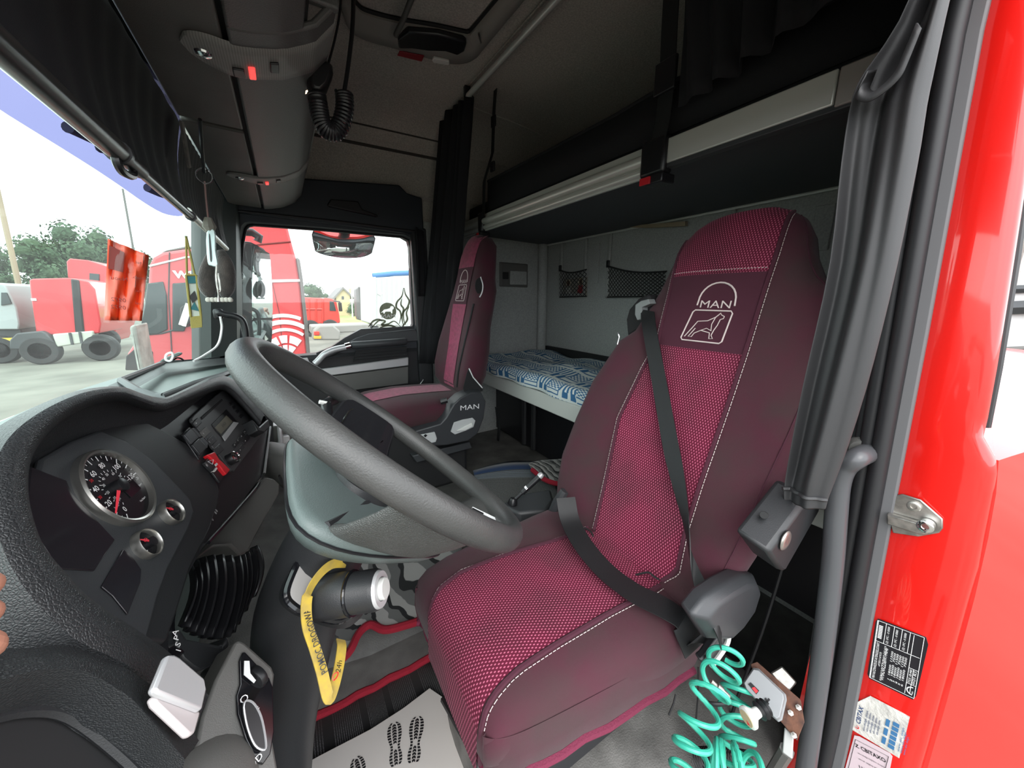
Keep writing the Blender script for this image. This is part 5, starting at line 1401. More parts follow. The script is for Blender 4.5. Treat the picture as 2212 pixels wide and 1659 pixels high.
la = build('hatch_latch', MB().prism([hz_(*p, HZ - 0.005) for p in lt], (0, 0, -0.022)), black, hatch, bevel=0.006)
build('latch_handle', MB().tube([hz_(855, 76, HZ - 0.04), hz_(872, 40, HZ - 0.04), hz_(896, -20, HZ - 0.03)], 0.009, 10), plastic_grey, la)
build('red_reflector', MB().prism([hz_(*p, HZ - 0.016) for p in [(858, 118), (863, 109), (916, 119), (911, 131)]], (0, 0, -0.004)), mat('dark_red_reflector', (0.30, 0.008, 0.02), 0.3), hatch, bevel=0.001)
build('rim_lamp', MB().prism([hz_(*p, HZ - 0.016) for p in [(933, 125), (937, 120), (970, 127), (971, 133), (968, 136), (936, 130)]], (0, 0, -0.010)), white_p, hatch, bevel=0.003)
build('rim_screw', MB().prism([hz_(*p, HZ - 0.02) for p in [(1032, 70), (1036, 69), (1041, 92), (1038, 93)]], (0, 0, -0.003)), steel, hatch)
# ------------------------------------------------------------------ curtain rod and sleeper curtains
rod = tag(build('curtain_rod', MB().tube([(0.87, 0.30, 2.185), (0.87, 1.83, 2.185)], 0.012, 14), alu), 'bright aluminium curtain rod across the ceiling', 'rod')
build('rod_bracket', MB().box((0.87, 1.835, 2.205), (0.03, 0.02, 0.045)), black, rod, bevel=0.003)
def drape(name, tops, bots, m_, label, folds, amp, nv=10, sag=0.0, thick=0.0012, cat='curtain', ax=V((1, 0, 0))):
    tt, bb = crom(tops, 12), crom(bots, 12)
    n = len(tt); rows = []
    for j in range(nv + 1):
        v = j / nv; row = []
        for i in range(n):
            u = i / (n - 1); p = tt[i].lerp(bb[i], v)
            w = amp * sin(2 * pi * folds * u + 0.8 * sin(3 * v + u * 5)) * (0.65 + 0.35 * sin(v * 4 + u * 9))
            row.append(p + ax * w + V((0, 0, -sag * sin(pi * v) * sin(pi * u))))
        rows.append(row)
    return tag(build(name, MB().gridn(rows), m_, smooth=80, solid=thick), label, cat)
drape('sleeper_curtain', [at(1020, 206, x=0.87), at(985, 226, y=1.95), at(955, 252, y=2.14)], [at(975, 780, y=2.14), at(945, 785, y=2.16), at(903, 785, y=2.19)], curtain_black, 'black pleated curtain gathered beside the passenger seat', 5, 0.022, 12)
drape('sleeper_curtain', [V((0.88, at(1452, 0, x=0.88).y, 2.166)), V((0.88, 0.6, 2.166)), V((0.88, 0.45, 2.166)), V((0.88, 0.28, 2.166))], [V((0.955, 0.72, 1.74)), V((0.95, 0.60, 1.75)), V((0.95, 0.46, 1.78)), V((0.94, 0.28, 1.80))], curtain_black, 'black curtain bunched above the upper bunk rail on the driver side', 6, 0.03, 12)
drape('curtain_end', [at(897, 490, y=2.16), at(905, 495, y=2.17), at(918, 500, y=2.18)], [at(903, 640, y=2.18), at(912, 640, y=2.19), at(924, 640, y=2.2)], curtain_black, 'frayed black curtain end tucked at the corner of the side window', 2, 0.01, 6)
# driver-side leatherette curtain: rows of left and right edges
cr_rows = [((1975, -60), (2075, -60)), ((1985, 0), (2058, 0)), ((1918, 110), (2035, 100)), ((1872, 165), (2020, 170)), ((1848, 208), (2005, 230)), ((1832, 290), (1995, 310)), ((1815, 420), (1970, 430)), ((1803, 560), (1942, 570)), ((1765, 720), (1905, 720)), ((1738, 830), (1876, 830)), ((1712, 960), (1835, 960)), ((1699, 1030), (1800, 1050)), ((1697, 1052), (1790, 1076)), ((1696, 1082), (1786, 1100))]
rows = []
NW = 28
for j, (l, r) in enumerate(cr_rows):
    a, b = at(*l, x=0.735), at(*r, x=0.735); row = []
    v = j / (len(cr_rows) - 1)
    for i in range(NW + 1):
        u = i / NW; p = a.lerp(b, u)
        w = 0.016 * sin(2 * pi * (1.05 * u + 0.25 * v) - 0.9) + 0.004 * sin(2 * pi * (3.1 * u - 0.4 * v) + 1)
        if v > 0.85: w *= 0.55
        row.append(p + V((w - 0.01, 0, 0)))
    rows.append(row)
ct = build('door_curtain', MB().gridn(rows), leatherette, smooth=80, solid=0.0015, sub=1)
tag(ct, 'black leatherette curtain hanging between driver seat and door pillar', 'curtain')
build('curtain_hem', MB().tube([p + V((-0.004, 0, 0.0)) for p in rows[-2]], 0.004, 6), leatherette, ct)
# folded-over flap at the top of that curtain
fa = [(1870, 168), (1850, 205), (1856, 218), (1880, 218), (1915, 195), (1945, 165), (1962, 130), (1990, 60)]
fb = [(1895, 150), (1885, 175), (1880, 190), (1890, 196), (1915, 180), (1935, 155), (1950, 120), (1980, 55)]
A = crom([at(*p, x=0.695) for p in fa], 4); B = crom([at(*p, x=0.72) for p in fb], 4)
build('curtain_fold', MB().gridn([A, [p.lerp(q, 0.5) + V((-0.012, 0, 0)) for p, q in zip(A, B)], B]), leatherette, ct, smooth=80, solid=0.002)

# ------------------------------------------------------------------ upper bunk
RX = 1.0
ub = thing('upper_bunk', 'folding upper bunk with aluminium front rail and dark underside', 'bunk', (1.3, 1.2, 1.62))
rows = []
for y in (0.25, 2.21):
    rows.append([V((1.012, y, 1.645)), V((1.03, y, 1.632)), V((1.625, y, 1.608)), V((1.625, y, 1.66)), V((1.012, y, 1.69))])
build('bunk_base', MB().loft(rows), mat('bunk_underside', (0.055, 0.057, 0.062), 0.6, bump=(500, 0.2)), ub, bevel=0.004)
build('rear_ledge', MB().tube([(1.615, 0.25, 1.604), (1.615, 2.2, 1.604)], 0.006, 8), alu, ub)
# left part of the rail: two rounded bars and a flat
rail = [(1002, 480), (1053, 459), (1394, 318), (1398, 384), (1113, 482), (1040, 506), (1002, 506)]
zlo, zhi = at(1394, 385, x=RX).z, at(1394, 318, x=RX).z
ya, yb_ = at(1394, 350, x=RX).y, 2.215
build('rail_plate', MB().bx(RX, RX + 0.012, ya, yb_, zlo, zhi), alu, ub, bevel=0.002)
h = zhi - zlo
build('rail_bar', MB().tube([(RX - 0.002, ya, zlo + h * 0.56), (RX - 0.002, yb_, zlo + h * 0.56)], h * 0.20, 14), alu, ub)
build('rail_bar', MB().tube([(RX - 0.001, ya, zlo + h * 0.20), (RX - 0.001, yb_, zlo + h * 0.20)], h * 0.13, 12), alu, ub)
p0, p1, p2, p3 = at(1447, 297, x=RX), at(1815, 152, x=RX), at(1818, 222, x=RX), at(1447, 353, x=RX)
build('rail_section', MB().bx(RX - 0.008, RX + 0.012, p1.y, p0.y, (p2.z + p3.z) / 2, (p0.z + p1.z) / 2), alu, ub, bevel=0.003)
build('rail_underside', MB().bx(RX - 0.006, RX + 0.02, 0.25, p0.y, (p2.z + p3.z) / 2 - 0.012, (p2.z + p3.z) / 2), plastic_mid, ub, bevel=0.002)
build('rail_end', MB().bx(RX - 0.009, RX + 0.012, 0.25, p1.y - 0.003, (p2.z + p3.z) / 2 - 0.006, (p0.z + p1.z) / 2), mat('warm_alu', (0.42, 0.39, 0.37), 0.5, 0.5), ub, bevel=0.003)
# bracket clamps with belt buckles
def clamp(yc, w, lbl):
    b = MB().bx(RX - 0.022, RX + 0.02, yc - w / 2, yc + w / 2, zlo - 0.006, zhi + 0.008)
    o = build('rail_clamp', b, black, ub, bevel=0.010)
    k = build('buckle', MB().bx(RX - 0.03, RX + 0.03, yc - w * 0.55, yc + w * 0.15, zlo - 0.032, zlo - 0.006), black, o, bevel=0.004)
    build('buckle_button', MB().bx(RX - 0.035, RX - 0.029, yc - w * 0.1, yc + w * 0.32, zlo - 0.030, zlo - 0.010), mat('buckle_red', (0.6, 0.02, 0.03), 0.35), o, bevel=0.001)
yk = (ya + p0.y) / 2
clamp(yk, ya - p0.y + 0.006, '')
yk2 = at(1043, 480, x=RX).y
clamp(yk2, 0.05, '')
# mattress, guard cloth, straps
build('mattress', MB().bx(1.03, 1.60, 0.27, 2.2, 1.69, 1.775), curtain_black, ub, bevel=0.02)
g = [(1055, 392), (1200, 318), (1330, 250), (1440, 185)]
gt = [at(px, py, x=1.025) for px, py in g] + [V((1.025, 0.3, 1.83))]
build('guard_cloth', MB().gridn([gt, [V((1.02, p.y, 1.71)) for p in gt]]), curtain_black, ub, solid=0.004)
build('guard_piping', MB().tube([p + V((-0.003, 0, 0)) for p in gt], 0.006, 6), curtain_black, ub)
def strap(pxs, w, x, lbl, bk):
    pts = [at(px, py, x=xx) for (px, py), xx in zip(pxs, x)]
    o = build('strap', MB().ribbon(pts, V((0, w, 0)), 0.003), belt_m, ub)
    for (px, py), xx, hh in bk:
        c_ = at(px, py, x=xx - 0.006)
        build('strap_buckle', MB().box(c_, (0.012, w * 1.35, hh)), black, o, bevel=0.003)
strap([(1072, 168), (1067, 240), (1064, 330), (1046, 392), (1044, 470)], 0.028, [1.01, 1.0, 1.0, 0.995, 0.985], '', [((1066, 262), 1.0, 0.05), ((1064, 360), 1.0, 0.045)])
strap([(1452, -40), (1446, 60), (1441, 180), (1432, 260), (1418, 320)], 0.05, [0.99, 0.99, 0.985, 0.985, 0.98], '', [((1438, 165), 0.985, 0.08)])

# ------------------------------------------------------------------ lower bunk
lb_t = thing('lower_bunk', 'lower bunk board with pale front edge under the patterned mattress', 'bunk', (1.3, 1.2, 0.3))
cream = mat('pale_board', (0.62, 0.64, 0.60), 0.5)
zt_, zb_ = 0.795, 0.712
build('bunk_board', MB().bx(1.03, 1.625, 0.23, 2.215, zb_, zt_), cream, lb_t, bevel=0.006)
build('front_panel', MB().bx(1.22, 1.25, 0.21, 2.215, 0.33, zb_), black, lb_t)
for px, w in ((1130, 0.05), (1150, 0.03)):
    p = at(px, 930, x=1.20)
    build('panel_rib', MB().tube([V((1.21, p.y, 0.34)), V((1.21, p.y, zb_ - 0.06)), V((1.22, p.y, zb_ - 0.04))], 0.018, 8), plastic, lb_t)
build('hanging_strap', MB().ribbon([at(1072, 880, x=1.12), at(1078, 930, x=1.12), at(1074, 970, x=1.13), at(1080, 990, x=1.14)], V((0, 0.03, 0)), 0.003), plastic, lb_t)
def sheet(nt, u, v):
    def fr(x, k, ph=0.0): return mth(nt, 'FRACT', mth(nt, 'ADD', mth(nt, 'MULTIPLY', x, k), ph))
    n = nt.nodes.new('ShaderNodeTexNoise'); n.inputs['Scale'].default_value = 5
    uv = nt.nodes.new('ShaderNodeCombineXYZ'); nt.links.new(u, uv.inputs[0]); nt.links.new(v, uv.inputs[1]); nt.links.new(uv.outputs[0], n.inputs['Vector'])
    du = mth(nt, 'MULTIPLY', mth(nt, 'SUBTRACT', n.outputs['Fac'], 0.5), 0.06)
    u = mth(nt, 'ADD', u, du); v = mth(nt, 'ADD', v, du)
    big = mth(nt, 'GREATER_THAN', fr(u, 5.2), 0.55)
    bigv = mth(nt, 'GREATER_THAN', fr(v, 6.3), 0.5)
    s1 = mth(nt, 'GREATER_THAN', fr(u, 42), 0.5)
    s2 = mth(nt, 'GREATER_THAN', fr(v, 50), 0.5)
    chk = mth(nt, 'ABSOLUTE', mth(nt, 'SUBTRACT', s1, s2))
    s3 = mth(nt, 'GREATER_THAN', fr(v, 25, 0.2), 0.72)
    blk = mth(nt, 'MULTIPLY', mth(nt, 'GREATER_THAN', fr(u, 21), 0.35), mth(nt, 'GREATER_THAN', fr(v, 12.5), 0.3))
    m1 = mth(nt, 'ADD', mth(nt, 'MULTIPLY', big, chk), mth(nt, 'MULTIPLY', mth(nt, 'SUBTRACT', 1, big), s1))
    m2 = mth(nt, 'ADD', mth(nt, 'MULTIPLY', big, s3), mth(nt, 'MULTIPLY', mth(nt, 'SUBTRACT', 1, big), blk))
    f = mth(nt, 'ADD', mth(nt, 'MULTIPLY', bigv, m1), mth(nt, 'MULTIPLY', mth(nt, 'SUBTRACT', 1, bigv), m2))
    return mixc(nt, f, (0.66, 0.72, 0.70), (0.045, 0.15, 0.30))
sheet_m = uvmat('blue_white_sheet', sheet, 0.9)
rows, uvs = [], []
for j in range(33):
    v = j / 32
    if v < 0.12: x, z = 1.022, lerp(0.80, 0.845, v / 0.12)
    elif v < 0.2: t = (v - 0.12) / 0.08; x, z = lerp(1.022, 1.05, t), lerp(0.845, 0.868, sin(t * pi / 2))
    else: t = (v - 0.2) / 0.8; x, z = lerp(1.05, 1.605, t), 0.868 + 0.012 * sin(t * 2.5)
    row, ur = [], []
    for i in range(97):
        y = lerp(0.24, 2.16, i / 96)
        wob = 0.010 * sin(y * 7 + x * 3) + 0.006 * sin(y * 17 - x * 9) + 0.006 * sin(x * 21 + y * 4)
        row.append(V((x + (0.008 * sin(y * 23) if v < 0.15 else 0), y, z + wob * (0.3 + v))))
        ur.append((y, v * 0.72))
    rows.append(row); uvs.append(ur)
rows.append([V((p.x, p.y, 0.80)) for p in rows[-1]]); uvs.append([(p.y, 0.8) for p in rows[-1]])
mt = build('mattress', MB().gridn(rows, uvs), sheet_m, smooth=80)
tag(mt, 'mattress in a blue and white patterned sheet on the lower bunk', 'mattress')
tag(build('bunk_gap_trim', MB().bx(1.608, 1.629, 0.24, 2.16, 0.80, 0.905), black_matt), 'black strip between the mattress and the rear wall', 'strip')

# ------------------------------------------------------------------ nets and small icons on the rear wall
cordm = mat('black_net_cord', (0.012, 0.012, 0.012), 0.8)
def net(pxs, nu, nv, label):
    a, b, c_, d = [at(px, py, x=1.608) for px, py in pxs]      # top-left, top-right, bottom-right, bottom-left
    o = thing('net_pocket', label, 'net', tuple(d))
    def P(u, v):
        p = a.lerp(b, u).lerp(d.lerp(c_, u), v)
        return p + V((-0.012 * sin(pi * u), 0, -0.03 * sin(pi * u) * (1 - v) * (b.y < a.y) * 0.6))
    m = MB()
    for i in range(-nv, nu + 1):
        for sgn in (1, -1):
            pts = []
            for k in range(13):
                v = k / 12; u = (i + v * nv) / nu if sgn == 1 else (i + nv - v * nv) / nu
                if -0.001 <= u <= 1.001: pts.append(P(u, v))
            if len(pts) > 1: m.tube(pts, 0.0022, 4)
    x = build('net_mesh', m, cordm, o); x['kind'] = 'stuff'
    build('net_edge', MB().tube([P(k / 10, 0) for k in range(11)], 0.004, 6), cordm, o)
    build('net_edge', MB().tube([P(k / 10, 1) for k in range(11)], 0.004, 6), cordm, o)
    build('net_clip', MB().box(P(0, 0) + V((0.004, 0, 0.01)), (0.012, 0.02, 0.04)), black, o, bevel=0.003)
net([(1209, 583), (1267, 582), (1267, 640), (1209, 642)], 8, 6, 'small black net pocket holding two icons on the rear wall')
net([(1312, 574), (1440, 586), (1440, 640), (1312, 642)], 16, 7, 'wide black net pocket on the rear wall beside the driver seat')
for (x0, y0, x1, y1), colr, lbl in (((1218, 604, 1240, 638), (0.5, 0.5, 0.46), 'small pale icon card, left one in the small net'), ((1244, 600, 1267, 640), (0.34, 0.02, 0.03), 'small icon card with red robe in the small net')):
    a, b = at(x0, y0, x=1.622), at(x1, y1, x=1.622)
    cd = build('icon_card', MB().bx(1.618, 1.624, b.y, a.y, b.z, a.z), mat('card_' + lbl[6:9].strip(), (0.28, 0.26, 0.22), 0.6), bevel=0.001)
    tag(cd, lbl, 'card')
    yc, zc = (a.y + b.y) / 2, (a.z + b.z) / 2; hh = a.z - b.z; ww = a.y - b.y
    build('robe', MB().prism([V((1.617, yc + ww * 0.30, b.z + hh * 0.1)), V((1.617, yc + ww * 0.16, zc + hh * 0.12)), V((1.617, yc - ww * 0.16, zc + hh * 0.12)), V((1.617, yc - ww * 0.3, b.z + hh * 0.1))], (0.0008, 0, 0)), mat('robe_' + str(x0), colr, 0.7), cd, smooth=0)
    build('halo', MB().prism([V((1.617, yc + cos(k * pi / 8) * ww * 0.24, zc + hh * 0.26 + sin(k * pi / 8) * ww * 0.24)) for k in range(16)], (0.0006, 0, 0)), mat('halo_' + str(x0), (0.6, 0.55, 0.4), 0.6), cd, smooth=0)
    build('face', MB().prism([V((1.6164, yc + cos(k * pi / 8) * ww * 0.13, zc + hh * 0.26 + sin(k * pi / 8) * ww * 0.17)) for k in range(16)], (0.0006, 0, 0)), mat('face_' + str(x0), (0.10, 0.05, 0.03), 0.6), cd, smooth=0)
# ================================================================== things on the door pillar and in front of the seat
# grab handle in the door opening
gx = [(1875, 978), (1850, 990), (1825, 1010), (1812, 1045), (1806, 1110), (1798, 1220), (1780, 1380), (1758, 1540), (1738, 1680), (1725, 1780)]
gh2 = tag(build('entry_grab_handle', MB().tube(crom([at(px, py, x=0.80 if i else 0.84) for i, (px, py) in enumerate(gx)], 6), 0.0165, 16), mat('slate_handle', (0.075, 0.077, 0.083), 0.3)), 'long dark grey grab handle in the driver door opening', 'handle')
p = at(1868, 972, x=0.845)
build('handle_foot', MB().lathe([(0.022, 0), (0.022, 0.012), (0.017, 0.02)], p + V((0.012, 0.006, 0)), V((-1, -0.2, 0)), 16), plastic_grey, gh2)
# latch striker
JF = 0.848
st = thing('door_striker', 'steel latch striker bolted to the red door jamb', 'latch', tuple(at(1980, 1150, x=JF)))
sp_ = [(1930, 1150), (1922, 1120), (1934, 1070), (1950, 1066), (1990, 1078), (2038, 1120), (2038, 1140), (2030, 1150), (1985, 1158)]
build('striker_plate', MB().prism([at(*p, x=JF) for p in sp_], (-0.004, 0, 0)), steel, st, bevel=0.0015)
build('striker_bar', MB().prism([at(*p, x=JF - 0.004) for p in [(1920, 1105), (1985, 1124), (2008, 1128), (2008, 1150), (1990, 1150), (1920, 1128)]], (-0.012, 0, 0)), steel, st, bevel=0.002)
c_ = at(1975, 1093, x=JF - 0.004)
b_ = build('bolt', MB().lathe([(0.0085, 0), (0.0085, 0.003), (0.007, 0.004), (0.004, 0.004), (0.0035, 0.002), (0, 0.002)], c_, (-1, 0, 0), 20), steel, st)
c_ = at(1999, 1137, x=JF - 0.016)
b_ = build('bolt', MB().lathe([(0.010, -0.01), (0.010, 0.002), (0.0085, 0.003), (0.0045, 0.003), (0.004, 0.001), (0, 0.001)], c_, (-1, 0, 0), 20), chrome, st)
# black rating plate
def jamb(px, py, off=0.0): return at(px, py, x=JF - off)
tpx = [(1897, 1336), (2001, 1376), (2006, 1392), (1980, 1503), (1972, 1511), (1878, 1465), (1874, 1455), (1892, 1342)]
tpl = tag(build('rating_plate', MB().prism([jamb(*p) for p in tpx], (-0.0012, 0, 0)), mat('plate_black', (0.012, 0.010, 0.014), 0.4), bevel=0.0004), 'black rating plate sticker with white print on the red jamb', 'sticker')
o0 = jamb(1878, 1463, 0.0018)
ux = (jamb(1896, 1340, 0.0018) - o0); uy = (jamb(1974, 1509, 0.0018) - o0)
def tq(u, v): return o0 + ux * u + uy * v
X = ux.normalized(); Yd = (uy - X * uy.dot(X)).normalized() * -1
lines = MB()
for a, b in (((0.0, 0.02), (1.0, 0.02)), ((0.66, 0.02), (0.66, 0.98)), ((0.02, 0.80), (0.98, 0.80)), ((0.66, 0.2), (1, 0.2)), ((0.66, 0.38), (1, 0.38)), ((0.66, 0.55), (1, 0.55)), ((0.66, 0.72), (1, 0.72)), ((0.2, 0.80), (0.2, 1.0)), ((0.45, 0.80), (0.45, 1.0)), ((0, 0), (1, 0)), ((0, 0), (0, 1)), ((1, 0), (1, 1)), ((0, 1), (1, 1)), ((0.05, 0.90), (0.45, 0.90))):
    lines.tube([tq(*a), tq(*b)], 0.0004, 4)
build('plate_ruling', lines, white_print, tpl)
def tt_(s, u, v, size, sx=1.0, al='LEFT', fit=None): return textmb(s, size, tq(u, v), X, Yd, 0, al, sx, fit=fit)
def tline(name, s, u, v, size, w): return build(name, tt_(s, u, v, size, 1, fit=w * ux.length), white_print, tpl, smooth=0)
L = ux.length; H = uy.length
tline('maker_line', 'MAN NUTZFAHRZEUGE AKTIENGESELLSCHAFT', 0.02, 0.09, H * 0.09, 0.62)
tline('code_line', 'e4*2001/116*0175', 0.26, 0.175, H * 0.07, 0.24)
tline('number_line', '*WMA24XZZ6BW144646*', 0.03, 0.28, H * 0.13, 0.60)
for i in range(6):
    tline('table_row', '%d  %s  %s' % (i + 1, '18000', '7500' if i % 2 else '11500'), 0.10, 0.42 + 0.06 * i, H * 0.065, 0.48)
tline('type_line', 'TGX 18.440', 0.21, 0.855, H * 0.075, 0.22)
tline('type_line', '4X2/1 BLS', 0.21, 0.945, H * 0.075, 0.22)
for v in (0.27, 0.45, 0.63):
    tline('table_row', '(2) 1PC - 0 0000', 0.68, v, H * 0.07, 0.28)
ar = MB(); ar.tube([tq(0.10 + 0.06 * cos(k * pi / 8), 0.95 - 0.12 * sin(k * pi / 8)) for k in range(9)], 0.0008, 4)
build('plate_arch', ar, white_print, tpl)
build('plate_name', tt_('MAN', 0.055, 0.955, H * 0.05, 0.9), white_print, tpl, smooth=0)
for i in range(9): 
    build('bar_mark', MB().prism([tq(0.72 + 0.025 * i, 0.05), tq(0.735 + 0.025 * i, 0.05), tq(0.735 + 0.025 * i, 0.14), tq(0.72 + 0.025 * i, 0.14)], (-0.0003, 0, 0)), white_print, tpl, smooth=0)
# crinkled pale sticker
c1 = [(1848, 1518), (1880, 1503), (1976, 1553), (1978, 1562), (1960, 1636), (1954, 1644), (1838, 1574)]
pap = mat('crinkled_paper', (0.62, 0.60, 0.56), 0.7, bump=(160, 0.9), noise=(40, 0.15))
s1 = tag(build('paper_sticker', MB().prism([jamb(*p) for p in c1], (-0.001, 0, 0)), pap, smooth=0), 'crinkled cream sticker with small blue pictograms on the red jamb', 'sticker')
o0 = jamb(1840, 1572, 0.0018); ux = jamb(1852, 1512, 0.0018) - o0; uy = jamb(1956, 1640, 0.0018) - o0
X = ux.normalized(); Yd = (uy - X * uy.dot(X)).normalized() * -1
navy_i = mat('navy_ink', (0.03, 0.06, 0.16), 0.7); blue_i = mat('blue_ink', (0.04, 0.16, 0.34), 0.7)
build('sticker_brand', textmb('CBITAX', uy.length * 0.12, tq(0.55, 0.10), X, Yd, 0, 'CENTER', 0.9, bold=0.02, fit=0.6 * ux.length), navy_i, s1, smooth=0)
rdm = MB(); rdm.tube([tq(0.12 + 0.05 * cos(k), 0.09 + 0.04 * sin(k)) for k in range(5)], 0.0007, 4); build('sticker_mark', rdm, red_p, s1)
for i in range(5):
    build('print_line', textmb('abcdefgh ijklm', uy.length * 0.055, tq(0.12 + 0.03 * i, 0.22 + 0.06 * i), X, Yd, 0, 'LEFT', 0.9, fit=(0.7 - 0.05 * i) * ux.length), navy_i, s1, smooth=0)
for i in range(3):
    u = 0.08 + 0.3 * i; build('blue_box', MB().prism([tq(u, 0.56), tq(u + 0.22, 0.56), tq(u + 0.22, 0.63), tq(u, 0.63)], (-0.0003, 0, 0)), blue_i, s1, smooth=0)
for i in range(6):
    u = 0.06 + 0.15 * i; build('pictogram', MB().prism([tq(u, 0.68), tq(u + 0.12, 0.68), tq(u + 0.12, 0.79), tq(u, 0.79)], (-0.0003, 0, 0)), blue_i, s1, smooth=0)
for i in range(3):
    build('print_line', textmb('www abc defgh', uy.length * 0.05, tq(0.1, 0.86 + 0.05 * i), X, Yd, 0, 'LEFT', 0.9, fit=(0.8 - 0.1 * i) * ux.length), blue_i, s1, smooth=0)
# pink-white service sticker cut by the frame
c2 = [(1846, 1588), (1856, 1590), (1922, 1626), (1928, 1634), (1915, 1700), (1905, 1745), (1815, 1700)]
s2 = tag(build('service_sticker', MB().prism([jamb(*p) for p in c2], (-0.001, 0, 0)), mat('pinkish_paper', (0.62, 0.50, 0.54), 0.6), smooth=0), 'pinkish service sticker with bold black lettering at the bottom of the jamb', 'sticker')
o0 = jamb(1846, 1592, 0.0018); ux = jamb(1924, 1632, 0.0018) - o0; uy = jamb(1822, 1690, 0.0018) - o0
X = ux.normalized(); Yd = (uy - X * uy.dot(X)).normalized() * -1
def t2(s, u, v, size, w, al='CENTER'): return build('sticker_lettering', textmb(s, size, tq(u, v), X, Yd, 0, al, 1, bold=0.02 if w < 0.7 and len(s) < 9 else 0, fit=w * ux.length), black, s2, smooth=0)
t2('CBITAXO', 0.58, 0.15, ux.length * 0.20, 0.69); t2('Z', 0.12, 0.15, ux.length * 0.18, 0.12)
t2('UA-020', 0.56, 0.52, ux.length * 0.17, 0.5)
t2('abcdefg hijklm nopq', 0.56, 0.27, ux.length * 0.07, 0.75); t2('abcd efghij klmn', 0.56, 0.37, ux.length * 0.07, 0.65)
for i in range(4): t2('ab. --------', 0.36, 0.66 + 0.10 * i, ux.length * 0.07, 0.5)
build('sticker_frame', MB().tube([tq(0.04, 0.04), tq(0.96, 0.04), tq(0.96, 1.1), tq(0.04, 1.1)], 0.0004, 4, closed=True), black, s2)
# small dab of red paint beside it
# ------------------------------------------------------------------ control box on a rusty plate, with the coiled air hose
rust = mat('rusty_steel', (0.13, 0.055, 0.032), 0.85, bump=(120, 0.6), noise=(50, 0.5, (0.05, 0.025, 0.02)))
boxm = mat('grey_box_plastic', (0.26, 0.27, 0.28), 0.45)
cbx = thing('control_box', 'grey trailer brake control box on a rusty plate by the seat', 'control box', tuple(at(1690, 1640, x=0.78)))
BN = V((-0.60, -0.12, 0.62)).normalized()
BP = at(1655, 1490, x=0.74)
def bq(px, py, off=0.0): return pl(px, py, BP + BN * off, BN)
rp_ = [(1622, 1435), (1636, 1430), (1730, 1512), (1738, 1560), (1722, 1600), (1688, 1560), (1640, 1500)]
rpl = build('rusty_plate', MB().prism([bq(*p, -0.02) for p in rp_], BN * 0.006), rust, cbx, bevel=0.001)
for px, py in ((1708, 1540), (1715, 1588), (1725, 1528)):
    build('plate_bolt', MB().lathe([(0.005, 0), (0.005, 0.004), (0, 0.005)], bq(px, py, -0.013), BN, 6), steel, rpl)
bf = [(1628, 1443), (1640, 1445), (1698, 1500), (1700, 1512), (1690, 1556), (1682, 1560), (1660, 1540), (1612, 1490), (1606, 1475)]
A = [bq(*p, -0.012) for p in bf]; cA = sum(A, V((0, 0, 0))) / len(A)
bbx = build('box_body', MB().loft([A, [p + BN * 0.010 for p in A], [p.lerp(cA, 0.06) + BN * 0.012 for p in A], [p.lerp(cA, 0.11) + BN * 0.036 for p in A]]), boxm, cbx, bevel=0.003, smooth=30)
build('box_window', MB().prism([bq(*p, 0.0245) for p in [(1616, 1478), (1622, 1474), (1640, 1492), (1634, 1500)]], BN * 0.001), black_matt, bbx)
build('window_red', MB().prism([bq(*p, 0.0255) for p in [(1624, 1486), (1630, 1484), (1638, 1493), (1633, 1498)]], BN * 0.001), red_p, bbx)
pm_ = MB()
for p in ([(1648, 1521), (1651, 1525), (1664, 1512), (1661, 1508)], [(1651, 1510), (1655, 1507), (1662, 1521), (1658, 1524)]):
    pm_.prism([bq(*q, 0.0245) for q in p], BN * 0.001)
build('plus_symbol', pm_, black_matt, bbx)
ka = at(1645, 1533, x=0.655); kd = (at(1606, 1556, x=0.615) - ka).normalized()
build('knob_boot', MB().lathe([(0.010, -0.012), (0.014, -0.010), (0.011, -0.006), (0.016, -0.003), (0.011, 0.002), (0.015, 0.005), (0.010, 0.008)], ka, kd, 20), black, cbx)
kb_ = build('pull_knob', MB().lathe([(0.008, 0.006), (0.009, 0.018), (0.014, 0.024), (0.0175, 0.028), (0.0175, 0.033), (0.014, 0.035), (0, 0.034)], ka, kd, 28), white_p, cbx)
build('knob_face', MB().lathe([(0.013, 0.0352), (0.013, 0.036), (0, 0.036)], ka, kd, 24), mat('yellowed_face', (0.5, 0.40, 0.25), 0.5), kb_)
side_ = kd.orthogonal().normalized()
build('knob_mark', MB().prism([ka + kd * 0.0363 + side_ * 0.002, ka + kd * 0.0363 + side_ * 0.009 + kd.cross(side_) * 0.003, ka + kd * 0.0363 + side_ * 0.009 - kd.cross(side_) * 0.003], kd * 0.0004), red_p, kb_, smooth=0)
vb = [bq(*p, -0.045) for p in [(1665, 1455), (1690, 1440), (1722, 1475), (1700, 1500)]]
build('valve_block', MB().prism(vb, BN * 0.022), steel, cbx, bevel=0.003)
build('mount_bracket', MB().prism([bq(*p, -0.03) for p in [(1695, 1570), (1715, 1590), (1712, 1640), (1690, 1625)]], BN * 0.008), mat('grey_bracket', (0.38, 0.38, 0.37), 0.5), cbx, bevel=0.002)
build('mount_leg', MB().tube([bq(1700, 1620, -0.03), V((0.82, 0.24, 0.0))], 0.012, 8), plastic_grey, cbx)
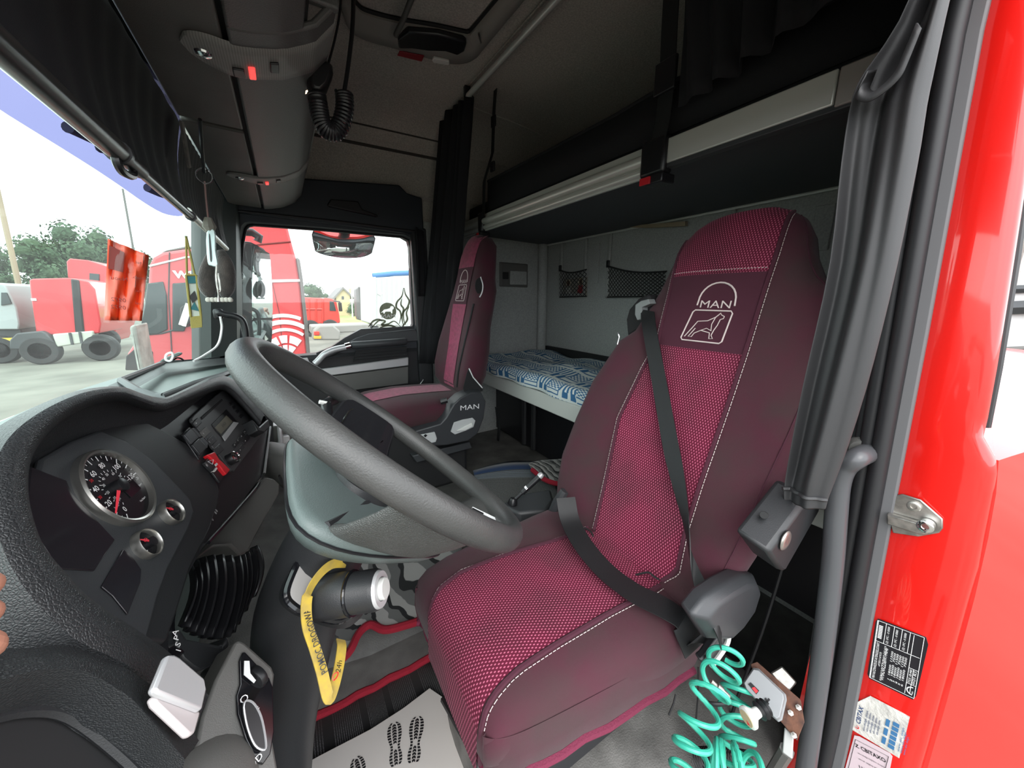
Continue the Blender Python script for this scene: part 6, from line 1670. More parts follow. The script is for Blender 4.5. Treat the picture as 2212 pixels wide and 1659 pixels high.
# teal coiled air hose
hose_m = mat('teal_air_hose', (0.045, 0.42, 0.30), 0.3)
hose = thing('air_hose', 'teal green coiled air hose hanging by the driver seat', 'hose', tuple(at(1560, 1650, z=0.02)))
def coil(path, turns, r, tr, n=240, ph0=0.0, squash=1.0):
    P = crom(path, 20); out = []
    for i in range(n):
        u = i / (n - 1) * (len(P) - 1); k = min(len(P) - 2, int(u)); p = P[k].lerp(P[k + 1], u - k)
        t = (P[k + 1] - P[k]).normalized(); a = t.cross(V((0.2, 1, 0.1))).normalized(); b = t.cross(a)
        ph = ph0 + 2 * pi * turns * i / (n - 1)
        out.append(p + (a * cos(ph) + b * sin(ph) * squash) * r)
    return MB().tube(out, tr, 8)
build('hose_coil', coil([at(1570, 1405, x=0.64), at(1560, 1450, x=0.60), at(1530, 1500, x=0.55), at(1500, 1580, x=0.51), at(1490, 1640, x=0.49), at(1480, 1720, x=0.47)], 6.5, 0.027, 0.0044, 300), hose_m, hose)
build('hose_coil', coil([at(1595, 1480, x=0.72), at(1588, 1530, x=0.69), at(1592, 1580, x=0.66), at(1590, 1640, x=0.63), at(1580, 1720, x=0.60)], 5.5, 0.028, 0.0048, 260, 1.2), hose_m, hose)
build('hose_pile', coil([at(1530, 1640, x=0.56), at(1560, 1655, x=0.57), at(1600, 1665, x=0.585), at(1640, 1690, x=0.60)], 4.5, 0.034, 0.0048, 220, 0.5), hose_m, hose)
q0, q1 = at(1535, 1470, x=0.61), at(1572, 1505, x=0.63)
cn = build('hose_coupling', MB().tube([q0, q0.lerp(q1, 0.3), q0.lerp(q1, 0.31), q0.lerp(q1, 0.6), q0.lerp(q1, 0.61), q1], [0.005, 0.005, 0.008, 0.008, 0.0065, 0.0065], 10), steel, hose)
build('black_lead', MB().tube(crom([q1, at(1568, 1520, x=0.62), at(1535, 1520, x=0.60), at(1515, 1510, x=0.60)], 5), 0.0035, 6), black, hose)
tag(build('spiral_brush', coil([at(1505, 1640, x=0.68), at(1560, 1640, x=0.70), at(1620, 1650, x=0.71)], 22, 0.02, 0.0016, 500), black), 'black wire coil lying under the teal air hose', 'coil')
# loose cables on the floor behind the seat
tag(build('floor_cable', MB().tube(crom([V((0.92, 0.28, 0.9)), V((0.90, 0.30, 0.5)), V((0.86, 0.32, 0.2)), V((0.80, 0.30, 0.05)), V((0.72, 0.26, 0.02)), V((0.66, 0.24, 0.02))], 8), 0.004, 6), black), 'thin black cable running down beside the driver seat', 'cable')

# ------------------------------------------------------------------ floor coverings
def rugmat(name, fn): return uvmat(name, fn, 0.95, 0.2, 0.1)
def speck(nt, u, v, sc=260):
    n = nt.nodes.new('ShaderNodeTexNoise'); n.inputs['Scale'].default_value = sc; n.inputs['Detail'].default_value = 2
    uv = nt.nodes.new('ShaderNodeCombineXYZ'); nt.links.new(u, uv.inputs[0]); nt.links.new(v, uv.inputs[1]); nt.links.new(uv.outputs[0], n.inputs['Vector'])
    return n.outputs['Fac']
def wavy(nt, u, v):
    s = speck(nt, u, v, 3.5)
    w = mth(nt, 'SINE', mth(nt, 'ADD', mth(nt, 'MULTIPLY', u, 26), mth(nt, 'ADD', mth(nt, 'MULTIPLY', s, 9), mth(nt, 'MULTIPLY', v, 20))))
    a = mixc(nt, ramp(nt, w, -0.2, 0.0), (0.16, 0.16, 0.155), (0.42, 0.41, 0.39))
    w2 = mth(nt, 'SINE', mth(nt, 'ADD', mth(nt, 'MULTIPLY', u, 26), mth(nt, 'ADD', mth(nt, 'MULTIPLY', s, 9), mth(nt, 'ADD', mth(nt, 'MULTIPLY', v, 20), 1.6))))
    b = mixc(nt, ramp(nt, w2, 0.72, 0.82), a, (0.012, 0.012, 0.013))
    return mixc(nt, mth(nt, 'MULTIPLY', speck(nt, u, v, 500), 0.5), b, (0.05, 0.05, 0.05))
def strip_blue(nt, u, v):
    base = mixc(nt, ramp(nt, speck(nt, mth(nt, 'MULTIPLY', u, 0.35), v, 420), 0.42, 0.6), (0.03, 0.03, 0.032), (0.26, 0.27, 0.26))
    rib = mth(nt, 'GREATER_THAN', mth(nt, 'FRACT', mth(nt, 'MULTIPLY', v, 42)), 0.7)
    base = mixc(nt, mth(nt, 'MULTIPLY', rib, 0.6), base, (0.02, 0.02, 0.022))
    bl = mth(nt, 'GREATER_THAN', v, 0.82)
    c = mixc(nt, bl, base, (0.02, 0.06, 0.16))
    gr = mth(nt, 'MULTIPLY', mth(nt, 'GREATER_THAN', v, 0.66), mth(nt, 'LESS_THAN', v, 0.80))
    st2 = mth(nt, 'GREATER_THAN', mth(nt, 'FRACT', mth(nt, 'MULTIPLY', v, 30)), 0.35)
    return mixc(nt, mth(nt, 'MULTIPLY', gr, st2), c, (0.20, 0.24, 0.28))
def ribbed(nt, u, v):
    rib = ramp(nt, mth(nt, 'SINE', mth(nt, 'MULTIPLY', u, 620)), -0.3, 0.6)
    b = mixc(nt, ramp(nt, speck(nt, u, v, 300), 0.4, 0.65), (0.05, 0.05, 0.053), (0.17, 0.17, 0.18))
    blk = mth(nt, 'GREATER_THAN', mth(nt, 'FRACT', mth(nt, 'MULTIPLY', u, 5.5)), 0.78)
    f = mth(nt, 'MULTIPLY', rib, mth(nt, 'SUBTRACT', 1, blk))
    return mixc(nt, f, (0.012, 0.012, 0.013), b)
red_pile = mat('red_binding_yarn', (0.34, 0.012, 0.03), 0.95, bump=(500, 0.9))
def patchrug(name, label, rows, m_, th=0.008, cat='rug'):
    """rows: lists of 3D points"""
    n = len(rows[0]); R2 = [crom(r, 4) for r in rows]
    cols = [crom([r[i] for r in R2], 4) for i in range(len(R2[0]))]
    g = [[cols[i][j] for i in range(len(cols))] for j in range(len(cols[0]))]
    nj, ni = len(g), len(g[0])
    uvs = [[(i / (ni - 1), j / (nj - 1)) for i in range(ni)] for j in range(nj)]
    return tag(build(name, MB().gridn(g, uvs), m_, smooth=80, solid=th), label, cat), g
# grey and white rug on the tunnel, turned down over its edge
r0 = [at(px, py, z=z) for px, py, z in [(700, 1455, .14), (752, 1418, .195), (775, 1375, .212), (800, 1355, .215), (830, 1366, .21), (870, 1358, .21), (920, 1340, .21), (985, 1300, .215)]]
r1 = [at(px, py, z=z) for px, py, z in [(730, 1350, .235), (762, 1330, .235), (790, 1315, .236), (815, 1305, .236), (845, 1300, .236), (880, 1290, .236), (930, 1280, .236), (990, 1250, .24)]]
r2 = [at(px, py, z=z) for px, py, z in [(770, 1240, .262), (790, 1230, .262), (812, 1222, .262), (840, 1215, .262), (870, 1208, .262), (905, 1200, .262), (945, 1190, .262), (1000, 1170, .265)]]
r3 = [at(px, py, z=z) for px, py, z in [(790, 1150, .285), (810, 1145, .285), (830, 1140, .285), (860, 1130, .285), (890, 1125, .285), (920, 1115, .285), (960, 1100, .285), (1010, 1090, .29)]]
lift = V((0, 0, 0.016))
rg, g = patchrug('tunnel_rug', 'grey and white wavy pile rug with red edge over the engine tunnel', [[p + lift for p in r] for r in (r0, r1, r2, r3)], rugmat('wavy_rug', wavy), 0.010)
build('rug_binding', MB().tube([p + V((0, -0.004, -0.002)) for p in g[0]], 0.012, 8), red_pile, rg)
# ribbed mat in the footwell with red edge along the tunnel
fm0 = [V((x, 1.02, 0.012)) for x in (-0.32, -0.1, 0.05, 0.15, 0.29)]
fm1 = [V((x, 0.62, 0.010)) for x in (-0.32, -0.1, 0.05, 0.15, 0.29)]
fm2 = [V((x, 0.22, 0.010)) for x in (-0.32, -0.1, 0.05, 0.15, 0.29)]
rg2, g = patchrug('footwell_mat', 'dark ribbed footwell mat with a red edge under the paper', [fm0, fm1, fm2], rugmat('ribbed_mat', ribbed), 0.006, 'mat')
build('mat_binding', MB().tube([p + V((0, 0.006, 0.008 + 0.004 * sin(i * 1.7))) for i, p in enumerate(g[0])], 0.013, 8), red_pile, rg2)
# blue edged rug between the seats
rb0 = [at(px, py, z=.318) for px, py in [(1040, 1080), (1090, 1105), (1150, 1115), (1210, 1110)]]
rb1 = [at(px, py, z=.318) for px, py in [(1030, 1046), (1080, 1048), (1130, 1050), (1200, 1050)]]
rb2 = [at(px, py, z=.322) for px, py in [(1022, 1016), (1060, 1004), (1105, 996), (1160, 996)]]
patchrug('striped_rug', 'dark speckled rug with blue end stripe between the seats', [rb0, rb1, rb2], rugmat('blue_striped_rug', strip_blue), 0.008)
rc = [[at(px, py, z=z) for px, py, z in row] for row in ([(1150, 1015, .40), (1175, 1035, .40), (1205, 1045, .40), (1225, 1040, .40)], [(1142, 1003, .41), (1170, 1008, .42), (1200, 1015, .42), (1225, 1010, .42)], [(1148, 998, .42), (1170, 994, .43), (1195, 992, .43), (1220, 990, .43)])]
rg3, g = patchrug('folded_rug', 'small folded grey rug with red binding beside the driver backrest', rc, MATS['wavy_rug'], 0.008)
build('rug_binding', MB().tube(g[0], 0.012, 8), red_pile, rg3)
# paper floor sheet with boot prints
paper = mat('white_paper', (0.63, 0.59, 0.56), 0.8, bump=(14, 0.5))
sheet_px = [(640, 1660), (690, 1632), (800, 1575), (870, 1530), (928, 1486), (960, 1508), (985, 1590), (1010, 1665), (1010, 1760), (620, 1760)]
ps_ = [at(px, py, z=0.026) for px, py in sheet_px]
psh = tag(build('paper_floor_sheet', MB().prism(ps_, (0, 0, -0.003)), paper, bevel=0.001), 'white paper floor sheet printed with black boot soles', 'paper')
def sole(px0, py0, px1, py1):
    """boot print: heel at the first pixel, toe at the second"""
    h, t = at(px0, py0, z=0.0268), at(px1, py1, z=0.0268)
    d = (t - h); Ls = d.length; d.normalize(); w = V((-d.y, d.x, 0))
    m = MB()
    prof = [(0.0, 0.10), (0.06, 0.14), (0.15, 0.155), (0.25, 0.145), (0.33, 0.115), (0.42, 0.11), (0.52, 0.14), (0.65, 0.175), (0.78, 0.18), (0.88, 0.165), (0.95, 0.12), (1.0, 0.05)]
    def wd(s): return tab([(a, b) for a, b in prof], s)[0]
    N = 15
    for i in range(N):
        s0, s1 = (i + 0.14) / N, (i + 0.78) / N
        for sg in (1, -1):
            for k0, k1 in ((0.52, 1.0),):
                m.prism([h + d * Ls * s0 + w * sg * wd(s0) * k0 * Ls, h + d * Ls * s0 + w * sg * wd(s0) * k1 * Ls, h + d * Ls * s1 + w * sg * wd(s1) * k1 * Ls, h + d * Ls * s1 + w * sg * wd(s1) * k0 * Ls], (0, 0, 0.0004))
        if 0.45 < s0 < 0.92 or s0 < 0.3:
            sm = (s0 + s1) / 2
            m.prism([h + d * Ls * s0 - w * wd(s0) * 0.3 * Ls, h + d * Ls * (s0 + 0.025), h + d * Ls * s0 + w * wd(s0) * 0.3 * Ls, h + d * Ls * s1 + w * wd(s1) * 0.3 * Ls, h + d * Ls * (s1 + 0.03), h + d * Ls * s1 - w * wd(s1) * 0.3 * Ls], (0, 0, 0.0004))
    o = build('boot_print', m, black, psh, smooth=0); o['kind'] = 'stuff'
sole(856, 1654, 851, 1560); sole(893, 1648, 902, 1547); sole(790, 1720, 768, 1636)
# ------------------------------------------------------------------ gear joystick console beside the driver seat
js = thing('seat_console', 'dark side console with a joystick lever beside the driver seat', 'console', tuple(at(1140, 1110, z=0.45)))
cb = [at(px, py, z=0.52) for px, py in [(1080, 1090), (1120, 1066), (1190, 1056), (1196, 1080), (1180, 1102), (1120, 1108)]]
build('console_body', MB().prism(cb, (0, 0, -0.2)), plastic_mid, js, bevel=0.01)
jb = at(1108, 1083, z=0.535)
build('lever_boot', MB().lathe([(0.018, -0.01), (0.016, 0.004), (0.011, 0.012), (0.0, 0.014)], jb, (0.2, 0, 1), 16), black, js)
jt = at(1165, 1030, z=0.62)
sh_ = build('lever_shaft', MB().tube([jb, jb.lerp(jt, 0.35), jb.lerp(jt, 0.36), jt], [0.006, 0.006, 0.010, 0.011], 12), black, js)
build('lever_ring', MB().tube([jb.lerp(jt, 0.5), jb.lerp(jt, 0.56)], 0.012, 12), chrome, sh_)
build('lever_tip', MB().lathe([(0.011, 0), (0.012, 0.008), (0.008, 0.016), (0, 0.018)], jt, (jt - jb), 14), silver, js)
# ------------------------------------------------------------------ things hanging at the windscreen
HY = 1.33
def hp2(px, py, y=HY): return at(px, py, y=y)
kc_ = thing('hanging_keychain', 'cord with key ring, pale bottle opener and chain hanging at the blind', 'keychain', tuple(hp2(457, 650)))
build('cord', MB().tube([hp2(432, 258, 1.16), hp2(437, 330, 1.26), hp2(441, 372)], 0.004, 6), black, kc_)
cr_ = hp2(441, 380)
build('key_ring', MB().tube([cr_ + V((0.017 * cos(k * pi / 10), 0.0, 0.018 * sin(k * pi / 10))) for k in range(20)], 0.0024, 6, closed=True), chrome, kc_)
build('thread', MB().tube([hp2(442, 392), hp2(445, 430), hp2(450, 475)], 0.0022, 6), mat('pinkish_cord', (0.30, 0.18, 0.17), 0.8), kc_)
build('tassel_top', MB().tube([hp2(449, 470), hp2(452, 490), hp2(455, 500)], [0.008, 0.016, 0.010], 8), mat('grey_knit', (0.25, 0.24, 0.21), 0.9), kc_)
opn = [(446, 502), (464, 498), (466, 540), (471, 570), (467, 576), (456, 574), (448, 565)]
A = crom([hp2(*p, HY - 0.01) for p in opn], 3, True)
oo = build('bottle_opener', MB().prism(A, (0, 0.006, 0)), mat('pale_mint_metal', (0.55, 0.66, 0.65), 0.3, 0.5), kc_, bevel=0.002)
build('opener_slot', MB().prism(crom([hp2(*p, HY - 0.012) for p in [(451, 510), (454, 510), (458, 558), (454, 562)]], 3, True), (0, 0.002, 0)), plastic_mid, oo)
chn = crom([hp2(*p, HY - 0.045) for p in [(468, 572), (467, 600), (471, 628), (476, 625), (471, 590)]], 5)
build('chain', MB().tube(chn, 0.0022, 5), steel, kc_)
build('chain_drop', MB().tube([hp2(472, 626, HY - 0.045), hp2(472, 636, HY - 0.045), hp2(473, 652, HY - 0.045)], [0.004, 0.002, 0.004], 6), steel, kc_)
fur = mat('dark_brown_fur', (0.030, 0.024, 0.022), 1.0, sheen=0.5, bump=(260, 1.0), noise=(40, 0.5, (0.065, 0.05, 0.045)))
fc = thing('fur_charm', 'two dark brown fur paws with white tips hanging at the windscreen', 'charm', tuple(hp2(470, 652)))
for pts, rr in (([(456, 545), (449, 575), (446, 600), (450, 625), (456, 643)], [0.008, 0.016, 0.020, 0.021, 0.010]), ([(476, 540), (486, 565), (490, 590), (488, 622), (486, 643)], [0.009, 0.018, 0.022, 0.022, 0.010])):
    P = crom([hp2(*p, HY + 0.09) for p in pts], 5)
    Rr = [r for r in crom([V((r, 0, 0)) for r in rr], 5)]
    build('paw', MB().tube(P, [v.x for v in Rr], 14), fur, fc, smooth=80)
for px, py in ((459, 648), (489, 648)):
    c_ = hp2(px, py, HY + 0.06)
    for dx in (-0.009, 0.0, 0.009):
        build('paw_tip', MB().lathe([(0.0, -0.007), (0.006, -0.005), (0.008, 0), (0.006, 0.006), (0, 0.008)], c_ + V((dx, 0, 0)), (0, 0, 1), 10), mat('white_fur', (0.55, 0.52, 0.47), 1.0), fc)
build('fur_back', MB().tube([hp2(470, 545, HY + 0.11), hp2(472, 590, HY + 0.115), hp2(470, 635, HY + 0.11)], [0.008, 0.014, 0.008], 14), fur, fc, smooth=80)
# pennant on a suction hook
PY = 1.78
pen = thing('pennant', 'small fringed gold and white pennant on a cord at the windscreen', 'pennant', tuple(hp2(424, 700, PY)))
cup = hp2(398, 502, PY)
build('suction_cup', MB().lathe([(0.018, 0), (0.016, 0.004), (0.007, 0.01), (0.005, 0.016), (0, 0.016)], cup, (0.85, -0.4, 0), 20), glass('clear_rubber', (0.75, 0.82, 0.8), 0.12), pen)
goldm = mat('gold_braid', (0.33, 0.27, 0.07), 0.7, bump=(500, 0.6))
build('pennant_cord', MB().tube([hp2(402, 510, PY), hp2(403, 560, PY), hp2(404, 596, PY)], 0.0035, 6), goldm, pen)
build('pennant_cord', MB().tube([hp2(402, 510, PY), hp2(410, 545, PY), hp2(421, 596, PY)], 0.0035, 6), goldm, pen)
pf = build('pennant_cloth', MB().prism([hp2(*p, PY) for p in [(402, 594), (424, 594), (434, 682), (412, 684)]], (0, 0.003, 0)), mat('pennant_white', (0.50, 0.53, 0.48), 0.8), pen, smooth=0)
for e in ([(402, 594), (412, 684)], [(424, 594), (434, 682)], [(402, 594), (424, 594)]):
    build('pennant_border', MB().tube([hp2(*p, PY - 0.002) for p in e], 0.004, 6), goldm, pf)
tm_ = mat('pennant_teal', (0.03, 0.14, 0.16), 0.8)
build('pennant_band', MB().prism([hp2(*p, PY - 0.002) for p in [(404, 597), (423, 597), (424, 612), (406, 612)]], (0, -0.001, 0)), tm_, pf, smooth=0)
build('pennant_mark', MB().prism([hp2(*p, PY - 0.002) for p in [(409, 640), (420, 628), (426, 645), (416, 655)]], (0, -0.001, 0)), black, pf, smooth=0)
build('pennant_mark', MB().prism([hp2(*p, PY - 0.002) for p in [(411, 668), (420, 652), (430, 672)]], (0, -0.001, 0)), tm_, pf, smooth=0)
for i in range(9):
    t = i / 8
    build('fringe', MB().tube([hp2(lerp(413, 434, t), lerp(684, 682, t), PY), hp2(lerp(413, 434, t) + 1, lerp(709, 707, t), PY)], [0.004, 0.0028], 5), goldm, pf)
# orange notice in a clear sleeve
NY = 1.36
sl = thing('notice_sleeve', 'orange-red printed notice in a clear plastic sleeve on the windscreen', 'notice', tuple(hp2(270, 694, NY)))
ora = mat('orange_notice', (0.80, 0.065, 0.015), 0.35, bump=(30, 0.3))
def crumple(pxs, y, nu=14, nv=14, amp=0.006, seed=1):
    a, b, c_, d = [hp2(*p, y) for p in pxs]
    rows = []
    for j in range(nv + 1):
        v = j / nv
        rows.append([a.lerp(b, i / nu).lerp(d.lerp(c_, i / nu), v) + V((0.3, -1, 0)) * amp * (sin(i * 1.1 + j * 0.35 + seed) + 0.5 * sin(i * 2.7 - j * 0.2)) for i in range(nu + 1)])
    return MB().gridn(rows)
no = build('notice_sheet', crumple([(233, 516), (322, 552), (306, 693), (226, 692)], NY), ora, sl, smooth=80, solid=0.0006)
build('sleeve', crumple([(231, 502), (327, 541), (309, 697), (223, 697)], NY - 0.012, amp=0.007), glass('crinkled_film', (0.95, 0.96, 0.95), 0.045, 0.15), sl, smooth=80)
xd = hp2(300, 600, NY - 0.014) - hp2(240, 592, NY - 0.014)
ink = mat('notice_ink', (0.20, 0.012, 0.008), 0.6)
for s_, px, py, sz in (('0972', 256, 648, 0.014), ('0972', 256, 664, 0.014), ('Noou', 258, 602, 0.013), ('tel.', 298, 567, 0.011), ('mob.', 298, 600, 0.011), ('no.', 298, 628, 0.010), ('tel', 298, 655, 0.010)):
    build('notice_print', textmb(s_, sz, hp2(px, py, NY - 0.014), -xd, (0.05, 0, 1), 0), ink, no, smooth=0)
build('notice_photo', MB().prism([hp2(*p, NY - 0.010) for p in [(236, 530), (268, 545), (266, 588), (234, 580)]], (0, 0.001, 0)), ink, no, smooth=0)
# white phone lead down the pillar and a small stand on the dash
tag(build('charging_lead', MB().tube(crom([at(476, 684, y=2.0), at(479, 710, y=2.0), at(470, 745, y=1.95), at(440, 768, y=1.88), at(418, 780, y=1.82)], 6), 0.0045, 6), white_print), 'white charging lead hanging from the pillar handle to the dash', 'cable')
stn = thing('phone_stand', 'small teal stand with white cable loop on the dash top', 'stand', tuple(at(375, 780, z=0.995)))
build('stand_arm', MB().prism([at(px, py, y=1.75) for px, py in [(343, 782), (350, 776), (382, 762), (391, 764), (389, 768), (362, 780)]], (0, 0.03, 0)), teal, stn, bevel=0.003)
lp_ = crom([at(px, py, y=1.72) for px, py in [(358, 776), (360, 766), (370, 762), (374, 768), (370, 778), (364, 780)]], 4, True)
build('cable_loop', MB().tube(lp_, 0.004, 6, closed=True), white_print, stn)
build('thin_lead', MB().tube(crom([at(px, py, y=1.78) for px, py in [(374, 778), (383, 773), (392, 775), (398, 780)]], 4), 0.003, 6), black, stn)
# ================================================================== outside
GZ = -1.10
gravel = mat('pale_gravel', (0.155, 0.15, 0.125), 0.95, bump=(6, 0.5), noise=(0.6, 0.25))
gr = tag(build('yard_ground', MB().bx(-400, 400, -200, 400, GZ - 0.2, GZ), gravel), 'pale gravel ground of the truck yard', 'ground', kind='structure')
grass_m = mat('dry_grass', (0.26, 0.32, 0.10), 0.95, noise=(0.8, 0.4))
a, b = at(700, 690, y=40), at(800, 690, y=40)
tag(build('grass_field', MB().bx(a.x - 6, b.x + 20, 36, 90, GZ, GZ + 0.05), grass_m), 'yellow-green grass field beyond the yard', 'grass', kind='structure')
leaf = mat('green_leaves', (0.035, 0.075, 0.035), 0.8, noise=(0.6, 0.5, (0.065, 0.11, 0.055)))
bark = mat('bark', (0.10, 0.08, 0.06), 0.9)
def tree(px, base, top, y, wpx, label, nleaf=900, name='tree', seed=0):
    rnd = random.Random(seed)
    t = at(px, top, y=y); w = abs(at(px + wpx, top, y=y).x - t.x)
    H = t.z - GZ
    o = thing(name, label, 'tree', (t.x, y, GZ))
    build('trunk', MB().tube([(t.x, y, GZ), (t.x + 0.1, y, GZ + H * 0.3), (t.x, y, GZ + H * 0.7)], [w * 0.10, w * 0.07, w * 0.03], 8), bark, o)
    m = MB(); cl_ = []
    for i in range(14):
        a = rnd.uniform(0, 2 * pi); r = rnd.uniform(0, 0.62)
        cl_.append((V((t.x + cos(a) * r * w, y + sin(a) * r * w, GZ + H * rnd.uniform(0.35, 0.84))), w * rnd.uniform(0.28, 0.48)))
    cl_.append((V((t.x, y, t.z - w * 0.4)), w * 0.42))
    for i in range(nleaf * 2):
        c_, r = rnd.choice(cl_)
        d = V((rnd.gauss(0, 1), rnd.gauss(0, 1), rnd.gauss(0, 1))).normalized()
        p = c_ + d * r * rnd.uniform(0.7, 1.2)
        s = w * rnd.uniform(0.035, 0.085)
        u = V((rnd.gauss(0, 1), rnd.gauss(0, 1), rnd.gauss(0, 1))).normalized(); v = d.cross(u).normalized() * s; u = v.cross(d).normalized() * s
        m.add([p - u, p - v * 0.6 + d * s * 0.3, p + u, p + v * 0.6], [(0, 1, 2, 3)])
    for c_, r in cl_:
        m.lathe([(r * sin(pi * k / 6) * 0.62, -r * 0.62 * cos(pi * k / 6)) for k in range(1, 6)], c_, (0, 0, 1), 10)
    f = build('foliage', m, leaf, o, smooth=0, recalc=False); f['kind'] = 'stuff'
    return o
tree(60, 640, 505, 42, 85, 'broad green tree at the far left of the windscreen', 1500, seed=1)
tree(130, 640, 478, 52, 95, 'tallest green tree seen through the windscreen left of the notice', 1700, seed=2)
tree(205, 640, 492, 62, 80, 'leafy tree seen just left of the orange notice', 1500, seed=3)
tree(290, 640, 535, 72, 60, 'rounded tree behind the orange notice', 900, seed=4)
tree(-30, 640, 515, 60, 70, 'leafy tree cut by the left edge of the picture', 900, seed=5)
tree(672, 645, 610, 60, 34, 'round green tree above the red tipper truck', 900, seed=6)
tree(762, 690, 655, 50, 20, 'small bush in front of the house', 400, name='bush', seed=7)
tree(700, 645, 632, 75, 24, 'low distant tree right of the red tipper truck', 400, seed=8)
def poleo(pa, pb, y, r, label, m_):
    p, q = at(*pa, y=y), at(*pb, y=y)
    o = tag(build('outside_pole', MB().tube([p, V((q.x, q.y, GZ))], [r * 0.8, r], 8), m_), label, 'pole')
    return o
wood = mat('pole_wood', (0.33, 0.26, 0.18), 0.9)
poleo((-8, 400), (40, 650), 26, 0.11, 'leaning wooden utility pole at the far left', wood)
poleo((265, 408), (283, 560), 30, 0.06, 'thin grey pole above the orange notice', plastic_grey)
poleo((759, 612), (762, 690), 48, 0.07, 'thin pale pole in front of the distant house', white_p)
# ------------------------------------------------------------------ trucks
tyre = mat('tyre_rubber', (0.025, 0.025, 0.026), 0.8)
red_t = mat('red_truck_paint', (0.52, 0.022, 0.03), 0.35, coat=0.6)
red_b = mat('bright_red_paint', (0.72, 0.035, 0.02), 0.4, coat=0.5)
win_d = mat('dark_truck_window', (0.03, 0.04, 0.042), 0.08)
alu_t = mat('pale_tank', (0.45, 0.46, 0.40), 0.5)
def wheel(parent, c, R=0.5, w=0.32, ax=(0, -1, 0)):
    o = build('wheel', MB().lathe([(R * 0.55, 0.0), (R * 0.9, 0.0), (R, 0.06), (R, w - 0.06), (R * 0.9, w), (R * 0.5, w)], c, ax, 28), tyre, parent)
    build('wheel_rim', MB().lathe([(0.0, w * 0.62), (R * 0.18, w * 0.7), (R * 0.26, w * 0.5), (R * 0.5, w * 0.78), (R * 0.57, w)], c, ax, 24), steel, o)
    return o
def side(pxs, y): return [at(px, py, y=y) for px, py in pxs]
def body(name, pxs, y, depth, m_, parent, bev=0.04, clampg=True):
    A = side(pxs, y)
    if clampg: A = [V((p.x, p.y, max(p.z, GZ + 0.15))) for p in A]
    return build(name, MB().prism(A, (0, depth, 0)), m_, parent, bevel=bev, smooth=30)
# far red tractor units
T1 = thing('tractor_unit', 'dark red tractor unit parked farthest left beyond the notice', 'truck', tuple(at(150, 765, z=GZ)))
Y1 = 20
body('cab', [(62, 605), (70, 602), (150, 600), (190, 608), (205, 625), (218, 700), (215, 720), (150, 725), (78, 722), (66, 640)], Y1, 2.4, red_t, T1)
body('cab_rear_strip', [(152, 602), (170, 605), (182, 720), (162, 722)], Y1 - 0.05, 0.1, black, T1)
body('rear_mudguard', [(20, 735), (35, 720), (90, 715), (100, 720), (118, 740), (118, 755), (20, 755)], Y1 - 0.2, 0.6, plastic_mid, T1, clampg=False)
body('side_tank', [(112, 722), (198, 715), (201, 738), (122, 750)], Y1 - 0.2, 0.6, alu_t, T1, clampg=False)
for k in (0.45, 0.7):
    p0, p1 = at(lerp(112, 198, k), lerp(722, 715, k), y=Y1 - 0.22), at(lerp(120, 201, k), lerp(750, 738, k), y=Y1 - 0.22)
    build('tank_strap', MB().tube([p0, p1], 0.04, 6), plastic_mid, T1)
for px, py in ((91, 740), (218, 729)):
    c_ = at(px, py, y=Y1 + 0.1); c_.z = GZ + 0.5
    wheel(T1, c_)
body('coupling_plate', [(95, 700), (120, 690), (135, 692), (140, 708), (95, 712)], Y1 + 0.8, 0.8, plastic, T1, clampg=False)
build('marker_lamp', MB().box(at(73, 647, y=Y1 - 0.02), (0.12, 0.04, 0.08)), white_p, T1)
T2 = thing('tractor_unit', 'red tractor unit with high roof spoiler behind the nearer one', 'truck', tuple(at(200, 760, z=GZ)))
body('cab', [(143, 565), (150, 558), (190, 562), (240, 578), (250, 640), (255, 700), (240, 740), (215, 735), (205, 625), (190, 606), (146, 600)], Y1 + 4.0, 2.4, red_t, T2)
body('side_window', [(193, 590), (214, 592), (214, 612), (193, 612)], Y1 + 3.95, 0.05, win_d, T2, 0.01)
c_ = at(230, 735, y=Y1 + 4.1); c_.z = GZ + 0.5; wheel(T2, c_)
T3 = thing('grey_truck', 'grey-white truck cab cut by the left edge behind the windscreen', 'truck', tuple(at(10, 760, z=GZ)))
body('cab', [(-60, 630), (-10, 610), (10, 615), (24, 640), (36, 665), (42, 700), (40, 712), (-60, 712)], Y1 + 1, 2.4, mat('grey_truck_paint', (0.34, 0.38, 0.38), 0.5), T3)
body('side_window', [(2, 632), (14, 632), (25, 656), (2, 660)], Y1 + 0.95, 0.05, win_d, T3, 0.01)
body('chassis', [(-60, 712), (45, 710), (50, 735), (-60, 760)], Y1 + 1.2, 1.8, plastic_mid, T3, clampg=False)
build('number_plate', MB().box(at(8, 735, y=Y1 + 0.9), (0.5, 0.03, 0.16)), mat('plate_yellow', (0.7, 0.5, 0.05), 0.5), T3)
c_ = at(5, 745, y=Y1 + 1.2); c_.z = GZ + 0.5; wheel(T3, c_)
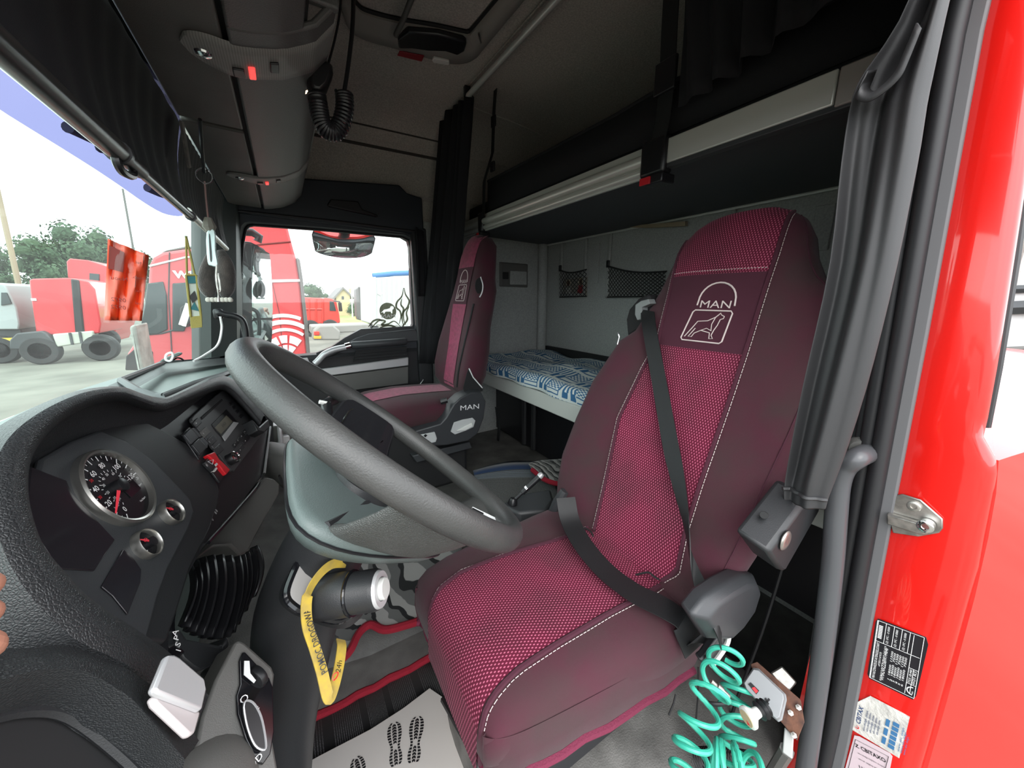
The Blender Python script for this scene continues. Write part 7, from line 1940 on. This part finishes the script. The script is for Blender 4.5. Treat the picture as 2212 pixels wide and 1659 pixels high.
# nearer red truck with lettering on the roof spoiler
Y4 = 11.5
T4 = thing('red_truck', 'red truck with white web lettering seen beside the A-pillar', 'truck', tuple(at(380, 800, z=GZ)))
body('cab', [(322, 572), (330, 556), (350, 545), (400, 538), (470, 536), (560, 540), (560, 790), (300, 800), (272, 768), (296, 732), (318, 640)], Y4, 2.4, mat('faded_red_paint', (0.50, 0.065, 0.075), 0.45, coat=0.3), T4, 0.06, False)
body('roof_cap', [(348, 546), (400, 538), (470, 536), (470, 531), (400, 532), (360, 540)], Y4 + 0.2, 2.0, plastic_grey, T4, 0.02)
body('side_window', [(318, 612), (352, 608), (360, 640), (362, 712), (340, 722), (300, 722), (312, 660)], Y4 - 0.04, 0.06, win_d, T4, 0.02)
body('side_window', [(372, 612), (404, 610), (406, 690), (398, 716), (372, 716)], Y4 - 0.04, 0.06, win_d, T4, 0.02)
mb_ = side([(388, 664), (402, 655), (416, 658), (418, 690), (402, 706), (386, 700)], Y4 - 0.25)
build('wing_mirror', MB().prism(mb_, (0, 0.25, 0)), plastic, T4, bevel=0.03)
for k in (0.3, 0.7):
    p0, p1 = mb_[1].lerp(mb_[2], k), mb_[4].lerp(mb_[5], 1 - k)
    build('mirror_stripe', MB().tube([p0 + V((0, -0.01, 0)), p1 + V((0, -0.01, 0))], 0.045, 6), white_p, T4)
o_ = at(374, 590, y=Y4 - 0.02)
build('web_lettering', textmb('www.', 0.34, o_, (1, 0, 0), (0.04, 0, 1), 0, 'LEFT', 1.15, bold=0.02), white_print, T4, smooth=0)
build('door_seam', MB().tube(side([(366, 545), (364, 640), (372, 780)], Y4 - 0.01), 0.012, 5), plastic_mid, T4)
build('spoiler_line', MB().tube(side([(322, 575), (400, 556), (470, 552)], Y4 - 0.01), 0.02, 5), white_print, T4)
build('sill_line', MB().tube(side([(300, 724), (350, 720), (420, 700)], Y4 - 0.01), 0.02, 5), plastic_mid, T4)
body('front_wheel_arch', [(272, 770), (300, 745), (330, 760), (330, 800), (270, 800)], Y4 - 0.02, 0.3, tyre, T4, 0.02, False)
# pale roll and bracket of rubbish at the foot of the screen, outside
tag(build('mottled_post', MB().prism([V((p.x, p.y, p.z if i < 3 else GZ)) for i, p in enumerate(side([(278, 706), (291, 700), (303, 770), (299, 800), (272, 800)], 3.6))], (0, 0.3, 0)), mat('grey_cover', (0.30, 0.31, 0.28), 0.7, noise=(9, 0.3)), bevel=0.02), 'grey mottled post seen below the orange notice', 'post')
# red truck alongside with globe emblem
Y5 = 3.9
T5 = thing('red_truck', 'red truck side close outside the passenger window with white globe', 'truck', tuple(at(610, 800, z=GZ)))
body('side_panel', [(500, 470), (610, 470), (621, 490), (634, 540), (640, 560), (648, 610), (655, 680), (662, 740), (668, 785), (520, 800), (480, 640)], Y5, 2.2, mat('red_side_paint', (0.66, 0.05, 0.055), 0.5, coat=0.2), T5, 0.02, False)  # one even red over the whole truck side
for wx in (-0.15,):
    wheel(T5, V((wx, Y5 + 0.4, GZ + 0.5)))
build('chassis', MB().bx(-0.45, 0.15, Y5 + 0.3, Y5 + 2.0, GZ + 0.45, 0.75), plastic_mid, T5)
body('edge_strip', [(640, 555), (648, 560), (654, 600), (664, 690), (672, 785), (664, 785), (656, 690), (648, 608)], Y5 - 0.02, 2.2, plastic_grey, T5, 0.01, False)
body('white_band', [(588, 604), (655, 603), (656, 608), (588, 610)], Y5 - 0.012, 0.01, white_print, T5, 0, False)
build('roof_seam', MB().tube(side([(500, 536), (560, 528), (628, 522)], Y5 - 0.003), 0.008, 5), mat('dark_red_seam', (0.2, 0.01, 0.01), 0.6), T5)
build('panel_seam', MB().tube(side([(588, 610), (604, 680), (612, 775)], Y5 - 0.003), 0.004, 5), MATS['dark_red_seam'], T5)
gc = at(622, 775, y=Y5 - 0.01); ppm = at(722, 775, y=Y5 - 0.01).x - gc.x
def arcq(r0, r1, a0, a1, n=14):
    pts = [gc + V((cos(radians(lerp(a0, a1, k / n))) * r1 * ppm / 100 * 0.9, 0, sin(radians(lerp(a0, a1, k / n))) * r1 * ppm / 100)) for k in range(n + 1)]
    pts += [gc + V((cos(radians(lerp(a1, a0, k / n))) * r0 * ppm / 100 * 0.9, 0, sin(radians(lerp(a1, a0, k / n))) * r0 * ppm / 100)) for k in range(n + 1)]
    return pts
for r0, r1, a0, a1 in ((98, 106, 66, 118), (82, 92, 56, 118), (66, 73, 52, 128)):
    build('globe_arc', MB().prism(arcq(r0, r1, a0, a1), (0, 0.008, 0)), white_print, T5, smooth=0)
# white fields of the globe between red meridians
for (a0, a1) in ((48, 78), (84, 104), (110, 134)):
    for (r0, r1) in ((38, 56), (10, 33)):
        build('globe_field', MB().prism(arcq(r0, r1, a0, a1, 8), (0, 0.008, 0)), white_print, T5, smooth=0)
# tipper truck
Y6 = 26
T6 = thing('tipper_truck', 'small bright red tipper truck beyond the passenger window', 'truck', tuple(at(700, 735, z=GZ)))
body('tipper_body', [(655, 642), (698, 644), (699, 698), (655, 704)], Y6, 2.3, red_b, T6)
for px in (668, 683, 697):
    build('body_rib', MB().tube(side([(px, 646), (px, 699)], Y6 - 0.05), 0.06, 4), red_b, T6)
build('body_rail', MB().tube(side([(655, 668), (698, 668)], Y6 - 0.05), 0.06, 4), red_b, T6)
body('cab', [(699, 643), (716, 645), (727, 650), (733, 678), (735, 696), (722, 702), (699, 700)], Y6, 2.3, red_b, T6)
body('cab_window', [(712, 650), (721, 652), (726, 672), (712, 671)], Y6 - 0.05, 0.06, MATS['dark_truck_window'], T6, 0.01)
body('bumper', [(699, 700), (722, 700), (735, 697), (733, 706), (699, 712)], Y6, 2.3, plastic_mid, T6, 0.03, False)
build('mirror_arm', MB().tube(side([(720, 650), (734, 652), (735, 660)], Y6 - 0.3), 0.05, 6), black, T6)
build('mirror_head', MB().box(at(735, 663, y=Y6 - 0.3), (0.2, 0.2, 0.55)), black, T6, bevel=0.04)
c_ = at(714, 712, y=Y6); c_.z = GZ + 0.5; wheel(T6, c_)
c_ = at(672, 712, y=Y6); c_.z = GZ + 0.5; wheel(T6, c_)
# orange truck
Y7 = 21
T7 = thing('orange_truck', 'orange truck rear with dark side duct beside the silver trailer', 'truck', tuple(at(790, 735, z=GZ)))
org = mat('orange_paint', (0.80, 0.36, 0.03), 0.45)
body('cab_rear', [(782, 622), (830, 622), (830, 690), (784, 694)], Y7, 2.4, org, T7)
body('air_duct', [(769, 625), (775, 619), (783, 621), (783, 690), (776, 692), (771, 680)], Y7 - 0.1, 0.8, plastic_grey, T7)
body('rear_window', [(788, 646), (806, 646), (806, 658), (788, 658)], Y7 - 0.03, 0.05, win_d, T7, 0.02)
body('lower_gear', [(786, 678), (830, 678), (830, 692), (786, 692)], Y7 - 0.15, 0.3, mat('rust_gear', (0.22, 0.10, 0.06), 0.8), T7)
c_ = at(800, 712, y=Y7); c_.z = GZ + 0.5; wheel(T7, c_)
# silver trailer
Y8 = 13
T8 = thing('box_trailer', 'corrugated silver trailer with blue tarpaulin roll on top', 'trailer', tuple(at(850, 735, z=GZ)))
sil = mat('ribbed_trailer_sheet', (0.52, 0.54, 0.52), 0.5)
body('trailer_body', [(806, 600), (960, 590), (960, 712), (808, 702)], Y8, 2.5, sil, T8)
for i in range(9):
    px = 812 + i * 11
    build('side_rib', MB().tube(side([(px, 602 - i * 0.7), (px + 1, 702)], Y8 - 0.01), 0.03, 4), sil, T8)
body('front_post', [(804, 599), (812, 598), (813, 704), (806, 704)], Y8 - 0.04, 0.1, sil, T8, 0.01)
build('tarpaulin_roll', MB().tube(side([(805, 596), (850, 591), (960, 586)], Y8 + 0.1), 0.09, 10), mat('blue_tarpaulin', (0.07, 0.20, 0.44), 0.6), T8)
build('warning_mark', MB().prism(side([(815, 634), (821, 630), (827, 634), (821, 638)], Y8 - 0.03), (0, 0.01, 0)), white_print, T8, smooth=0)
for px in (860, 910):
    c_ = at(px, 730, y=Y8); c_.z = GZ + 0.5; wheel(T8, c_)
# bare chassis in front of it
Y9 = 10
T9 = thing('bare_chassis', 'grey bare truck chassis with red tail lamps near the window sill', 'chassis', tuple(at(720, 775, z=GZ)))
gm = mat('faded_chassis', (0.24, 0.23, 0.21), 0.7)
body('chassis_rail', [(672, 705), (800, 700), (800, 716), (672, 722)], Y9, 0.9, gm, T9, 0.03)
body('rear_mudguard', [(676, 715), (690, 703), (720, 702), (735, 715), (735, 735), (676, 735)], Y9 - 0.3, 0.5, gm, T9, 0.04)
body('tail_lamp', [(678, 716), (690, 716), (690, 724), (678, 724)], Y9 - 0.35, 0.06, red_b, T9, 0.01)
body('tail_lamp', [(678, 726), (694, 726), (694, 732), (678, 732)], Y9 - 0.35, 0.06, org, T9, 0.01)
for px in (705, 775):
    c_ = at(px, 735, y=Y9 - 0.1); c_.z = GZ + 0.5; wheel(T9, c_)
# house
YH = 52
hs = thing('distant_house', 'small yellow brick house with pitched roof beyond the field', 'house', tuple(at(745, 690, y=YH)))
A = side([(726, 640), (741, 624), (756, 638), (756, 690), (726, 690)], YH)
build('gable_wall', MB().prism(A, (0, 7, 0)), mat('yellow_brick', (0.50, 0.40, 0.24), 0.9), hs)
build('roof', MB().prism([A[0] + V((-0.4, -0.3, -0.2)), A[1] + V((0, -0.3, 0.25)), A[1] + V((0, -0.3, 0.0)), A[0] + V((-0.4, -0.3, -0.5))], (0, 7.5, 0)), mat('slate_roof', (0.16, 0.15, 0.15), 0.8), hs)
build('roof', MB().prism([A[2] + V((0.4, -0.3, -0.2)), A[1] + V((0, -0.3, 0.25)), A[1] + V((0, -0.3, 0.0)), A[2] + V((0.4, -0.3, -0.5))], (0, 7.5, 0)), MATS['slate_roof'], hs)
build('window', MB().prism(side([(738, 640), (743, 640), (743, 647), (738, 647)], YH - 0.05), (0, 0.05, 0)), win_d, hs)
build('chimney', MB().prism(side([(755, 623), (761, 623), (761, 634), (755, 634)], YH + 3), (0, 0.6, 0)), MATS['yellow_brick'], hs)
# ------------------------------------------------------------------ the truck's own mirrors
mirror_m = mat('mirror_glass', (0.86, 0.88, 0.88), 0.02, 1.0)
YM = 2.60
mir = thing('door_mirror', 'tall black door mirror outside the passenger window', 'mirror', tuple(at(545, 775, y=YM)))
hs_ = side([(514, 552), (526, 520), (545, 522), (572, 536), (586, 552), (592, 640), (592, 690), (588, 745), (575, 778), (516, 785)], YM)
build('mirror_housing', MB().prism(hs_, (-0.10, 0.10, 0)), black, mir, bevel=0.015)
def mpl(pxs, dy): return [at(px, py, y=YM + dy) for px, py in pxs]
def mglass(name, pxs):
    A = mpl(pxs, -0.008)
    return build(name, MB().prism(crom(A, 2, True), (0, 0.004, 0)), mirror_m, mir, smooth=0)
mglass('main_glass', [(543, 538), (552, 536), (578, 545), (584, 560), (589, 650), (588, 682), (582, 686), (548, 687), (544, 680)])
mglass('wide_glass', [(546, 694), (584, 692), (588, 700), (587, 735), (582, 752), (568, 766), (552, 760), (546, 720)])
build('mirror_arm', MB().tube(side([(520, 500), (545, 502), (560, 512), (556, 522)], YM), 0.022, 10), black, mir)
build('mirror_arm', MB().tube([at(518, 600, y=YM), V((-0.18, 2.3, at(518, 600, y=YM).z))], 0.03, 10), black, mir)
km = thing('kerb_mirror', 'rounded kerb mirror hanging above the passenger window', 'mirror', tuple(at(742, 500, y=2.42)))
YK = 2.45
ks = [(677, 496), (730, 500), (806, 505), (805, 540), (800, 549), (780, 556), (745, 558), (710, 553), (685, 545), (679, 535)]
A = crom(side(ks, YK), 3, True); cA = sum(A, V((0, 0, 0))) / len(A)
build('mirror_shell', MB().loft([A, [p.lerp(cA, 0.1) + V((0, 0.08, 0.02)) for p in A], [p.lerp(cA, 0.5) + V((0, 0.12, 0.03)) for p in A]]), plastic, km, smooth=60)
build('mirror_face', MB().loft([[p.lerp(cA, 0.03) + V((0, -0.001, 0)) for p in A], [p.lerp(cA, 0.35) + V((0, -0.012, 0)) for p in A], [p.lerp(cA, 0.7) + V((0, -0.018, 0)) for p in A]]), mirror_m, km, smooth=80)
build('mirror_bracket', MB().tube([at(742, 505, y=YK + 0.05), V((0.37, 2.27, 1.72))], 0.03, 10), black, km)
# brackets of the outer sun visor, seen through the tinted band
def vbr(pts, r, label):
    P = [wspt(px, py, off=-0.09) for px, py in pts]
    tag(build('visor_bracket', MB().tube(P, r, 12), plastic_mid), label, 'bracket')
P0 = [(146, 275), (152, 278), (205, 303), (212, 308)]
vbr(P0, [0.016, 0.014, 0.014, 0.010], 'grey outer visor bracket behind the blue sun band')
rg_ = [wspt(222 + 12 * cos(k * pi / 6), 318 + 9 * sin(k * pi / 6), off=-0.09) for k in range(12)]
tag(build('visor_ring', MB().tube(rg_, 0.006, 8, closed=True), plastic_mid), 'grey ring beside the outer visor bracket', 'ring')
vbr([(318, 405), (345, 418), (352, 421)], [0.015, 0.013, 0.012], 'second grey visor bracket near the end of the sun band')
# pale truck seen past the rear edge of the door jamb
T10 = thing('pale_truck', 'pale grey truck side with a dark window past the door jamb', 'truck', (5.2, 0.6, GZ))
def xr(px, py, x): return at(px, py, x=x)
XB = 4.2
A = [xr(px, py, XB) for px, py in [(2110, 640), (2300, 600), (2300, 1000), (2080, 1010)]]
build('cab_panel', MB().prism(A, (1.5, 0.0, 0)), mat('pale_truck_paint', (0.55, 0.55, 0.55), 0.5), T10, bevel=0.02)
W_ = [xr(px, py, XB - 0.03) for px, py in [(2178, 782), (2300, 770), (2300, 905), (2155, 922)]]
build('cab_window', MB().prism(W_, (0.02, 0, 0)), win_d, T10)
build('roof_rack', MB().tube([xr(2185, 625, XB), xr(2300, 620, XB)], 0.03, 6), plastic_mid, T10)
build('roof_rack', MB().tube([xr(2180, 665, XB), xr(2300, 660, XB)], 0.05, 6), plastic_mid, T10)
build('panel_seam', MB().tube([xr(2170, 755, XB - 0.02), xr(2300, 750, XB - 0.02)], 0.02, 6), plastic_grey, T10)
c_ = V((XB + 0.9, 0.9, GZ + 0.5)); wheel(T10, c_, ax=(-1, 0, 0))

# ------------------------------------------------------------------ hand resting on the dash skin at the left edge
skin = mat('skin', (0.55, 0.26, 0.18), 0.5)
def hnd(px, py, o): return cl(px, py, o)
me = bpy.data.meshes.new('hand')
vsx, eds, rad = [], [], []
def av(p, r, prev=None):
    vsx.append(p); rad.append(r)
    if prev is not None: eds.append((prev, len(vsx) - 1))
    return len(vsx) - 1
OF = 0.118
el_ = av(V((-0.42, -0.22, 1.02)), 0.042)
fa_ = av(V((-0.38, 0.02, 1.06)), 0.036, el_)
wr_ = av(hnd(-330, 1330, OF + 0.012), 0.024, fa_)
pm0 = av(hnd(-230, 1335, OF + 0.006), 0.020, wr_)
for (tx, ty), ky in (((7, 1262), 1285), ((4, 1326), 1330), ((11, 1402), 1375), ((-25, 1470), 1420)):
    k = av(hnd(-165, ky, OF + 0.006), 0.0095, pm0)
    a_ = av(hnd(lerp(-165, tx, 0.45), lerp(ky, ty, 0.45), OF + 0.012), 0.0085, k)
    b_ = av(hnd(lerp(-165, tx, 0.78), lerp(ky, ty, 0.8), OF + 0.008), 0.0078, a_)
    av(hnd(tx - 36, ty, OF - 0.002), 0.0065, b_)
t0_ = av(hnd(-230, 1260, OF + 0.004), 0.011, pm0)
t1_ = av(hnd(-170, 1215, OF + 0.004), 0.010, t0_)
av(hnd(-115, 1195, OF), 0.0085, t1_)
me.from_pydata([tuple(p) for p in vsx], eds, [])
ho = bpy.data.objects.new('hand', me); C.objects.link(ho)
ho.modifiers.new('skin', 'SKIN')
me.skin_vertices.new() if not me.skin_vertices else None
for i, r in enumerate(rad):
    me.skin_vertices[0].data[i].radius = (r, r)
me.skin_vertices[0].data[0].use_root = True
sb_ = ho.modifiers.new('sub', 'SUBSURF'); sb_.levels = 2; sb_.render_levels = 2
me.materials.append(skin)
tag(ho, 'hand whose fingertips just reach in at the left edge', 'hand')
build('sleeve', MB().tube([V((-0.47, -0.5, 0.98)), V((-0.42, -0.22, 1.02)), V((-0.385, 0.0, 1.057)), V((-0.37, 0.05, 1.065))], [0.075, 0.062, 0.048, 0.045], 16), mat('dark_sleeve', (0.03, 0.032, 0.04), 0.9), ho)
